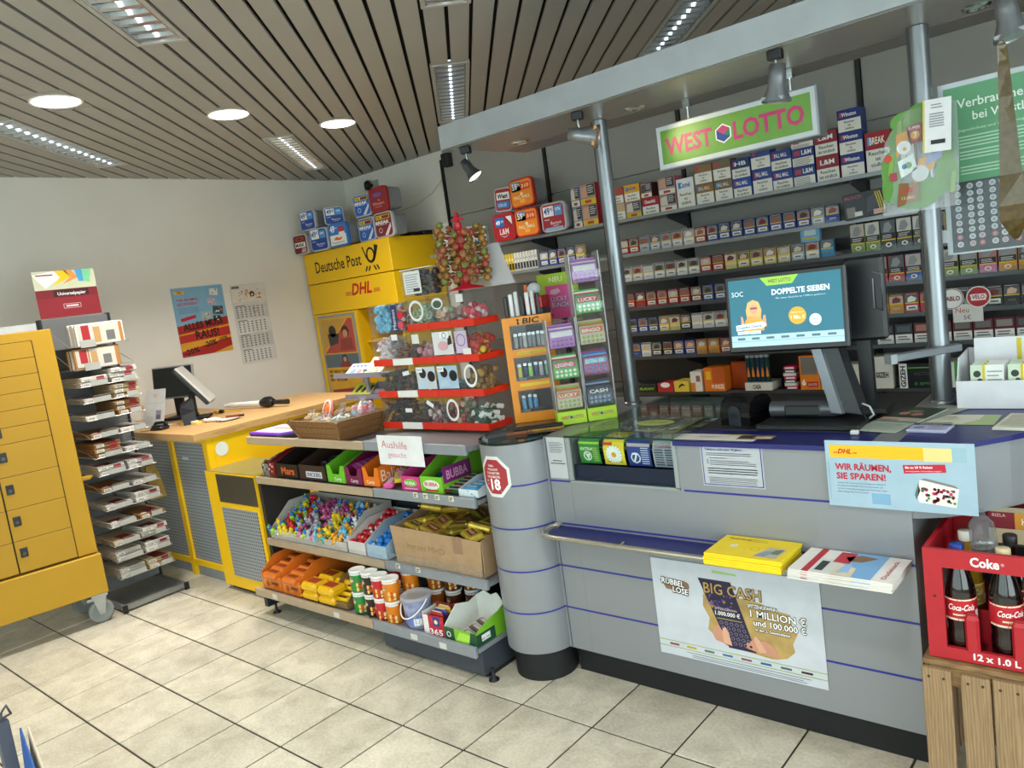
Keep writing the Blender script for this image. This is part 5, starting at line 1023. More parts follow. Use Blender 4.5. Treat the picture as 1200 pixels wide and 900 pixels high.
# lollipop tree
LT = V((-2.24, 2.335, 1.5055)); lt = thing('lollipop_tree', 'red plastic lollipop stand with a star shaped top on the candy tower', 'stand', LT)
RD2 = M('#c0182a', .3)
q = MB(); q.lathe([(.0, .0), (.075, 0), (.07, .006), (.02, .02), (.018, .03)], RD2, 20); part('foot', q, lt)
q = MB(); q.lathe([(.016, .02), (.016, .27)], RD2, 12)
for k in range(9): q.lathe([(.016, .032+k*.026), (.030, .035+k*.026), (.030, .040+k*.026), (.016, .043+k*.026)], RD2, 12)
part('stem', q, lt)
q = MB(); q.prism([(-.008, 0), (.008, 0), (.008, .012), (.03, .012), (.03, .02), (.008, .024), (.005, .045), (-.005, .045), (-.008, .024), (-.03, .02), (-.03, .012), (-.008, .012)], -.006, .006, RD2, T=Matrix.Translation((0, 0, .268)) @ Matrix.Rotation(R(90), 4, 'X')); part('finial', q, lt)
LC = ['#9a6e2e', '#86682e', '#a04a34', '#9c5a30', '#6f7a34', '#8a5a28']
lp = []
for c in LC:
    q = MB(); m = M(c, .25, var=.25, scale=90); q.tube([(0, 0, 0), (.035, 0, 0)], .0016, M('#e6e2da', .5), 5); q.ball((.046, 0, 0), .0155, m, 10, 6); p = Pr(q, (.0622, 0, 0), (0, 1, 0), (0, 0, 1)); p.circ(0, 0, .007, '#6a2a20', 1, 8, r0=.004); lp.append(q.mesh('lollipop'))
for k in range(9):
    for j in range(12):
        a = 2*math.pi*(j+.35*(k % 2))/12+.3
        if 40 < math.degrees(a) % 360 < 140 and k % 3 == 0: continue
        r0 = .026 if j % 2 else .054
        if k == 8 and j not in (1, 2, 4, 5, 8): continue
        single('lollipop', lp[(j*5+k*7) % 6], 'round wrapped lollipop in the %s ring of the red lollipop tree, counted from below' % ORD[k], 'lollipop', (LT.x+r0*math.cos(a), LT.y+r0*math.sin(a), LT.z+.040+k*.026), 0, 'lollipops on the tree', rot=(0, R(random.uniform(-8, 4)), a))
single('lollipop', lp[4], 'single green lollipop sticking far out left at the top of the tree', 'lollipop', (LT.x-.045, LT.y-.01, LT.z+.275), 0, rot=(0, 0, R(183)))
# tilted clear sheet behind
q = MB(); q.loft([[V((-.07, 0, 0)), V((.06, 0, 0)), V((-.01, .01, .17)), V((-.07, .01, .17))], [V((-.07, .004, 0)), V((.06, .004, 0)), V((-.01, .014, .17)), V((-.07, .014, .17))]], clear('milky_sheet', (.8, .78, .82), .05, .15, .45)); single('plastic_sheet', q, 'milky plastic sheet leaning behind the lollipop tree', 'plastic sheet', (-2.09, 2.395, 1.5055))
# leaflet shelf left of the tower
t = thing('leaflet_stand', 'two tier grey leaflet stand left of the candy tower behind the basket', 'stand', (-3.03, 2.37, .9105))
q = MB(); q.box(-.012, .012, -.006, .006, 0, .28, M('#8a8790', .4)); q.box(-.08, .08, -.02, .035, 0, .008, M('#8a8790', .4)); part('post', q, t)
LM = M('#8d8797', .45)
q = MB(); q.box(-.22, .15, -.03, .10, .245, .252, LM); q.box(-.22, .15, -.034, -.03, .245, .268, LM); part('tray', q, t); q = MB(); q.box(-.15, .13, -.03, .09, .14, .147, LM); q.box(-.15, .13, -.034, -.03, .14, .162, LM); part('tray', q, t)
def leaflet(x, y, z, w, h, c, lb, f, ang=R(-38), nm='leaflet'):
    q = MB(); q.box(0, w, 0, .004, 0, h, M(c, .6)); f(Pr(q, (0, 0, 0)), w, h); single(nm, q, lb, 'leaflet', (x, y, z), rot=(ang, 0, 0))
leaflet(-3.18, 2.343, 1.164, .14, .09, '#b8c0d8', 'lilac leaflet with small blue prints on the upper tier of the leaflet stand', lambda p, w, h: [p.rect(.02+i*.03, .065, .035+i*.03, .075, '#3a4a8a', 1) for i in range(4)]+[p.circ(.05, .03, .02, '#7a9ad0', 1), p.circ(.1, .03, .018, '#c08a8a', 1)], R(-55))
leaflet(-3.03, 2.343, 1.164, .13, .12, '#e6e2d2', 'cream leaflet on the upper tier of the leaflet stand', lambda p, w, h: p.lines(.02, w-.02, h-.02, 5, .018, .006, '#a8b890'), R(-50))
leaflet(-3.16, 2.343, 1.059, .15, .09, '#c8c83a', 'yellow green leaflet with black pictures on the lower tier of the leaflet stand', lambda p, w, h: [p.poly([(.02+i*.045, .03), (.045+i*.045, .03), (.06+i*.045, .075), (.035+i*.045, .075)], '#2a2c24', 1) for i in range(3)], R(-50))
leaflet(-3.0, 2.343, 1.059, .11, .09, '#4a4a62', 'dark blue leaflet on the lower tier of the leaflet stand', lambda p, w, h: p.rect(.02, .02, .09, .05, '#8a6a7a', 1), R(-45))
# wooden basket with gingerbread bags
BX = V((-3.03, 2.17, .9105)); bk = thing('wooden_basket', 'flared wooden basket of wrapped biscuits on the left gondola top', 'basket', BX, R(-2))
BW = M('#8a6238', .6, var=.15, scale=20, wood=True, sx=(3, 3, 40))
def panel(a0, a1, b0, b1, th=.006):
    a0, a1, b0, b1 = map(V, (a0, a1, b0, b1)); n = (a1-a0).cross(b0-a0).normalized()*th
    q = MB(); q.loft([[a0, a1, b1, b0], [a0-n, a1-n, b1-n, b0-n]][::-1], BW); return q
bw, bd, tw, td, bh = .155, .115, .20, .15, .098
pts_b = [(-bw, -bd), (bw, -bd), (bw, bd), (-bw, bd)]; pts_t = [(-tw, -td), (tw, -td), (tw, td), (-tw, td)]
for i in range(4):
    j = (i+1) % 4
    for k in range(3):
        f0, f1 = k/3+.01, (k+1)/3-.01; lerp = lambda u, v, f: (u[0]+(v[0]-u[0])*f, u[1]+(v[1]-u[1])*f, bh*f)
        part('plank', panel(lerp(pts_b[i], pts_t[i], f0), lerp(pts_b[j], pts_t[j], f0), lerp(pts_b[i], pts_t[i], f1), lerp(pts_b[j], pts_t[j], f1)), bk)
    q = MB(); d_ = V((math.copysign(1, pts_b[i][0]), math.copysign(1, pts_b[i][1]), 0))
    q.tube([V((*pts_b[i], 0))+d_*.001, V((*pts_t[i], bh))+d_*.001], .011, BW, 4); part('corner_post', q, bk)
q = MB(); q.box(-bw, bw, -bd, bd, 0, .006, BW); part('bottom', q, bk)
def bag(loc, r, cols, lb, n=16, sd=1, kind='blob', nm='biscuit_bag', cat='biscuit bag', fs=1.):
    t = thing(nm, lb, cat, loc, random.uniform(0, 3)); q = MB(); rd = random.Random(sd)
    for i in range(n):
        a = rd.uniform(0, 6.28); b_ = rd.random()**.5*r*.8; z = rd.uniform(0, r*.9*fs)+.006
        if kind == 'ball': q.ball((b_*math.cos(a), b_*math.sin(a), z), r*.26, M(cols[i % len(cols)], .6), 7, 4)
        else: T = Matrix.Translation((b_*math.cos(a), b_*math.sin(a), z)) @ Matrix.Rotation(a*2, 4, (rd.random(), rd.random(), .6)); q.box(-r*.28, r*.28, -r*.2, r*.2, -r*.1, r*.1, M(cols[i % len(cols)], .6), T=T, bev=r*.05)
    part('biscuits', q, t)
    q = MB(); rings = []
    for z, s_ in ((0, .75), (r*.3, 1.05), (r*.75*fs, 1.0), (r*1.15*fs, .55), (r*1.35*fs, .18), (r*1.6*fs, .4)):
        rings.append([V((r*s_*(1+.13*math.sin(5*x+z*40))*math.cos(x), r*s_*(1+.13*math.sin(5*x+z*40))*math.sin(x), z)) for x in [6.283*k/12 for k in range(12)]])
    q.loft(rings, FILM, cap=False, smooth=False); part('film', q, t); return t
bz = .975
bag((-3.13, 2.10, bz), .045, ['#e8cc8a', '#d8a85a', '#f0dca8'], 'bag of yellow biscuits at the front left of the wooden basket', 16, 1)
bag((-3.02, 2.09, bz-.005), .045, ['#e6dcc0', '#d8c8a0', '#e8e0d0'], 'bag of cream biscuits at the front middle of the basket', 16, 2)
bag((-2.93, 2.11, bz-.005), .042, ['#dfe4d0', '#e8e8de', '#c8d0b0'], 'bag with a pale green label at the front right of the basket', 14, 3)
bag((-3.04, 2.21, bz), .05, ['#c89a6a', '#b87a4a', '#d8b48a'], 'bag of brown biscuits at the back of the basket', 16, 4)
bag((-2.90, 2.22, bz+.01), .06, ['#d86a7a', '#e8a8b0', '#8ac0e0', '#8a2a3a', '#e8c8d0'], 'bag of pink and light blue marshmallow sweets in the basket', 26, 5, 'ball')
t = thing('gingerbread_heart', 'large orange and red wrapped biscuit wheel standing in the basket', 'biscuit', (-3.12, 2.19, .975), R(-15)); q = MB(); T = Matrix.Translation((0, 0, .05)) @ Matrix.Rotation(R(70), 4, 'X'); q.lathe([(.0, 0), (.052, 0), (.056, .006), (.052, .014), (0, .014)], M('#d8806a', .5), 20, T=T, cap=False); q.lathe([(.0, .0145), (.035, .0145), (.035, .017), (0, .017)], M('#e86a2a', .5), 20, T=T, cap=False); q.lathe([(.040, .0145), (.05, .0145), (.05, .018), (.040, .018)], M('#e8d0c8', .5), 20, T=T, cap=False); part('disc', q, t)
# purple edged tray
q = MB(); q.prism([(-.16, -.06), (.10, -.06), (.17, .02), (.17, .14), (-.16, .14)], 0, .018, M('#1c1628', .35)); q.prism([(-.162, -.062), (.101, -.062), (.172, .019), (.172, .142), (-.162, .142)], .018, .027, M('#7a35c8', .35)); q.prism([(-.14, -.04), (.09, -.04), (.15, .03), (.15, .12), (-.14, .12)], .027, .028, M('#e2dfe0', .5)); q.prism([(-.10, .03), (.10, .03), (.13, .06), (-.10, .06)], .028, .029, M('#c07a6a', .5)); single('money_tray', q, 'black tray with a purple edge at the left end of the gondola top', 'tray', (-3.48, 2.11, .9105))
# handwritten help wanted sign
def aus(p, w, h): p.txt('Aushilfe', .025, h-.052, .030, '#c9707e', 1, w=.16, rot=-.03); p.txt('gesucht', .06, h-.092, .022, '#cf8090', 1, w=.115, rot=-.01)
sheet('handwritten_sign', 'white handwritten paper sign Aushilfe gesucht hanging on the gondola edge', 'sign', (-2.593, 2.026, .828), .280, .126, '#e2e2e4', aus, v=(.012, 0, 1))
# ================================================================ GONDOLA SHELF 2 : chocolate boxes
def dbox(x0, x1, z, y0, d, hf, hb, col, inner, lb, draw=None, notch=None, nm='display_box', side=None):
    w = x1-x0; t = thing(nm, lb, 'display box', (x0, y0, z), 0, 'open display boxes on the gondola'); m = M(col, .45); mi = M(inner, .6); e = .0025
    q = MB()
    if notch: q.loft([[V((a, y, c)) for a, c in ((0, 0), (w, 0), (w, hf), (w*.8, hf), (w*.68, hf*.5), (w*.32, hf*.5), (w*.2, hf), (0, hf))] for y in (0, e)], m)
    else: q.box(0, w, 0, e, 0, hf, m)
    for xx in (0, w-e): q.loft([[V((a, b, c)) for b, c in ((e, 0), (d, 0), (d, hb), (d*.45, hb), (e, hf))] for a in (xx, xx+e)], m)
    q.box(e, w-e, d-e, d, 0, hb, mi); q.box(e, w-e, e, d-e, 0, .003, mi); part('tray', q, t)
    if draw: q = MB(); draw(Pr(q, (0, 0, 0)), w, hf); part('print', q, t)
    if side: q = MB(); side(Pr(q, (w, 0, 0), (0, 1, 0), (0, 0, 1)), d, hb); part('print', q, t)
    return t
bars = {}
def bar(loc, l, w_, h_, col, c2, lb, grp, rz=0, rx=0, ry=0, cat='chocolate bar', nm='chocolate_bar'):
    k = (l, w_, h_, col, c2)
    if k not in bars:
        q = MB(); q.box(-w_/2, w_/2, -l/2+.008, l/2-.008, 0, h_, M(col, .3), bev=h_*.3); q.box(-w_/2, w_/2, -l/2, -l/2+.008, h_*.35, h_*.5, M(col, .3)); q.box(-w_/2, w_/2, l/2-.008, l/2, h_*.35, h_*.5, M(col, .3))
        p = Pr(q, (-w_/2, -l/2, h_), (1, 0, 0), (0, 1, 0)); p.rect(w_*.25, l*.2, w_*.75, l*.8, c2, 1); bars[k] = q.mesh(nm)
    return single(nm, bars[k], lb, cat, loc, rz, grp, rot=(rx, ry, rz))
Z2 = .7045
def brand(s_, c, hh=.026, x=.1, y=.3, w=.8, bg=None):
    def f(p, w_, h): 
        if bg: p.rect(w_*(x-.04), h*(y-.08), w_*(x+w+.04), h*y+hh+.006, bg, 1)
        p.txt(s_, w_*x, h*y, hh, c, 2, w=w_*w, bold=.03)
    return f
def pat(cs, n=14, sd=3):
    def f(p, w, h):
        rd = random.Random(sd)
        for i in range(n):
            x, y = rd.uniform(.08, .92)*w, rd.uniform(.12, .88)*h; r_ = rd.uniform(.05, .13)*min(w, h); p.circ(x, y, r_, cs[i % len(cs)], 1+i % 3, 8)
    return f
dbox(-3.645, -3.585, Z2, 2.085, .26, .06, .09, '#8a8580', '#7a756c', 'silver brown display box at the far left of the second shelf', pat(['#e8e4e0', '#6a3a2a', '#4a2018'], 10))
dbox(-3.58, -3.525, Z2, 2.085, .26, .07, .11, '#8e1a24', '#4a1c18', 'narrow red display box, second from left on the second shelf', pat(['#e8d8d4', '#b83a3a'], 8, 5))
dbox(-3.505, -3.315, Z2, 2.08, .27, .068, .115, '#241a16', '#33302e', 'dark brown display box with orange lettering on the second shelf', brand('Mars', '#e0662a', .034, .25, .25, .6))
dbox(-3.30, -3.085, Z2, 2.08, .27, .072, .115, '#3a2820', '#4a4038', 'brown display box with a white lettered panel on the second shelf', brand('SNICKERS', '#30407a', .018, .30, .25, .52, '#e4e4e8'))
dbox(-3.07, -2.935, Z2, 2.08, .27, .082, .12, '#6cbf2a', '#3c3a30', 'green notched display box on the second shelf', brand('Corny', '#e6f2d8', .016, .4, .12, .4), True)
dbox(-2.93, -2.81, Z2, 2.08, .27, .078, .12, '#7a1a4a', '#4a2030', 'purple notched display box on the second shelf', brand('Corny', '#e8c8d8', .016, .3, .12, .45), True)
dbox(-2.80, -2.69, Z2, 2.08, .27, .085, .12, '#ef7a1a', '#3c3228', 'orange notched display box with lettering on its side', brand('Corny', '#fbe0c8', .016, .2, .12, .5), True, side=lambda p, d, h: p.txt('Balisto', .015, .02, .05, '#f6ead8', 1, w=.16))
for i in range(5): bar((-3.19+.03*(i % 3)-.02, 2.17+.03*i, Z2+.045+.004*i), .11, .032, .018, '#23212a', '#8a8a90', 'dark wrapped bar lying across the brown display box, %s from front' % ORD[i], 'bars in the brown display box', R(60+20*i))
for i in range(6): bar((-2.87+.006*(i % 2), 2.12+.033*i, Z2+.062+.002*i), .10, .036, .02, '#8a2a7a', '#c86ab0', 'purple wrapped bar in the purple box, %s from front' % ORD[i], 'bars in the purple box', R(75), R(10))
for i in range(4): bar((-3.615, 2.12+.05*i, Z2+.055), .10, .04, .018, '#5a3a30', '#d8d0c8', 'silver and brown wrapped wafer, %s from front in the far left box' % ORD[i], 'wafers in the far left box', R(80+8*i))
for i in range(5): bar((-2.645+.03*(i % 3), 2.11+.03*i, Z2+.004+.02*(i % 2)), .09, .05, .022, ['#e8d03a', '#d8409a', '#e060a8'][(i+2) % 3], '#f0c8e0', 'small pink or yellow sweet pack lying loose, %s from front' % ORD[i], 'loose pink packs', R(20+25*i), R(14), cat='sweet pack', nm='sweet_pack')
dbox(-2.535, -2.42, Z2, 2.075, .22, .062, .10, '#d83a8a', '#4a4a50', 'pink display box with a green splash on the second shelf', lambda p, w, h: (p.circ(w*.5, h*.55, w*.36, '#7ac03a', 1, 12, ry=h*.28), p.txt('HUBBA', w*.2, h*.42, h*.2, '#f0f0f0', 2, w=w*.55, bold=.03), p.rect(w*.15, h*.1, w*.85, h*.18, '#f0b8d8', 1)))
dbox(-2.415, -2.285, Z2, 2.075, .25, .068, .125, '#79c52a', '#a9a8a6', 'bright green display box with pink lettering on the second shelf', lambda p, w, h: (p.circ(w*.5, h*.5, w*.38, '#e8f0d8', 1, 12, ry=h*.3), p.txt('BUBBA', w*.2, h*.42, h*.22, '#e03a8a', 2, w=w*.6, bold=.03), p.rect(w*.2, h*.1, w*.8, h*.2, '#c8283a', 1)), side=lambda p, d, h: (p.rect(.01, h*.3, d*.7, h*.85, '#8a2a7a', 1), p.txt('BUBBA', .03, h*.42, h*.28, '#f0a8d0', 2, w=d*.5, bold=.02)))
for i in range(3): bar((-2.35, 2.16+.05*i, Z2+.045), .05, .07, .02, '#1c3a7a', '#3a5aa0', 'dark blue wrapped gum in the bright green box, %s from front' % ORD[i], 'gums in the green box', R(15*i))
for j in range(2):
    for i in range(6): bar((-2.265+.034*j+.012*i*0, 2.095+.03*i, Z2+.002+.004*i), .07, .028, .016, '#2a5a3a' if (i+j) % 2 else '#6a2a2a', '#c9d4c8', 'chewing gum strip, %s from front in the %s row' % (ORD[i], ('left', 'right')[j]), 'chewing gum strips', R(90), cat='chewing gum', nm='gum_strip')
t = dbox(-2.19, -2.085, Z2, 2.07, .24, .03, .055, '#d8e4ea', '#b8c4cc', 'silver blue gum box at the right end of the second shelf', pat(['#3a8ac0', '#8ac0e0'], 8, 9))
for i in range(6): bar((-2.1375, 2.095+.035*i, Z2+.012), .09, .03, .025, '#4a9ac8', '#e0f0f8', 'blue and white gum pack in the silver box, %s from front' % ORD[i], 'blue gum packs', R(90), cat='chewing gum', nm='gum_pack')
# ================================================================ SHELF 3 : toys
Z3 = .3725
toyc = ['#a8d82a', '#c82020', '#e6c81e', '#e070a0', '#2a6ac8', '#e8e8ea', '#38a8a0', '#8a2a6a', '#78c0e0', '#1d3a9a', '#e8a01e', '#b0b4bc']
toys = []
for k in range(14):
    q = MB(); c = toyc[k % 12]; c2 = toyc[(k*5+4) % 12]; m = M(c, .3); s_ = .0150
    q.ball((0, 0, .016), s_*1.05, m, 8, 5, 1.15); q.ball((0, -.002, .038), s_*.85, M(c2 if k % 3 == 0 else c, .3), 8, 5)
    for e in (-1, 1): q.tube([(e*.006, 0, .042), (e*.010, 0, .055)], .003, m, 5); q.tube([(e*.010, 0, .020), (e*.022, -.006, .022+.004*(k % 3))], .0035, M(c2, .3), 5); q.tube([(e*.006, -.004, .008), (e*.011, -.016, .002)], .004, m, 5)
    q.ball((.003, -.0105, .038), .0028, M('#f4f4f4', .3), 6, 4); q.ball((-.003, -.0105, .038), .0028, M('#f4f4f4', .3), 6, 4)
    toys.append(q.mesh('toy_figure'))
zones = [('left', [0, 1, 2, 0, 1], -3.62, -3.42), ('centre left', [11, 3, 7, 11, 0], -3.43, -3.28), ('centre', [2, 3, 6, 8, 7], -3.29, -3.14), ('centre right', [4, 5, 9, 4, 10, 8], -3.15, -3.04), ('right', [5, 5, 11, 3, 10], -3.045, -3.0)]
cnt = 0
for zn, cs, x0, x1 in zones:
    nr = 0
    for r_ in range(6):
        for c_ in range(int((x1-x0)/.034)):
            k = random.choice(cs); x = x0+.017+c_*.034+random.uniform(-.006, .006); y = 2.072+r_*.042+random.uniform(-.006, .006); z = Z3+.022+r_*.018+random.uniform(0, .006)
            single('toy_figure', toys[k], '%s plastic toy figure in the %s part of the toy pile' % (['light green', 'red', 'yellow', 'pink', 'mid blue', 'white', 'teal', 'plum', 'sky blue', 'navy', 'orange', 'silver', 'green', 'scarlet'][k], zn), 'toy', (x, y, z), 0, 'toy figures, '+zn, rot=(R(random.uniform(-40, 20)), R(random.uniform(-35, 35)), random.uniform(-1.2, 1.2)))
dbox(-3.635, -2.99, Z3, 2.062, .30, .045, .16, '#b9b5b0', '#a9a49e', 'long grey tray filled with colourful toy figures on the third shelf')
def egg_tray(x0, x1, col, egg, lb, elb):
    dbox(x0, x1, Z3, 2.062, .30, .06, .13, col, '#c9c6c2', lb)
    q = MB(); q.ball((0, 0, .018), .019, M(egg, .2), 10, 7, 1.25); q.ball((.004, -.012, .022), .010, M('#e8e4e4', .3), 7, 5); me = q.mesh('wrapped_egg')
    n = 0
    for r_ in range(7):
        for c_ in range(int((x1-x0-.01)/.04)):
            single('wrapped_egg', me, elb, 'wrapped egg', (x0+.026+c_*.04+random.uniform(-.003, .003), 2.085+r_*.038, Z3+.020+r_*.012+random.uniform(0, .008)), 0, elb.replace('in the tray of', 'of'), rot=(R(random.uniform(-30, 30)), R(random.uniform(-20, 20)), random.uniform(0, 6)))
egg_tray(-2.975, -2.85, '#c9c4c2', '#c41c28', 'pale tray of red wrapped eggs on the third shelf', 'red wrapped egg in the tray of red eggs')
egg_tray(-2.835, -2.70, '#9ab4c8', '#1f7ad0', 'blue lined tray of blue wrapped eggs on the third shelf', 'blue wrapped egg in the tray of blue eggs')
CBD = '#a98a68'
bx = thing('cardboard_box', 'open brown cardboard box with handwriting on the third shelf', 'box', (-2.655, 2.068, Z3)); w_ = .545; m = M(CBD, .75, var=.08, scale=20)
q = MB(); q.loft([[V((a, b, c)) for a, c in ((.02, 0), (w_-.015, 0), (w_, .15), (0, .165))] for b in (0, .004)], m); part('front_panel', q, bx)
for xx, lb in ((.01, 0), (w_-.008, 1)): q = MB(); q.loft([[V((xx+a+c*(-.06 if not lb else .05), b, c)) for b, c in ((.004, 0), (.32, 0), (.32, .20), (.004, .155))] for a in (0, .004)], m); part('side_panel', q, bx)
q = MB(); q.box(.01, w_-.01, .316, .32, 0, .19, m); q.box(.015, w_-.015, .004, .316, 0, .004, m); part('back_panel', q, bx)
q = MB(); p = Pr(q, (0, 0, 0)); p.txt('kurzes MHD', .10, .075, .026, '#8a6a4c', 1, w=.23, rot=-.03); p.rect(.385, .085, .44, .158, '#94745a', 1); part('handwriting', q, bx)
gp = {}
for i in range(26):
    c = ['#c9a83a', '#b8963a', '#8a7a2a', '#d8bc4a'][i % 4]; k = i % 4
    if k not in gp:
        q = MB(); q.box(-.055, .055, -.035, .035, 0, .028, M(c, .3, metal=.35, var=.2, scale=40, bump=.4, bscale=60), bev=.009); q.box(-.062, -.055, -.033, .033, .011, .016, M(c, .3)); q.box(.055, .062, -.033, .033, .011, .016, M(c, .3)); p = Pr(q, (-.055, -.035, .028), (1, 0, 0), (0, 1, 0)); p.rect(.025, .02, .085, .05, '#7a1a1a' if k else '#3a2a1a', 1); p.txt('TWIX' if k == 1 else 'RAIDER', .03, .028, .014, '#f0e0b0', 2, w=.05); gp[k] = q.mesh('snack_pack')
    single('snack_pack', gp[k], 'gold wrapped snack pack in the cardboard box' if i > 5 else 'gold wrapped snack pack on top at the front of the cardboard box', 'snack pack', (-2.56+.115*(i % 4)+random.uniform(-.01, .01), 2.13+.065*((i//4) % 4)+random.uniform(-.01, .01), Z3+.09+.022*(i//8)+.012*((i//4) % 4)), 0, 'gold snack packs, '+('front' if i <= 5 else 'rest'), rot=(R(random.uniform(-25, 25)), R(random.uniform(-18, 18)), random.uniform(-.5, .5)))
# ================================================================ DECK
Z4 = .1475
OR = '#d8701c'
def obox(x0, x1, lb, d=.38):
    w = x1-x0; t = thing('snack_carton', lb, 'box', (x0, 1.965, .1375)); m = M(OR, .45); mi = M('#8a5428', .6); q = MB()
    q.box(0, w, 0, .003, 0, .075, m); q.box(w-.003, w, 0, .003, .075, .14, m)
    for xx in (0, w-.003): q.loft([[V((a, b, c)) for b, c in ((.003, 0), (d, 0), (d, .165), (.09, .15), (.003, .085))] for a in (xx, xx+.003)], m)
    q.box(.003, w-.003, d-.003, d, 0, .165, mi); q.box(.003, w-.003, .003, d-.003, 0, .003, mi); part('tray', q, t)
    q = MB(); p = Pr(q, (0, 0, 0)); p.rect(w*.1, .01, w*.55, .05, '#e88a2a', 1); p.circ(w*.3, .03, .018, '#b04a1a', 2, 10); p.txt('Jumpys', w*.45, .03, .02, '#3a1a0a', 2, w=w*.4, bold=.03); part('print', q, t)
    q = MB(); p = Pr(q, (w, 0, 0), (0, 1, 0), (0, 0, 1)); p.txt('crunchips', .02, .05, .03, '#5a2a12', 1, w=.16, rot=.1); part('print', q, t); return t
obox(-3.63, -3.455, 'orange snack carton at the far left end of the bottom deck'); obox(-3.45, -3.285, 'orange snack carton, second from left on the bottom deck')
for b_ in range(2):
    for i in range(6): bar(((-3.545, -3.37)[b_], 2.0+.052*i, .1375+.06+.012*i), .13, .10, .03, '#d8742a', '#8a3a1a', 'orange snack bag, %s from front in the %s orange carton' % (ORD[i], ('left', 'right')[b_]), 'snack bags in the orange cartons', R(90), R(0), cat='snack bag', nm='snack_bag')
for c_ in range(2):
    for l_ in range(2):
        for y_ in range(2):
            q = None; bar((-3.205+.135*c_, 1.998+.10*y_, .1385+.044*l_), .135, .095, .045, '#e3b21a', '#a83a1a', 'yellow snack bag, %s column, %s layer, %s' % (('left', 'right')[c_], ('lower', 'upper')[l_], ('front', 'back')[y_]), 'yellow snack bags', R(90), cat='snack bag', nm='snack_bag')
dbox(-3.055, -2.925, .1385, 1.968, .2, .03, .12, '#8a6a42', '#6e5638', 'brown display box of yellow bars beside the yellow bags', None)
for i in range(5): bar((-2.99, 1.995+.03*i, .1385+.02+.014*i), .10, .03, .022, '#e6bc1e', '#4a2a14', 'yellow bar, %s from front in the small brown display box' % ORD[i], 'yellow bars', R(90))
cans = {}
def can(x, y, lvl, col, h, lb, lidc='#e6e6e2'):
    k = (col, h)
    if k not in cans:
        r = .037; a = MB(); a.lathe([(r-.003, 0), (r, .003), (r, h-.008)], M(col, .35), 22, cap=True); p = CylP(a, 0, 0, r, 0, R(250)); c2 = '#e8e8e4'
        p.rect(-.012, h*.52, .014, h*.66, c2, 1); p.rect(-.014, h*.60, .016, h*.64, '#1b1b1b', 2); p.circ(.001, h*.56, .011, '#e0a86a', 1, 10); p.rect(-.05, h*.80, .07, h*.88, c2 if col != '#d8781a' else '#f0c06a', 1)
        for j in range(10): p.circ(.03+.012*(j % 3)-.0*j, h*(.12+.07*(j % 5)), .006, ['#e8c05a', '#c8402a', '#f0d890'][j % 3], 2, 7)
        for j in range(8): p.circ(-.04+.012*(j % 3), h*(.08+.06*(j % 5)), .005, ['#e8c05a', '#c8402a', '#f0d890'][j % 3], 2, 7)
        cans[k] = [a.mesh('can_body')]
        b_ = MB(); b_.lathe([(r+.0012, h-.010), (r+.0012, h-.002), (r-.002, h), (r-.006, h-.002), (0, h-.002)], M(lidc, .35), 22, cap=False); cans[k].append(b_.mesh('lid'))
    t = thing('snack_can', lb, 'can', (x, y, .1385+lvl*.1005), random.uniform(-.25, .25), 'short round snack cans'); part('can_body', cans[k][0], t); part('lid', cans[k][1], t)
G_, K_, R_, O_ = '#2f8a3e', '#2a1a18', '#c4222c', '#e0801a'
for x, y, c, nm in ((-2.845, 1.995, G_, 'green'), (-2.765, 2.0, K_, 'black'), (-2.685, 1.99, R_, 'red'), (-2.605, 1.985, O_, 'orange')):
    for l_ in (0, 1): can(x, y, l_, c, .10, '%s snack can in the front row, %s one of two' % (nm, ('lower', 'upper')[l_]))
for x, y, c, nm in ((-2.79, 2.105, G_, 'green'), (-2.70, 2.10, R_, 'red'), (-2.60, 2.09, O_, 'orange'), (-2.515, 2.16, '#a85a1c', 'brown orange'), (-2.43, 2.18, '#5a2c18', 'dark brown'), (-2.35, 2.22, '#7a3a1c', 'red brown')):
    for l_ in (0, 1): can(x, y, l_, c, .10, '%s snack can in the rear row, %s one of two' % (nm, ('lower', 'upper')[l_]))
t = thing('sweets_bucket', 'clear round bucket of sweets with a white handle on the bottom deck', 'bucket', (-2.475, 2.005, .1385))
q = MB(); q.lathe([(.050, 0), (.053, .004), (.061, .125)], M('#8f95b8', .3, var=.3, scale=45), 28); part('bucket', q, t)
q = MB(); p = CylP(q, 0, 0, .0565, 0, R(255)); p.rect(-.06, .02, .075, .10, '#6a7ab8', 1); p.rect(-.02, .05, .03, .09, '#3a4a9a', 2); p.rect(-.05, .02, 0, .045, '#c05a8a', 2); p.rect(.04, .02, .075, .05, '#e4e4e8', 3); p.lines(.045, .07, .045, 4, .006, .002, '#333333', l=4); part('label', q, t)
q = MB(); q.lathe([(.0605, .12), (.067, .122), (.067, .136), (.062, .140), (.058, .137), (0, .137)], clear('lid', (.85, .87, .9), .05, .1, .3), 28, cap=False); part('lid', q, t)
q = MB(); q.tube([(.068*math.cos(a), .068*math.sin(a)-.008*math.sin(b_), .128-.07*math.sin(b_)) for a, b_ in [(R(180+i*15), R(i*15)) for i in range(13)]], .003, WTP, 8); part('handle', q, t)
blobs(q := MB(), 40, -.04, .04, -.04, .04, .1375, .150, ['#d8705a', '#c8304a', '#e8b04a', '#f0e0c8', '#e8a0b0'], .011, 'ball', 4); q.v = [(a, b_, min(c, .136)) for a, b_, c in q.v]; part('sweets', q, t, kind='stuff')
t = thing('sweets_box', 'red and white open box with the number 365 on the bottom deck', 'box', (-2.395, 1.955, .1385), R(4)); q = MB(); w, d, h = .115, .09, .085
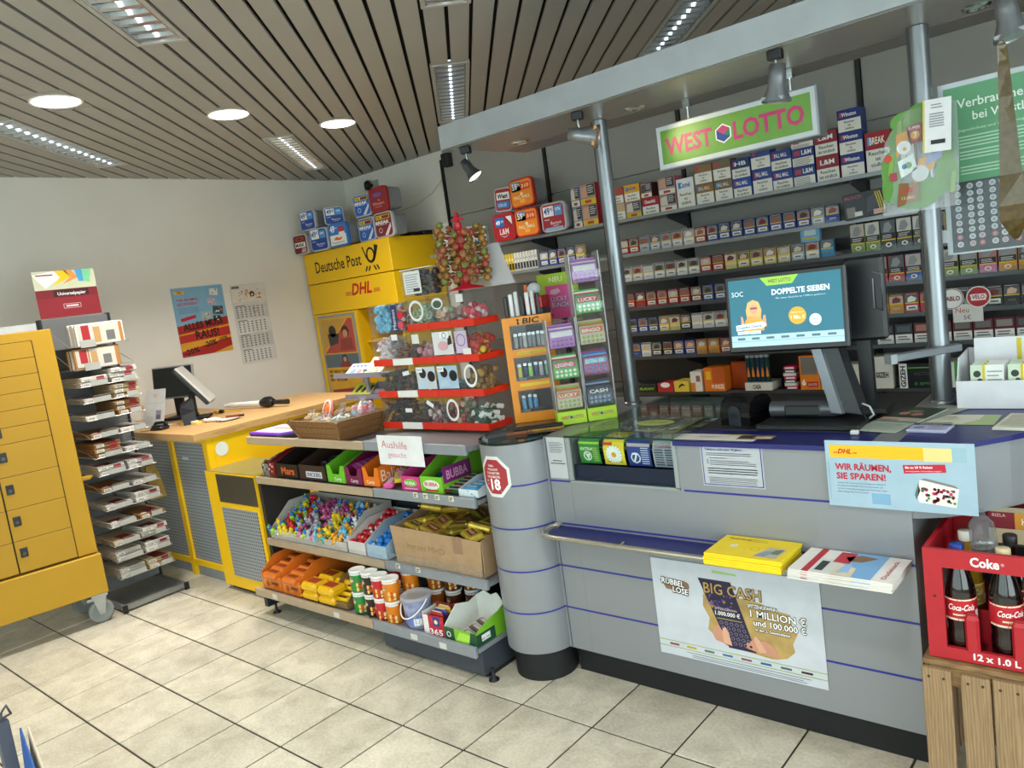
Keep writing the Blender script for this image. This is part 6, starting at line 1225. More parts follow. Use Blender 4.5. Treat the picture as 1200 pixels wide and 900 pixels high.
q.box(0, w, 0, .003, 0, h, M('#b81c34', .4)); q.box(0, .003, .003, d, 0, h*1.1, M('#e0dedc', .4)); q.box(w-.003, w, .003, d, 0, h, M('#3a1820', .4)); q.box(.003, w-.003, d-.003, d, 0, h*1.2, M('#7a2a2a', .4)); q.box(.003, w-.003, .003, d-.003, 0, h*.7, M('#6a4a2a', .5)); part('tray', q, t)
q = MB(); p = Pr(q, (0, 0, 0)); p.rect(.003, .003, w*.28, h, '#e4e2e0', 1); p.txt('365', w*.3, .004, .024, '#f4f4f4', 2, w=w*.62, bold=.03); p.rect(w*.5, h*.5, w*.82, h*.95, '#243a8a', 2); p.poly([(w*.35, h*.9), (w*.6, h*.45), (w*.95, h*.75)], '#d8402a', 1); p.circ(w*.65, h*.7, .010, '#e8d8a0', 3, 8); part('print', q, t)
for i in range(3): bar((-2.335, 1.985+.022*i, .1385+.062+.004*i), .09, .018, .03, ['#a82a2a', '#2a3a8a', '#c8a03a'][i], '#e8d8b0', 'small sweets packet standing in the 365 box, %s from front' % ORD[i], 'packets in the 365 box', R(90), cat='sweet pack', nm='sweet_pack')
t = thing('green_bar_box', 'torn open green and white box of bars at the right end of the bottom deck', 'box', (-2.265, 1.95, .1385), R(0)); w, d = .175, .20
q = MB(); q.box(0, w, 0, .003, 0, .058, M('#79b82a', .4)); q.loft([[V((a, b_, c)) for b_, c in ((.003, 0), (d, 0), (d, .11), (.15, .10), (.08, .12), (.003, .06))] for a in (0, .003)], M('#dcdcd8', .6)); q.loft([[V((a, b_, c)) for b_, c in ((.003, 0), (d, 0), (d, .12), (.14, .095), (.08, .085), (.003, .058))] for a in (w-.003, w)], M('#79b82a', .4)); q.loft([[V((a, b_, c)) for a, c in ((0, 0), (w, 0), (w, .12), (w*.85, .11), (w*.7, .14), (w*.5, .125), (w*.3, .14), (.0, .11))] for b_ in (d-.003, d)], M('#dcdcd8', .6)); q.box(.003, w-.003, .003, d-.003, 0, .004, M('#d8d8d0', .6)); part('tray', q, t)
q = MB(); p = Pr(q, (0, 0, 0)); p.rect(0, 0, w*.32, .058, '#1a4a30', 1); p.circ(w*.14, .03, .012, '#e8e8e8', 2, 10, r0=.008); p.poly([(w*.35, .01), (w*.75, .012), (w*.9, .045), (w*.5, .05)], '#a8d84a', 1); p.poly([(w*.75, 0), (w, 0), (w, .058), (w*.85, .058)], '#1a4a30', 2); p = Pr(q, (w, 0, 0), (0, 1, 0), (0, 0, 1)); p.rect(0, 0, d*.55, .05, '#1a4a30', 1); p.rect(.03, .015, .08, .04, '#e8ece8', 2); p.txt('nic nac', .032, .02, .012, '#1a4a30', 3, w=.045); part('print', q, t)
for i in range(3): bar((-2.17+.01*i, 2.00+.035*i, .1435+.012*i), .11, .032, .02, '#5a4a42', '#c9c4bc', 'grey wrapped bar in the torn green box, %s from front' % ORD[i], 'bars in the green box', R(70), cat='chocolate bar')
# ================================================================ COUNTER TOP THINGS
# scratch ticket strips curving over the navy tray behind the glass
def ticket(x0, w, col, lb, draw, back):
    t = thing('ticket_strip', lb, 'scratch tickets', (x0, 2.175, .835), 0, 'scratch ticket strips under the glass')
    pts = [(.012, 0), (.006, .03), (.004, .06), (.010, .082), (.026, .094), (.05, .099), (.09, .098)]
    q = MB(); q.loft([[V((a, y, z)), V((a, y+.001, z-.0006))] if False else V((a, y, z)) and [V((0, y, z)), V((w, y, z)), V((w, y+.0012, z-.0008)), V((0, y+.0012, z-.0008))] for a in (0,) for y, z in pts][::-1], M(col, .35)); part('strip', q, t)
    q = MB(); p = Pr(q, (0, .0035, .004), (1, 0, 0), (0, -.05, 1)); p.P = lambda x, y, l: V((x, .011-.0075*min(1, y/.05)+(.0 if y < .06 else (y-.06)*.2)-.0005*l-.0008, y+.002)); draw(p, w, .078); part('print', q, t)
    q = MB(); rd = random.Random(int(-x0*1000))
    for j in range(6):
        y0 = .10+j*.088; q.box(0, w, y0, y0+.084, .029+.0005*j, .031+.0005*j, M(back[j % len(back)], .4)); p = Pr(q, (0, y0, .0312+.0005*j), (1, 0, 0), (0, 1, 0))
        p.circ(w*.5, .045, w*.26, rd.choice(['#e8e4d8', '#d8c23a', '#3a7a4a', '#c8ccd0']), 1, 12, ry=.024); p.rect(w*.1, .008, w*.9, .018, '#e6e6e0', 1); p.rect(w*.15, .068, w*.7, .078, rd.choice(['#2a4a8a', '#a8303a', '#2a6a3a']), 1)
    part('flat_tickets', q, t)
def tg(p, w, h): p.txt('EXTRA', w*.1, h*.62, .010, '#e6f0c8', 2, w=w*.6, bold=.02); p.rect(.0, h*.9, w, h, '#a8d040', 1); p.circ(w*.4, h*.34, .018, '#dfe6dc', 1, 14, r0=.013); p.poly([(w*.3, h*.45), (w*.55, h*.45), (w*.42, h*.15)], '#e8ece4', 2); [p.rect(w*.68, h*(.1+.1*i), w*.92, h*(.15+.1*i), '#9ac060', 1) for i in range(7)]
def td(p, w, h):
    p.rect(0, h*.88, w*.45, h, '#d03a2a', 1)
    for i in range(16):
        a = 6.283*i/16; c, s_ = math.cos(a), math.sin(a); X, Y = w*.5, h*.45
        p.poly([(X+.007*c-.002*s_, Y+.007*s_+.002*c), (X+.007*c+.002*s_, Y+.007*s_-.002*c), (X+.031*c+.005*s_, Y+.031*s_-.005*c), (X+.034*c, Y+.034*s_), (X+.031*c-.005*s_, Y+.031*s_+.005*c)], '#f2f4f6', 2)
    p.circ(w*.5, h*.45, .010, '#e8a81e', 3, 12); p.rect(0, 0, w, h*.1, '#e8c83a', 3); p.poly([(w*.1, h*.1), (w*.9, h*.1), (w*.7, h*.2), (w*.3, h*.2)], '#3a6a3a', 1)
def tb(p, w, h): p.rect(0, h*.86, w, h, '#b8a8b8', 1); p.circ(w*.35, h*.35, .020, '#e0e4f0', 1, 8, r0=.015); p.txt('7', w*.22, h*.18, .03, '#e6eaf4', 2, bold=.03); [p.rect(w*.6, h*(.08+.1*i), w*.92, h*(.12+.1*i), '#c8d0e8', 1) for i in range(8)]
def tsv(p, w, h): p.txt('Cashline', w*.1, h*.85, .008, '#a83a4a', 2, w=w*.8, bold=.02); [p.rect(w*(.08+.45*j), h*(.06+.11*i), w*(.45+.45*j), h*(.12+.11*i), '#3c4258' if (i+j) % 2 else '#565c70', 1) for i in range(7) for j in range(2)]
ticket(-1.655, .088, '#3a8a3c', 'green scratch ticket strip with a white seven, leftmost behind the counter glass', tg, ['#3a8a3c', '#2f6a4a', '#8fae4a', '#d8c23a'])
ticket(-1.550, .085, '#ecd23a', 'yellow scratch ticket strip with a big daisy behind the counter glass', td, ['#ecd23a', '#d8c040', '#c8b890'])
ticket(-1.452, .090, '#2b3f8c', 'dark blue scratch ticket strip with a white seven behind the counter glass', tb, ['#2b3f8c', '#8a8fa0', '#3a5a9a'])
ticket(-1.352, .088, '#9ba1ae', 'silver grey scratch ticket strip, rightmost behind the counter glass', tsv, ['#9ba1ae', '#7a8090', '#5a6a80'])
# money dish on the glass
t = thing('coin_dish', 'clear plastic coin dish with a yellow print on the glass counter top', 'dish', (-1.42, 2.33, .9435), R(5))
def ell(rx, ry, z, n=32): return [V((rx*math.cos(6.2832*i/n)*(1 if abs(math.cos(6.2832*i/n)) < .9 else 1), ry*math.sin(6.2832*i/n), z)) for i in range(n)]
CLR = clear('thick_acrylic', (.93, .95, .95), .04, .03, .03)
q = MB(); q.loft([ell(.13, .10, 0), ell(.13, .10, .014), ell(.115, .088, .020), ell(.10, .075, .016), ell(.09, .065, .008)], CLR, smooth=True); part('dish', q, t)
q = MB(); q.prism([tuple(v[:2]) for v in ell(.07, .045, 0, 24)], .009, .0095, M('#b9c86a', .4)); p = Pr(q, (-.04, -.01, .0096), (1, 0, 0), (0, 1, 0)); p.txt('LOTTO', 0, 0, .018, '#3a4a3a', 1, w=.08); part('print', q, t)
# BIC display
bicr = R(36); t = thing('lighter_display', 'tall orange lighter display with three clear windows on the rounded counter end', 'display', (-2.085, 2.345, .9375), bicr)
OG = M('#e8901a', .35); W0, D0_, H0 = .20, .12, .43
q = MB(); q.box(0, .028, 0, D0_, 0, H0, OG); q.box(W0-.028, W0, 0, D0_, 0, H0, OG); q.box(.028, W0-.028, D0_-.004, D0_, 0, H0, M('#8a8f94', .4))
lv = [(.045, .13), (.175, .265), (.30, .395)]
zs = [0]+[a for pr in lv for a in pr]+[H0]
for a, b_ in zip(zs[::2], zs[1::2]): q.box(.028, W0-.028, 0, D0_-.004, a, b_, OG)
part('stand', q, t)
q = MB()
for a, b_ in lv: q.box(.026, W0-.026, -.012, -.010, a-.004, b_+.004, ACR); q.box(.026, W0-.026, -.012, 0, b_+.002, b_+.004, ACR)
part('clear_window', q, t)
q = MB(); p = Pr(q, (0, -.0003, 0)); p.txt('BIC', .082, H0-.029, .021, '#17130f', 1, w=.066, bold=.03, shear=.2); p.circ(.065, H0-.012, .005, '#17130f', 1, 10); p.poly([(.060, H0-.030), (.070, H0-.030), (.068, H0-.018), (.062, H0-.018)], '#17130f', 1); p.rect(.045, .278, .165, .290, '#e8c83a', 1); p.txt('www.mylighter.com', .05, .281, .006, '#3a2a10', 2, w=.105); p.rect(.04, .148, .16, .16, '#e8c83a', 1)
for a, b_ in lv[:2]: p.rect(.03, a-.004, W0-.03, a+.010, '#16181c', 2); p.txt('WOLF', .04, a-.001, .008, '#c9c9c9', 3, w=.03)
part('lettering', q, t)
LCc = [['#9aa0a6', '#7a7f88', '#b8bcc0'], ['#d8d83a', '#1f2f7a', '#8ad84a', '#1f2f7a', '#b8b8c0', '#6ad8a0'], ['#5ab0e8', '#5ab0e8', '#4a9ad8']]
M_ = Matrix.Translation((-2.085, 2.345, .9375)) @ Matrix.Rotation(bicr, 4, 'Z')
for li, (a, b_) in enumerate(((.3, .395), (.175, .265), (.045, .13))):
    n = (7, 6, 3)[li]
    for i in range(n):
        c = LCc[li][i % len(LCc[li])]; q = MB(); q.box(-.008, .008, 0, .012, 0, .05, M(c, .25), bev=.003); q.box(-.007, .007, .001, .011, .05, .062, M('#b9bcc0', .25, metal=.8))
        loc = M_ @ V((.045+i*(.11/(max(n-1, 1)) if li < 2 else .024), .02+.02*(i % 2), a+.0005))
        single('lighter', q, 'pocket lighter, %s from left in the %s window of the orange display' % (ORD[i], ('top', 'middle', 'bottom')[li]), 'lighter', loc, bicr, 'lighters in the orange display')
    q = MB(); q.poly = None
q = MB()
for i in range(7): q.box(.004+i*.022, .020+i*.022, 0, .02, 0, .085+.008*(i % 3), M(['#1b1c20', '#e0e0e2', '#c8cacc'][i % 3], .3), bev=.003)
single('stick_pack', q, 'clear pack of black and white sticks standing on the orange display', 'pack', M_ @ V((.01, .04, H0+.0005)), bicr)
# dispensers
dr = R(43); DV = Matrix.Translation((-1.838, 2.312, .9375)) @ Matrix.Rotation(dr, 4, 'Z')
def disp(ix, n, lb):
    loc = DV @ V((ix*.118, 0, 0)); t = thing('ticket_dispenser', lb, 'ticket dispenser', loc, dr, 'clear ticket dispensers'); w = .114
    q = MB(); q.box(0, w, 0, .13, 0, .052, M('#a6cc2e', .35), bev=.002); p = Pr(q, (0, -.0003, 0)); p.txt('WEST', w*.12, .022, .012, '#b0384a', 1, w=w*.30, bold=.02); p.circ(w*.47, .028, .006, '#2a3f8a', 1, 6); p.txt('LOTTO', w*.53, .022, .012, '#b0384a', 1, w=w*.35, bold=.02); part('base', q, t)
    q = MB()
    for xx in (-.001, w-.003): q.box(xx, xx+.004, -.004, .13, .053, .055+n*.118, clear('smoky_side', (.72, .72, .74), .08, .08, .25))
    part('side_panel', q, t)
    cols = [('#c9b8a0', '#d8703a', '#8fae4a'), ('#3a4a6a', '#2a2e3a', '#8a9ab0'), ('#3fae4a', '#c8486a', '#e8e4d8'), ('#a83a6a', '#6ab0d8', '#3a6ac0'), ('#b06ac0', '#e8e0ea', '#8a5a9a')]
    for j in range(n):
        z = .058+j*.118; c = cols[(j*2+ix) % 5]
        q = MB(); pr = [(.0, .0), (-.016, .004), (-.026, .018), (-.028, .045), (-.022, .065), (.0, .078)]
        q.loft([[V((.003, y, z+zz_)) for y, zz_ in pr]+[V((.003, y+.003, z+zz_+.001)) for y, zz_ in pr[::-1]], [V((w-.005, y, z+zz_)) for y, zz_ in pr]+[V((w-.005, y+.003, z+zz_+.001)) for y, zz_ in pr[::-1]]], CLR, smooth=False)
        q.box(.003, w-.005, 0, .12, z+.100, z+.103, ACR); pk = part('pocket', q, t)
        q = MB()
        for m_ in range(4): q.box(.008, w-.010, .004+m_*.012, .014+m_*.012, z+.004, z+.075+m_*.006, M(c[m_ % 3], .4), bev=.001)
        p = Pr(q, (.008, .0035, z+.004)); p.rect(.006, .042, .09, .064, c[1], 1); p.txt(['LUCKY', 'LEGEND', 'CASH', 'EXTRA 500', 'BINGO'][(j+ix*2) % 5], .010, .046, .013, '#f2efe8', 2, w=.07, bold=.02)
        for a_ in range(5):
            for b_ in range(2): p.circ(.014+a_*.017, .012+b_*.016, .006, c[2], 1, 8)
        part('tickets', q, pk)
disp(0, 3, 'shorter clear scratch ticket dispenser on a green base beside the orange display'); disp(1, 5, 'taller clear scratch ticket dispenser on a green base beside the left pole')
# card stand behind them
t = thing('card_stand', 'green backing card with a pink bag card before it, behind the dispensers', 'sign', (-1.99, 2.62, .9365))
q = MB(); q.box(-.06, .06, -.02, .05, 0, .008, BLK); q.box(-.008, .008, .012, .018, .008, .46, BLK); part('stand', q, t)
q = MB(); q.box(-.11, .10, .004, .007, .40, .585, M('#a8cc3a', .45)); p = Pr(q, (-.11, .0038, .40)); p.txt('NEU', .065, .15, .02, '#e6efc8', 1, w=.07, bold=.02); p.circ(.175, .09, .022, '#c8dc9a', 1, 10); p.circ(.03, .05, .015, '#d6e6a8', 1, 10); part('green_card', q, t)
q = MB(); q.box(-.065, .065, -.004, 0, .395, .535, M('#dc5a9c', .4)); p = Pr(q, (-.065, -.0042, .395)); p.poly([(.02, .105), (.03, .122), (.07, .126), (.08, .112), (.05, .100)], '#e8b8d0', 1); p.txt('LUCKY', .03, .070, .020, '#4a3a8a', 1, w=.082, bold=.03); p.txt('BUNCH', .030, .045, .020, '#4a3a8a', 1, w=.085, bold=.03); p.txt('LUCKY', .028, .072, .020, '#f2e6ee', 2, w=.082); p.txt('BUNCH', .028, .047, .020, '#f2e6ee', 2, w=.085); p.poly([(0, 0), (.02, 0), (.03, .02), (0, .03)], '#a8306a', 1); part('pink_card', q, t)
q = MB(); q.box(-.05, .05, -.03, .03, 0, .05, M('#a81c2a', .35), bev=.004); q.box(-.03, -.005, -.01, .01, .05, .09, M('#e8e6e2', .4)); q.ball((0, 0, .078), .028, M('#c8ccd0', .4), 12, 8); q.tube([(-.045, 0, .05), (-.045, 0, .10)], .008, M('#e8702a', .4)); single('red_tray', q, 'small red tray holding a white round piece and an orange cap behind the orange display', 'tray', (-2.02, 2.50, 1.39)); q = MB(); q.box(-.05, .05, -.03, .03, 0, .452, M('#3a3c40', .5), bev=.003); single('storage_column', q, 'dark narrow column behind the orange lighter display carrying the red tray', 'stand', (-2.02, 2.50, .9375))
# handset on the glass cap
q = MB(); q.box(-.03, .16, -.012, .012, .010, .022, M('#16171a', .35), bev=.004); q.prism([(-.13, -.05), (-.03, -.02), (-.02, .02), (-.12, .05)], 0, .014, M('#1b1c20', .35)); q.prism([(-.06, -.03), (.02, -.02), (.02, .02), (-.06, .03)], .0, .010, M('#8a4a1c', .4)); single('black_holder', q, 'black handled holder lying on the glass cap of the rounded counter end', 'holder', (-1.93, 2.20, .9368), R(38))
q = MB(); q.box(-.06, .06, -.04, .04, 0, .006, M('#a8781c', .3, var=.3, scale=60)); single('gold_mat', q, 'patterned gold and black mat beside the orange display foot', 'mat', (-1.87, 2.29, .937), R(36))
# ---------------------------------------------------------------- touch terminal
TB = V((-.90, 2.42, .9385)); tz = R(2)
tm_ = thing('touch_terminal', 'black touch screen terminal on a bent grey foot, facing the customer', 'screen', TB, tz)
DG = M('#1e1f23', .4); SG = M('#55595f', .3, metal=.5)
q = MB(); q.box(-.145, .165, -.115, .16, 0, .017, M('#17181b', .45), bev=.004); part('slab', q, tm_)
q = MB(); q.tube([(-.13, .0, .045), (.06, .0, .045), (.085, .0, .05), (.10, .0, .072)], .026, SG, 14); q.box(-.08, .03, -.030, -.02, .028, .062, M('#191a1d', .4), bev=.012); q.box(-.12, .09, .0, .13, .02, .058, DG, bev=.01); part('foot', q, tm_)
q = MB(); q.loft([[V((.072, -.028, .045)), V((.150, -.02, .03)), V((.155, .05, .03)), V((.08, .05, .045))], [V((.020, -.02, .265)), V((.088, -.012, .265)), V((.09, .05, .265)), V((.02, .05, .265))]], DG); q.loft([[V((.066, -.034, .04)), V((.100, -.038, .036)), V((.106, -.018, .036)), V((.07, -.016, .04))], [V((.014, -.026, .265)), V((.044, -.03, .265)), V((.05, -.01, .265)), V((.016, -.008, .265))]], M('#7c828a', .25, metal=.6)); part('neck', q, tm_)
ST = Matrix.Translation((-.045, -.045, .365)) @ Matrix.Rotation(R(-4), 4, 'X'); sw, sh = .375, .25
q = MB(); q.box(-sw/2, sw/2, 0, .028, -sh/2, sh/2, M('#121316', .3), T=ST, bev=.006); q.box(-sw/2+.04, sw/2-.04, .028, .05, -sh/2+.04, sh/2-.04, DG, T=ST, bev=.01); part('bezel', q, tm_)
q = MB(); bw_, bh_ = sw-.026, sh-.036; p = Pr(q, (-bw_/2, -.0004, -bh_/2+.002)); scr = lambda c: M(c, .25, var=.0, emit=.42)
p.rect(0, 0, bw_, bh_, scr('#14667c'), 1); p.rect(0, 0, bw_, .036, scr('#a9c8d4'), 2); p.rect(0, .016, bw_, .018, scr('#7aa8b8'), 3)
for i in range(7): p.rect(.02+i*.047, .022, .045+i*.047, .029, scr('#4a6a7a'), 3)
p.poly([(.105, bh_), (.225, bh_), (.205, bh_-.026), (.125, bh_-.026)], scr('#8fc83a'), 2); p.txt('WEST LOTTO', .130, bh_-.018, .010, scr('#6a3a3a'), 3, w=.072, bold=.02)
p.txt('DOPPELTE SIEBEN', .140, bh_-.056, .016, scr('#eaf4f6'), 3, w=.175, bold=.03); p.txt('Mit etwas Glück bis zu 1 Million gewinnen', .152, bh_-.070, .005, scr('#c8e4ea'), 3, w=.15)
p.txt('SOC', .01, bh_-.052, .015, scr('#d8ecf0'), 3, w=.038)
p.circ(.215, .088, .027, scr('#d8a01e'), 2, 24); p.txt('Gewinne bis zu', .197, .096, .005, scr('#fff2d0'), 3, w=.036); p.txt('1 Mio. €', .195, .078, .011, scr('#fff2d0'), 3, w=.042, bold=.02); p.circ(.268, .072, .018, scr('#d0e8f0'), 2, 20); p.txt('Jetzt', .259, .072, .005, scr('#3a6a8a'), 3)
# woman printed on the screen
p.poly([(.045, .050), (.110, .050), (.105, .085), (.092, .098), (.060, .098), (.048, .080)], scr('#e09a2e'), 3); p.poly([(.056, .085), (.100, .085), (.104, .115), (.096, .140), (.078, .148), (.060, .140), (.053, .115)], scr('#d8b06a'), 3); p.circ(.079, .118, .012, scr('#d89a78'), 4, 14, ry=.016); p.rect(.068, .118, .090, .124, scr('#8a3a5a'), 5); p.poly([(.035, .06), (.048, .062), (.042, .095), (.036, .10)], scr('#d89a78'), 4); p.poly([(.106, .06), (.118, .062), (.116, .10), (.108, .095)], scr('#d89a78'), 4)
p.poly([(.018, .052), (.108, .058), (.118, .068), (.106, .078), (.018, .070)], scr('#e2eef4'), 6); p.txt('Doppelte Chance,', .024, .058, .008, scr('#1e5a86'), 7, w=.08, rot=.05, bold=.02); p.rect(.022, .040, .098, .050, scr('#e2eef4'), 6); p.txt('doppelt gewinnen', .026, .042, .006, scr('#3a6a86'), 7, w=.068)
q.v = [tuple(ST @ V(v)) for v in q.v]; part('screen', q, tm_)
q = MB(); q.box(.10, .215, .085, .12, .24, .50, M('#1a1b1f', .35), bev=.01); q.tube([(.185, .082, .43), (.185, .076, .34), (.21, .076, .33), (.212, .08, .44), (.185, .082, .45)], .003, M('#6a6d72', .3, metal=.5)); q.box(.12, .16, .10, .13, .03, .25, DG); q.box(.08, .20, .06, .155, .017, .03, DG); part('rear_screen', q, tm_)
q = MB(); q.tube([(.15, .0, .06), (.175, -.02, .055), (.185, -.02, .03), (.17, -.01, .018)], .003, M('#b8bcc0', .4)); q.tube([(.15, -.01, .05), (.165, -.04, .025), (.18, -.05, .018)], .003, BLK); part('cable', q, tm_)
# scanner dome
t = thing('ticket_printer', 'glossy black curved device with an arched slot, left of the touch terminal', 'device', (-1.13, 2.40, .9385), R(-8))
pr = [(0, 0), (.0, .045), (.012, .075), (.04, .092), (.085, .094), (.12, .085), (.14, .06), (.145, 0)]
q = MB(); q.loft([[V((a, y-.04, z)) for y, z in pr][::-1] for a in (-.055, .055)], M('#0e0f11', .08, coat=.5)); part('shell', q, t)
q = MB(); T2 = Matrix.Translation((0, -.0405, 0)); q.box(-.022, .022, -.002, .002, 0, .045, M('#2a3038', .25), T=T2); q.lathe([(.0, 0), (.022, 0), (.022, .002)], M('#2a3038', .25), 20, T=Matrix.Translation((0, -.0405, .045)) @ Matrix.Rotation(R(90), 4, 'X')); part('slot', q, t)
# price arm
q = MB(); a = V((-.56, 2.745, 1.113)); c = V((-.705, 2.56, 1.115)); d = (c-a); L_ = d.length; T = Matrix.Translation(a) @ Matrix.Rotation(math.atan2(d.y, d.x), 4, 'Z')
q.box(-.02, L_, -.014, .014, -.014, .010, M('#8d949c', .3, metal=.5), T=T, bev=.003); q.box(L_-.02, L_+.002, -.016, .016, -.018, .012, M('#a9b0b6', .3, metal=.4), T=T); q.tube([(-.603+.034*math.cos(x), 2.745+.034*math.sin(x), 1.113) for x in [6.283*k/16 for k in range(16)]], .006, M('#8d949c', .3, metal=.5), 6, closed=True); q.v = [(x+.603, y-2.745, z-1.113) for x, y, z in q.v]; single('metal_arm', q, 'grey flat metal arm clamped to the right pole, pointing forward left', 'arm', (-.603, 2.745, 1.113))
# white box with lottery slips
t = thing('slip_box', 'white open cardboard box with lottery slips at the right picture edge', 'box', (-.54, 2.64, .937)); WB = M('#dcdde2', .55); q = MB()
q.box(0, .26, 0, .003, 0, .085, WB); q.loft([[V((xx, b_, c)) for b_, c in ((.003, 0), (.20, 0), (.20, .16), (.05, .15), (.02, .09), (.003, .085))] for xx in (0, .003)], WB); q.loft([[V((xx, b_, c)) for b_, c in ((.003, 0), (.20, 0), (.20, .16), (.05, .15), (.02, .09), (.003, .085))] for xx in (.257, .26)], WB); q.box(.003, .257, .197, .20, 0, .16, WB); q.box(.003, .257, .003, .197, 0, .003, WB); part('carton', q, t)
def slip(p, w, h):
    p.rect(0, 0, w*.35, h, '#cfe0c8', 1); p.circ(w*.2, h*.78, w*.12, '#2e3230', 2, 9); p.circ(w*.28, h*.62, w*.08, '#4a504c', 2, 8); p.circ(w*.2, h*.35, w*.12, '#e8b0a8', 2, 10); p.circ(w*.1, h*.5, w*.06, '#4a8a5a', 3, 8); p.rect(w*.36, 0, w*.44, h, '#d6c22a', 2); p.lines(w*.5, w*.95, h*.85, 6, h*.1, h*.03, '#9aa0a4'); p.rect(w*.55, .003, w*.85, h*.08, '#2a2a2c', 2)
for i in range(6):
    q = MB(); q.box(0, .088, 0, .002, 0, .125, M('#eceeea', .6)); slip(Pr(q, (0, 0, 0)), .088, .125); r_, c_ = divmod(i, 2)
    single('lottery_slip', q, 'lottery slip with clover and flower print, %s row, %s' % (('front', 'middle', 'rear')[r_], ('left', 'right')[c_]), 'slip', (-.505+c_*.098, 2.66+r_*.035, .941+r_*.001), 0, 'lottery slips in the white box', rot=(R(-6), 0, 0))
q = MB(); q.box(0, .2, 0, .002, 0, .19, M('#e4e5ea', .6)); p = Pr(q, (0, 0, 0)); p.rect(.115, .10, .128, .185, '#d6c22a', 1); p.lines(.135, .19, .175, 6, .010, .003, '#a0a4a8'); single('paper_sheet', q, 'large white sheet standing behind the slips in the white box', 'sheet', (-.515, 2.79, .941), rot=(R(-4), 0, 0))
# magazines, leaflets on the counter
def flat(nm, lb, cat, x, y, z, w, h, th, rz, col, f, n=1, cv=0.):
    t = None
    for i in range(n):
        q = MB(); q.box(-w/2, w/2, -h/2, h/2, 0, th, M(col, .45), bev=min(.0008, th*.3)); p = Pr(q, (-w/2, -h/2, th), (1, 0, 0), (0, 1, 0)); f(p, w, h)
        single(nm, q, lb if n == 1 else lb+(', top one' if i == n-1 else ', %s from below' % ORD[i]), cat, (x+random.uniform(-.003, .003), y+random.uniform(-.003, .003), z+i*(th+.0002)), rz+random.uniform(-.012, .012)*(n > 1), None if n == 1 else lb[:40])
def mag(p, w, h): p.rect(0, h*.55, w, h, '#3e4c40', 1); p.circ(w*.3, h*.72, w*.13, '#c98f7a', 2, 12, ry=h*.06); p.circ(w*.62, h*.7, w*.14, '#c07a78', 2, 12, ry=h*.06); p.circ(w*.45, h*.82, w*.2, '#7a8a62', 2, 12, ry=h*.05); p.rect(0, h*.40, w, h*.55, '#c9b8a8', 1); p.rect(0, h*.42, w*.5, h*.46, '#d8703a', 2); p.rect(0, h*.36, w, h*.40, '#3a8a9a', 2); p.rect(0, 0, w, h*.36, '#b9c4b8', 1); p.lines(w*.1, w*.9, h*.28, 5, h*.05, h*.012, '#8a958a')
flat('magazine', 'magazine with two smiling faces lying against the foot of the right pole', 'magazine', -.655, 2.47, .9385, .125, .33, .003, R(-12), '#b9c4b8', mag)
flat('magazine', 'second magazine half hidden under the one with faces', 'magazine', -.60, 2.54, .9368, .10, .30, .0015, R(-22), '#9aa49a', lambda p, w, h: p.rect(.01, .01, w-.01, h-.01, '#a8b0a4', 1))
flat('leaflet', 'small stack of blue and white leaflets on the blue counter', 'leaflet', -.555, 2.36, .9362, .10, .085, .004, R(-4), '#c9ccec', lambda p, w, h: (p.rect(0, h*.72, w, h, '#4a5a7a', 1), p.txt('Zahlen', w*.15, h*.78, h*.14, '#e8e8f0', 2, w=w*.6), p.circ(w*.25, h*.4, w*.16, '#8a9ab0', 1, 10), p.lines(w*.5, w*.95, h*.6, 4, h*.12, h*.03, '#9aa0c0')), 2)
flat('leaflet', 'wide cream and green leaflet behind the small stack on the blue counter', 'leaflet', -.515, 2.49, .9362, .21, .13, .001, R(0), '#b8cc8a', lambda p, w, h: (p.poly([(.004, .004), (w*.62, .004), (w*.78, h*.5), (w*.8, h-.004), (.004, h-.004)], '#ece8d8', 1), p.lines(.02, w*.6, h*.75, 3, h*.12, h*.04, '#b0b49a'), p.rect(.03, h*.1, w*.5, h*.16, '#8a8a4a', 2)))
flat('booklet', 'pale yellow booklet at the right end of the blue counter', 'booklet', -.33, 2.45, .9362, .13, .18, .004, R(-6), '#e4e2d0', lambda p, w, h: p.lines(.01, w-.01, h-.02, 9, .016, .005, '#c0c0ae'), 2)
flat('leaflet', 'long white leaflet with brown print along the blue counter edge before the black device', 'leaflet', -1.13, 2.205, .9365, .27, .075, .0012, R(0), '#e6e2da', lambda p, w, h: (p.txt('Eurojackpot', w*.28, h*.45, h*.2, '#7a6a5a', 1, w=w*.25), p.rect(w*.6, h*.8, w*.85, h, '#d8d22a', 1)))
flat('leaflet', 'dark picture leaflet on the blue counter edge before the terminal', 'leaflet', -1.00, 2.215, .938, .11, .05, .001, R(4), '#7a6a5a', lambda p, w, h: (p.rect(.005, .005, w*.45, h-.005, '#4a4038', 1), p.rect(w*.5, .005, w*.95, h*.6, '#d8c8a8', 1)))
q = MB(); q.box(-.011, .011, -.008, .008, 0, .012, M('#e6e6e6', .4), bev=.002); single('plastic_cube', q, 'tiny white plastic cube beside the magazine with faces', 'cube', (-.735, 2.285, .9368))
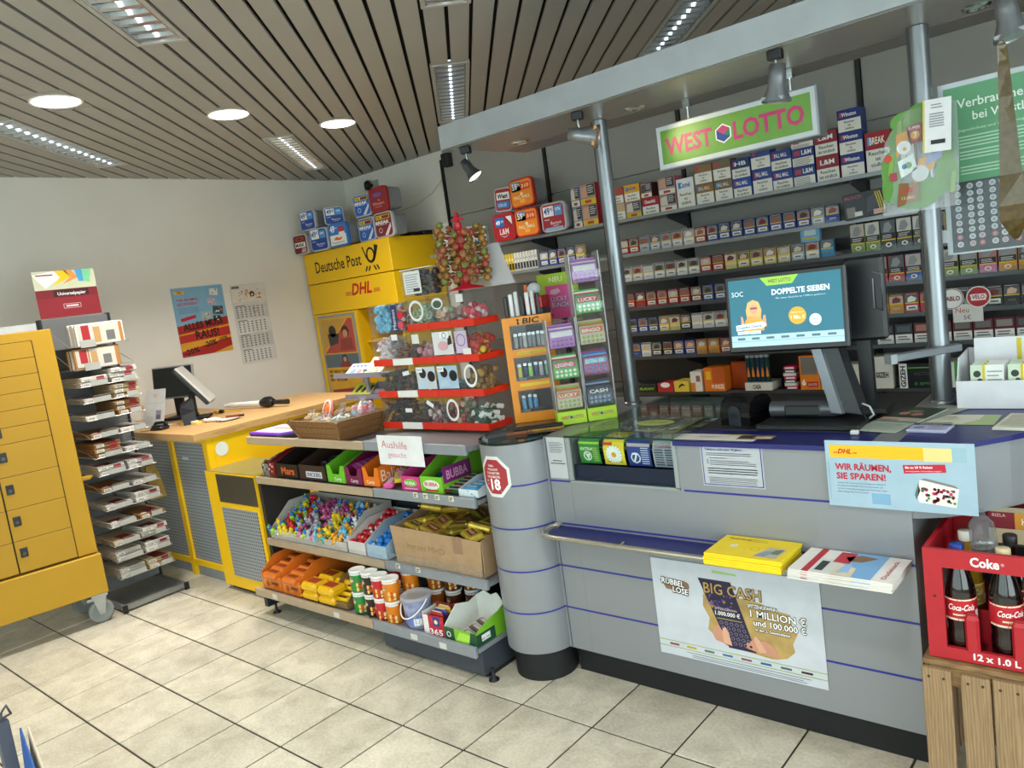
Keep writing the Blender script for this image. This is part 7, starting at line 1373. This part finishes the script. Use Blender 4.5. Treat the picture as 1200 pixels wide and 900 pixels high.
# yellow brochures and magazines on the ledge
def yb(p, w, h): p.txt('Telefonbuch', .02, h-.03, .010, '#2a2a1a', 1, w=.07, bold=.02); p.lines(.08, .15, h-.02, 2, .012, .002, '#6a6a20', l=1); p.circ(.06, h*.5, .012, '#d8e0d0', 1, 10); p.circ(.13, h*.45, .014, '#b8b040', 1, 10, r0=.012); p.poly([(w*.6, h*.12), (w*.9, h*.12), (w*.92, h*.6), (w*.7, h*.6)], '#b8b4a4', 1); p.poly([(w*.62, h*.15), (w*.75, h*.15), (w*.8, h*.45), (w*.7, h*.4)], '#8a9aa8', 2); p.poly([(w*.78, h*.3), (w*.88, h*.3), (w*.9, h*.55), (w*.8, h*.5)], '#6a7a5a', 2)
flat('yellow_brochure', 'bright yellow brochure on the blue ledge', 'brochure', -.985, 2.067, .6015, .235, .16, .0062, R(0), '#f0d21a', yb, 6)
def mg(p, w, h): p.rect(0, 0, w, h, '#e8e6e2', 1); p.poly([(w*.13, 0), (w*.20, 0), (w*.20, h), (w*.13, h)], '#b8283a', 2); p.rect(w*.22, h*.05, w*.42, h*.6, '#d8dcd8', 2); p.rect(w*.24, h*.1, w*.32, h*.5, '#2e3a34', 3); p.rect(w*.34, h*.5, w*.50, h*.95, '#c03040', 3); p.rect(w*.42, 0, w*.80, h, '#7fb0e0', 2); p.poly([(w*.42, h*.75), (w*.55, h*.9), (w*.72, h*.85), (w*.60, h*.62), (w*.48, h*.6)], '#8a6a4a', 3); p.poly([(w*.42, 0), (w*.62, 0), (w*.60, h*.35), (w*.42, h*.5)], '#e0d4b8', 3); p.poly([(w*.45, h*.1), (w*.56, h*.15), (w*.54, h*.5), (w*.48, h*.45)], '#9ac0e8', 4); p.txt('Dudelsack', w*.92, h*.1, .012, '#b8384a', 3, w=h*.75, rot=R(90), bold=.01)
flat('magazine', 'magazine with a sky blue castle cover in the pile on the ledge', 'magazine', -.710, 2.062, .6015, .27, .17, .0052, R(-1.5), '#dcd8d2', mg, 5)
# ---------------------------------------------------------------- hanging things at the right pole
t = thing('info_board', 'framed green information board with white text behind the right pole', 'board', (-.36, 2.80, 1.40)); w, h = .42, .50
q = MB(); q.box(-.21, .21, 0, .012, 0, h+.02, M('#b8bec4', .35, metal=.3)); part('frame', q, t)
q = MB(); p = Pr(q, (-.195, -.0004, .005)); w = .39; p.rect(0, h*.43, w, h, '#5f9a72', 1); p.txt('Verbraucherschutz', .035, h-.065, .026, '#e4f0e6', 2, w=.28, bold=.01); p.txt('bei WestLotto', .075, h-.105, .024, '#e4f0e6', 2, w=.20, bold=.01)
p.txt('Jugendschutz und Vorbeugung', .035, h-.135, .008, '#d0e4d4', 2, w=.17)
for g in range(3): p.lines(.035, w-.03, h-.15-g*.045, 4 if g < 1 else 3, .010, .004, '#b0d0b8', rag=.3)
p.rect(0, 0, w, h*.43, '#3a3d44', 1)
for c_ in range(12):
    if c_ in (6, 7): continue
    for r_ in range(9): p.circ(.022+c_*.030+.004*(c_ % 2), h*.40-r_*.022, .009, '#c8ccd0' if r_ < 7 else ['#d8b0b0', '#b84a50', '#d8d8dc'][(c_+r_) % 3], 2, 10, ry=.009); p.circ(.022+c_*.030+.004*(c_ % 2), h*.40-r_*.022, .0055, '#9a9ea4', 3, 8)
p.rect(.205, h*.28, .25, h*.44, '#b8283a', 3); p.txt('SPIELE', .209, h*.35, .02, '#f0dcdc', 4, w=.038, bold=.02); part('print', q, t)
q = MB(); q.box(-.20, .20, -.006, -.005, .0, h*.43, ACR); part('clear_cover', q, t)
for z in (.06, .45): q = MB(); q.box(-.245, -.20, -.015, .005, z-.02, z+.02, M('#c4c8cc', .35)); q.box(-.245, -.238, -.02, -.015, z-.02, z+.02, M('#c4c8cc', .35)); part('bracket', q, t)
# transparent bag with green apples
bg_ = thing('hanging_bag', 'transparent bag with green apple print and scratch tickets hung before the right pole', 'bag', (-.60, 2.66, 1.55)); w = .215
def wob(x, z): return .010*math.sin(9*x+14*z)
q = MB(); rows_ = [(.0, -.115, .095), (.07, -.11, .10), (.15, -.105, .105), (.22, -.095, .105), (.27, -.055, .105), (.30, -.03, .105)]
for sg_, nm_ in ((-1, 0), (1, 1)):
    rings = [[V((a+(b_-a)*i/8, sg_*(.016*math.sin(math.pi*i/8)*(1-z/.36)+.003)+wob(i*.05, z)*.5, z)) for i in range(9)] for z, a, b_ in rows_]; q.loft(rings, FILM, cap=False, smooth=True, closed=False)
part('film', q, bg_)
q = MB(); p = Pr(q, (-.115, -.004, 0), off=.0012); AG = M('#5c9433', .45, var=.12, scale=20); AG2 = M('#84ad42', .45)
for x, y, rx, ry in ((.085, .27, .045, .03), (.125, .285, .035, .03), (.035, .13, .03, .06), (.03, .08, .026, .05), (.13, .06, .055, .035), (.185, .10, .03, .05), (.10, .035, .06, .028), (.175, .18, .03, .06), (.06, .22, .03, .04)): apl = globals().get('apl', 0)+1; p.circ(x, y, rx, AG, 1-apl*.35, 18, ry=ry)
for x, y in ((.06, .245), (.195, .07), (.03, .15)): p.poly([(x-.006, y-.03), (x+.008, y-.03), (x+.016, y+.03), (x+.004, y+.03)], AG2, 2)
p.circ(.028, .17, .012, '#c84a3a', 3, 12)
p.poly([(.052, .17), (.098, .195), (.092, .245), (.055, .235)], '#e09a2e', 3); p.circ(.075, .195, .02, '#e8ecf0', 4, 14); p.circ(.077, .19, .006, '#d8a01e', 5, 8)
p.poly([(.09, .20), (.125, .205), (.128, .258), (.085, .252)], '#a8303a', 3); p.txt('SUPER', .090, .243, .008, '#f0e0e0', 4, w=.034, bold=.02); p.circ(.108, .225, .013, '#e8a82e', 4, 12); p.txt('7', .104, .218, .014, '#e8eef0', 5, bold=.03)
p.poly([(.062, .105), (.108, .125), (.100, .172), (.055, .155)], '#dfe8e6', 5); p.circ(.085, .14, .010, '#5aa04a', 6, 8); p.circ(.074, .138, .008, '#6a8ab0', 6, 8)
p.poly([(.085, .06), (.15, .12), (.165, .15), (.115, .155), (.10, .10)], '#dca03a', 4); p.circ(.115, .11, .024, '#d8dce0', 5, 14); p.poly([(.13, .13), (.175, .145), (.18, .165), (.14, .16)], '#8a9ac8', 5)
p.poly([(.045, .02), (.105, .03), (.112, .085), (.055, .09)], '#8a5a2a', 6); p.txt('GOLD', .055, .06, .012, '#c83a2a', 7, w=.04, bold=.02); p.txt('12.000', .06, .04, .008, '#f0d890', 7, w=.035); p.rect(.03, .10, .05, .125, '#a83a4a', 4)
part('tickets', q, bg_)
q = MB(); p = Pr(q, (.015, -.028, .165), (1, 0, -.06), (.06, 0, 1), off=.001); q.loft([[p.P(a, b_, 0) for a, b_ in ((0, 0), (.075, 0), (.075, .15), (0, .15))], [p.P(a, b_, -1) for a, b_ in ((0, 0), (.075, 0), (.075, .15), (0, .15))]][::-1], M('#e6e6ea', .6)); p.rect(0, 0, .005, .15, '#d8c040', 1); p.lines(.022, .055, .135, 2, .008, .003, '#8a8a90'); p.lines(.018, .058, .110, 6, .007, .004, '#9a9aa0', rag=.1); p.rect(.022, .022, .06, .034, '#1b1b1d', 2); part('receipt', q, bg_)
# fly strip
q = MB(); FT = M('#54421a', .25, var=.3, scale=60, coat=.4); rings = []
for k, (z, w_, a) in enumerate(((.0, .004, 0), (-.02, .010, .3), (-.035, .005, .8), (-.05, .011, .4), (-.10, .013, .15), (-.18, .016, .05), (-.28, .021, -.05), (-.38, .026, -.1), (-.46, .032, .1), (-.50, .034, .5), (-.53, .026, 1.0), (-.55, .014, 1.3))):
    c, s_ = math.cos(a)*w_, math.sin(a)*w_; x = .012*k/11
    rings.append([V((x-c, -s_, z)), V((x+c, s_, z)), V((x+c-.001*s_, s_+.0012, z)), V((x-c, -s_+.0012, z))])
q.loft(rings[::-1], FT); q.tube([(0, 0, 0), (-.004, 0, .012), (.006, 0, .018), (.012, 0, .012)], .002, FT); single('fly_strip', q, 'long brown sticky fly strip hanging at the right picture edge', 'fly strip', (-.352, 2.47, 1.985))
# ---------------------------------------------------------------- crates and bottles
CRED = M('#b01c28', .4, var=.05); t = thing('drinks_crate', 'red plastic drinks crate with white lettering standing on wooden crates', 'crate', (-.52, 2.05, .414)); w, d, h = .40, .30, .29
q = MB(); q.box(0, .042, 0, .012, 0, h, CRED); q.box(w-.042, w, 0, .012, 0, h, CRED); q.box(.042, w-.042, 0, .012, 0, .032, CRED); q.box(.042, w-.042, 0, .012, .243, h, CRED); part('front_panel', q, t)
q = MB(); 
for xx in (0, w-.012): q.box(xx, xx+.012, .012, d, 0, .05, CRED); q.box(xx, xx+.012, .012, d, .22, h, CRED); q.box(xx, xx+.012, .012, .04, .05, .22, CRED); q.box(xx, xx+.012, d-.04, d, .05, .22, CRED)
q.box(.012, w-.012, d-.012, d, 0, .05, CRED); q.box(.012, w-.012, d-.012, d, .22, h, CRED); q.box(.012, .05, d-.012, d, .05, .22, CRED); q.box(w-.05, w-.012, d-.012, d, .05, .22, CRED); part('walls', q, t)
q = MB(); q.box(.012, w-.012, .012, d-.012, 0, .008, M('#8a1620', .5)); part('bottom', q, t)
for i in range(3):
    x = .10+i*.10; q = MB(); q.loft([[V((x+a, b_, z)) for a, b_ in ((-.016, .004), (-.010, -.004), (.010, -.004), (.016, .004), (.012, .02), (-.012, .02))] for z in (.03, .115)]+[[V((x+a*.7, b_*.7+.002, .125)) for a, b_ in ((-.016, .004), (-.010, -.004), (.010, -.004), (.016, .004), (.012, .02), (-.012, .02))]], CRED); part('divider', q, t)
for r_ in (1, 2): q = MB(); q.box(.012, w-.012, .10*r_-.003, .10*r_+.003, .008, .10, CRED); part('divider', q, t)
q = MB(); p = Pr(q, (0, -.0003, 0)); p.txt('Coke', .105, .255, .022, '#f0f0f0', 1, w=.062, bold=.03); p.txt('®', .170, .263, .007, '#e8c8c8', 1); p.txt('12 x 1.0 L', .10, .010, .016, '#f0f0f0', 1, w=.10, bold=.03); p.circ(.022, .165, .004, '#3a0a10', 1, 8); part('lettering', q, t)
def bottle(x, y, cap, liq, lab, lb, van=False):
    t = thing('cola_bottle' if liq == '#140b0a' else 'drink_bottle', lb, 'bottle', (x, y, .4225), random.uniform(-.15, .15), 'bottles in the red crate')
    lm = M(liq, .08, var=.02, coat=.6)
    q = MB(); q.lathe([(.030, 0), (.036, .006), (.036, .055), (.034, .065), (.035, .075), (.0365, .09), (.0365, .155), (.034, .175), (.027, .205), (.018, .232), (.0135, .250), (.0130, .262)], lm, 26); part('bottle', q, t)
    q = MB(); q.lathe([(.0165, .262), (.0165, .281), (.015, .283), (0, .283)], M(cap, .4), 18, cap=False); q.lathe([(.0155, .258), (.0155, .262)], M(cap, .4), 18); part('cap', q, t)
    q = MB(); q.lathe([(.0372, .092), (.0372, .150)], M(lab, .4), 26, cap=False); p = CylP(q, 0, 0, .0372, .092, R(240)); p.rect(-.02, .001, .09, .006, '#e8dcc8', 1); p.rect(-.02, .053, .09, .0565, '#e8dcc8', 1); p.txt('Coca-Cola', .0, .028, .015, '#f4f0ea', 2, w=.062, bold=.02, shear=.25); p.rect(.012, .014, .05, .018, '#e8dcc8', 2); p.rect(.066, .008, .078, .026, '#e6e2dc', 2)
    if van: p.txt('Vanille', .02, .011, .008, '#e8c070', 3, w=.03)
    part('label', q, t)
CO = '#140b0a'
bottle(-.452, 2.10, '#1a3f9a', CO, '#b81c28', 'cola bottle with a dark blue cap, front left in the red crate')
bottle(-.352, 2.10, '#d8caa0', CO, '#b81c28', 'cola bottle with a cream cap and vanilla label, front middle of the red crate', True)
bottle(-.250, 2.10, '#c8a890', CO, '#b81c28', 'cola bottle cut by the right picture edge in the red crate')
bottle(-.160, 2.10, '#b81c28', CO, '#b81c28', 'cola bottle in the far right of the front row, outside the picture')
bottle(-.452, 2.20, '#e0dcd0', '#8a6a18', '#c8a82e', 'yellowish drink bottle behind the blue capped cola bottle')
bottle(-.352, 2.20, '#1b1b1d', CO, '#8a1c24', 'cola bottle with a black cap in the second row of the red crate')
t = thing('clear_bottle', 'clear empty bottle lying across the bottle necks in the red crate', 'bottle', (-.40, 2.14, .72)); T = Matrix.Rotation(R(14), 4, 'Z') @ Matrix.Rotation(R(-62), 4, 'X'); q = MB(); q.lathe([(.0, -.05), (.028, -.05), (.030, -.04), (.030, .03), (.012, .065), (.012, .08)], clear('bottle_clear', (.75, .8, .83), .12, .03, .1), 20, T=T, cap=False); part('glass', q, t)
q = MB(); q.box(-.07, .07, -.02, .02, 0, .085, M('#c8b898', .5)); p = Pr(q, (-.07, -.02, 0)); p.rect(0, .04, .06, .085, '#7a1a28', 1); p.rect(.06, .04, .14, .085, '#c98a2e', 1); p.txt('GIZEH', .13, .070, .016, '#e8d8b8', 2, w=.055, rot=R(180), bold=.03); p.txt('RIZLA', .01, .072, .008, '#e8c8c8', 2, w=.03); single('papers_box', q, 'cream, red and orange box standing upside down in the red crate', 'box', (-.34, 2.29, .655)); q = MB(); q.box(-.09, .09, -.03, .03, 0, .23, M('#1b1c20', .4), bev=.004); single('black_case', q, 'black case under the upside down box in the red crate', 'case', (-.33, 2.30, .4235))
# second crate behind
q = MB(); q.box(0, .46, 0, .32, 0, .32, M('#7a1620', .45), bev=.01); q.box(.02, .44, -.008, 0, .24, .30, M('#8e1a26', .4), bev=.004); q.box(.02, .44, -.006, 0, .02, .07, M('#8e1a26', .4), bev=.004); q.box(.04, .42, -.003, 0, .09, .22, M('#2a080c', .5)); single('rear_crate', q, 'dark red crate standing behind the drinks crate under the counter curve', 'crate', (-.50, 2.38, .414))
# wooden crates
PW = M('#9c8160', .7, var=.14, scale=10, wood=True, sx=(14, 14, 1.4)); PW2 = M('#8e6f4a', .75, var=.15, scale=10, wood=True, sx=(1.4, 14, 14))
t = thing('wooden_crate', 'tall rough wooden crate of upright slats carrying the drinks crate', 'crate', (-.535, 2.035, 0)); w, d, h = .46, .36, .40
for i, (a, b_) in enumerate(((.0, .066), (.088, .152), (.157, .225), (.24, .305), (.32, .385), (.40, .46))):
    q = MB(); q.box(a, b_, -.012, .004, 0.0, h-.008-.003*(i % 2), PW, bev=.002)
    for xx in (a+.016, b_-.016):
        for zz_ in (h-.03, .03): q.lathe([(0, .0), (.0035, .0), (.0035, .001)], M('#3a2a1a', .6), 8, T=Matrix.Translation((xx, -.0121, zz_)) @ Matrix.Rotation(R(90), 4, 'X'))
    part('slat', q, t)
for i in range(4): q = MB(); q.box(.0, .014, .02+i*.09, .09+i*.088, 0, h-.01, PW, bev=.002); part('slat', q, t)
for z in (h-.055, .0): q = MB(); q.box(.0145, w, .0045, .024, z, z+.05, PW2, bev=.002); part('rail', q, t); q = MB(); q.box(.0145, w, d-.024, d-.004, z, z+.05, PW2, bev=.002); part('rail', q, t)
for i in range(5): q = MB(); q.box(.016+i*.09, .098+i*.09, d-.003, d+.009, 0, h-.01, PW, bev=.002); part('slat', q, t)
for i in range(3): q = MB(); q.box(.0, w, .0+i*.125, .105+i*.125, h-.006+.003, h+.010, PW2, bev=.002); part('top_board', q, t)
# ---------------------------------------------------------------- desk things
t = thing('monitor', 'black flat monitor with a grey left edge on the service desk', 'monitor', (-5.17, 2.42, .9155), R(25)); q = MB(); T = Matrix.Translation((0, 0, .25)) @ Matrix.Rotation(R(-8), 4, 'X'); q.box(-.16, .16, 0, .03, -.11, .11, M('#8b8e8f', .4), T=T, bev=.004); q.box(-.15, .16, -.003, 0, -.10, .10, M('#0b0e13', .2), T=T); part('panel', q, t); q = MB(); q.box(-.03, .03, .02, .05, .02, .2, BLK); q.box(-.09, .09, -.06, .10, 0, .015, BLK, bev=.004); part('foot', q, t)
t = thing('touch_screen', 'grey rimmed screen seen edge on, tilted back on the service desk', 'screen', (-4.90, 2.44, .9155), R(-38)); q = MB(); T = Matrix.Translation((0, 0, .225)) @ Matrix.Rotation(R(36), 4, 'X'); q.box(-.11, .11, .0, .014, -.15, .15, M('#b9bab5', .4), T=T, bev=.004); q.box(-.11, .11, -.026, -.0005, -.15, .15, M('#16181b', .35), T=T, bev=.006); part('panel', q, t); q = MB(); q.box(-.03, .03, -.05, -.02, .015, .19, BLK); q.box(-.08, .08, -.10, .06, 0, .018, BLK, bev=.005); part('foot', q, t)
q = MB(); q.loft([[V((x, -.03, z)) for x, z in ((-.06, 0), (.11, 0), (.10, .06), (.03, .11), (-.05, .12))], [V((x, .05, z)) for x, z in ((-.10, 0), (.11, 0), (.08, .08), (.02, .15), (-.06, .16))]][::-1], M('#15171c', .4)); q.box(-.05, .02, -.035, -.03, .03, .09, M('#232a4a', .3)); single('receipt_printer', q, 'black printer and cable bundle beside the tilted screen on the service desk', 'printer', (-4.80, 2.30, .9155), R(-25))
q = MB(); q.box(-.05, .05, -.035, .035, 0, .028, M('#15171b', .35), bev=.010); q.box(-.045, .045, -.028, .01, .028, .032, M('#2a2d33', .35), bev=.001); q.tube([(-.05, .0, .03), (-.02, -.01, .045), (.03, .0, .045), (.055, .01, .03)], .009, M('#121317', .3)); q.lathe([(.0, 0), (.014, 0), (.014, .012), (0, .012)], BLK, 12, T=Matrix.Translation((-.06, -.01, 0)), cap=False); q.tube([(-.06, -.03, .004), (-.09, -.06, .004), (-.13, -.045, .004)], .002, BLK, 5); single('card_reader', q, 'black card terminal with cable at the front of the service desk', 'card terminal', (-4.80, 2.12, .9155), R(14))
q = MB(); q.loft([[V((-.085, 0, 0)), V((.085, 0, 0)), V((.085, .075, .235)), V((-.085, .075, .235))], [V((-.085, .004, 0)), V((.085, .004, 0)), V((.085, .079, .235)), V((-.085, .079, .235))]][::-1], M('#c9c8c6', .5)); n_ = V((0, .075, .235)).normalized(); p = Pr(q, (-.085, 0, 0), (1, 0, 0), tuple(n_)); p.circ(.085, .205, .013, '#d8907a', 1, 12, r0=.008); p.rect(.005, .155, .165, .158, '#b4b4b4', 1); p.rect(.10, .05, .145, .11, '#8a849a', 1); p.rect(.105, .055, .14, .08, '#5a5a72', 2); p.lines(.02, .09, .07, 4, .012, .002, '#a0a0a4'); q.box(-.085, .085, .0, .07, 0, .004, M('#c9c8c6', .5)); single('leaflet_holder', q, 'pale grey tilted leaflet holder at the left front of the service desk', 'holder', (-4.99, 2.16, .9155), R(18))
q = MB(); q.tube([(0, 0, .02), (.07, .01, .024), (.36, .05, .024)], [.010, .017, .020], M('#dcdcd8', .4), 12); q.tube([(.36, .05, .024), (.40, .055, .030), (.44, .06, .032), (.47, .065, .028)], [.024, .036, .036, .022], M('#111214', .35), 14); q.tube([(.47, .065, .026), (.58, .08, .024), (.60, .083, .024)], [.014, .017, .018], M('#1b1c1f', .4), 12); single('hand_scanner', q, 'long white wand with a black head lying on the service desk', 'wand', (-5.06, 2.70, .9215), R(4))
q = MB(); q.lathe([(.0, 0), (.045, 0), (.072, .008), (.075, .010), (.045, .004), (0, .004)], M('#e2e2de', .35), 26, cap=False); single('saucer', q, 'white saucer with a brown marker across it on the service desk', 'saucer', (-4.50, 2.41, .9155)); q = MB(); q.tube([(-.06, 0, 0), (.03, 0, 0)], .008, M('#7a3a22', .4)); q.tube([(.03, 0, 0), (.06, 0, 0)], .007, BLK); single('marker_pen', q, 'brown and black marker pen lying on the white saucer', 'pen', (-4.47, 2.44, .934), R(30))
q = MB(); q.tube([(0, 0, .012), (.05, -.01, .014), (.10, .02, .014), (.15, .03, .012)], [.012, .010, .014, .006], M('#e6e6e4', .35), 8); single('white_bag', q, 'crumpled white plastic strip in front of the saucer on the service desk', 'plastic strip', (-4.66, 2.34, .9155)); q = MB(); q.box(-.07, .07, -.02, .02, 0, .012, M('#e4cf5a', .45)); q.box(-.05, .05, -.018, .014, .0122, .02, M('#e6e6e2', .45)); single('label_strip', q, 'yellow and white label strips beside the black printer', 'labels', (-4.72, 2.28, .9155), R(12)); q = MB(); q.tube([(0, 0, .006), (.05, .03, .006), (.12, .02, .008), (.2, .06, .006), (.26, .04, .006)], .004, M('#e0b82a', .45), 6); q.box(.05, .09, -.02, .01, 0, .022, M('#d8a81e', .45), bev=.003); q.tube([(.09, -.005, .012), (.12, 0, .012)], .012, BLK); single('tape_measure', q, 'yellow strap with a black end behind the saucer on the service desk', 'strap', (-5.02, 2.58, .9155), R(8)); q = MB(); q.loft([[V((x, y, 0)) for x, y in ((0, 0), (.05, 0), (.05, .10), (0, .10))], [V((x, y, .16)) for x, y in ((-.01, 0), (.06, 0), (.05, .08), (0, .08))], [V((x, y, .21)) for x, y in ((.01, .0), (.04, .01), (.03, .07), (.01, .07))]], M('#b8954a', .75, var=.15, scale=30)); single('paper_bag', q, 'crumpled brown paper bag hanging behind the rack by the desk panel', 'bag', (-4.865, 1.985, .50))
# wall posters
def pw(p, w, h):
    p.rect(0, 0, w, h, '#7faecb', 1); p.rect(.02, h-.045, .10, h-.025, YEL, 2); p.txt('DHL', .045, h-.041, .012, DRD, 3, w=.035, bold=.03); p.txt('WIR RÄUMEN,', .03, h-.10, .019, '#c02438', 2, w=.17, bold=.02); p.txt('SIE SPAREN!', .03, h-.13, .019, '#c02438', 2, w=.155, bold=.02); p.lines(.035, .22, h-.15, 4, .012, .003, '#50708a'); p.poly([(.035, h-.225), (.155, h-.205), (.16, h-.23), (.04, h-.25)], '#c02438', 3)
    for x, y, s_, c in ((.33, h-.05, .06, '#d8dcd0'), (.30, h-.12, .06, '#b8a8c0'), (.34, h-.19, .075, '#3a4a4a'), (.24, h-.22, .065, '#a8b8b0'), (.32, h-.25, .05, '#2e3a38')):
        p.poly([(x-s_*.6, y-s_*.35), (x+s_*.5, y-s_*.5), (x+s_*.6, y+s_*.35), (x-s_*.5, y+s_*.45)], c, 3); [p.circ(x+random.uniform(-.4, .4)*s_, y+random.uniform(-.3, .3)*s_, s_*.10, random.choice(['#8a9a5a', '#c86a7a', '#e6e6e0', '#5a8a8a']), 4, 6) for _ in range(6)]
    p.rect(0, 0, w, h*.45, '#d89a2a', 2); p.poly([(0, h*.33), (w, h*.40), (w, h*.52), (0, h*.45)], '#a8241f', 3); p.poly([(0, h*.20), (w, h*.24), (w, h*.37), (0, h*.31)], '#b82a22', 4); p.poly([(0, .0), (w*.6, 0), (w, h*.08), (w, h*.20), (0, h*.08)], '#a8241f', 3)
    p.txt('ALLES MUSS', .045, h*.375, .046, '#1c1210', 6, w=.32, bold=.03, rot=.08); p.txt('RAUS!', .13, h*.235, .056, '#1c1210', 6, w=.19, bold=.03, rot=.05); p.txt('-20%', .18, h*.10, .036, '#1c1210', 5, w=.11, bold=.03, rot=.15); p.txt('-20%', .30, h*.16, .024, '#1c1210', 5, w=.08, bold=.03, rot=.15); p.txt('-20%', .02, h*.0+.01, .038, '#1c1210', 5, w=.12, bold=.03, rot=.15)
sheet('sale_poster', 'light blue and red sale poster ALLES MUSS RAUS! on the white wall', 'poster', (XL+.004, 2.730, 1.300), .408, .508, '#7faecb', pw, (0, 1, 0), (0, 0, 1), th=.002)
def calp(p, w, h):
    p.rect(0, 0, w, h, '#cfcdc8', 1); p.rect(.005, h-.135, w-.005, h-.005, '#dcd6cc', 2); p.rect(.012, h-.03, .075, h-.012, '#2a2a2a', 3); p.txt('KALENDER', .016, h-.026, .008, '#e0e0e0', 4, w=.052)
    for i in range(40): p.circ(.17+random.uniform(-.11, .09), h-.08+random.uniform(-.045, .035), .003+random.random()*.005, random.choice(['#7a3a2a', '#c88a4a', '#d8a8a0', '#8a6a5a', '#c8b04a']), 3, 6)
    p.circ(.18, h-.08, .022, '#3a2620', 4, 12); p.circ(.18, h-.085, .010, '#d8c8b8', 5, 8)
    for m_ in range(4):
        y0 = h-.16-m_*.115; p.rect(.006, y0-.108, w-.006, y0, ['#c4c4c2', '#d4d4d2'][m_ % 2], 2)
        for r_ in range(5):
            for c_ in range(7): p.rect(.02+c_*.037, y0-.024-r_*.018, .034+c_*.037, y0-.015-r_*.018, '#55585c', 3)
        p.rect(.02, y0-.010, .1, y0-.004, '#6a4a4a', 3)
    p.frame(.165, h-.225, .2, h-.19, .003, '#b8483a', 4)
sheet('calendar', 'grey multi month wall calendar with a floral head picture', 'calendar', (XL+.004, 3.200, 1.175), .305, .615, '#cfcdc8', calp, (0, 1, 0), (0, 0, 1), th=.003)
# near left corner: wire stand and blue card
t = thing('wire_stand', 'grey stand post with a small wire loop at the bottom left picture corner', 'stand', (-1.872, .385, 0)); q = MB(); q.box(-.012, .012, -.012, .012, .012, .755, M('#4a4f5c', .4, metal=.4)); q.box(-.12, .014, -.16, .10, 0, .012, M('#4a4f5c', .4, metal=.4)); part('post', q, t)
q = MB(); q.tube([(0, 0, .755), (.0, .004, .772), (.014, .012, .788), (.020, .016, .770), (.0, .002, .760)], .0028, M('#3a3c46', .4), 6); part('wire_loop', q, t)
q = MB(); q.box(-.07, .07, -.003, 0, .0, .10, M('#1f4f96', .4)); T = Matrix.Rotation(R(45), 4, 'Y')
t = thing('folded_card', 'dark blue folded card with pale rear leaf at the bottom left picture corner', 'card', (-1.815, .404, 0))
q = MB(); q.loft([[V((a, b_, z)) for a, z in ((-.052, .62), (.035, .62), (.035, .64), (-.010, .742), (-.014, .742))] for b_ in (0, .003)], M('#1f4f96', .4)); part('front_leaf', q, t)
q = MB(); q.loft([[V((a, b_, z)) for a, z in ((-.045, .62), (.048, .62), (.045, .64), (-.002, .740), (-.006, .740))] for b_ in (.012, .015)], M('#cbb8a4', .5)); part('rear_leaf', q, t)
q = MB(); q.box(-.004, .004, -.002, .017, .012, .63, M('#4a4f5c', .4, metal=.4)); q.box(-.03, .09, -.06, .10, 0, .012, M('#4a4f5c', .4, metal=.4)); part('stand', q, t)
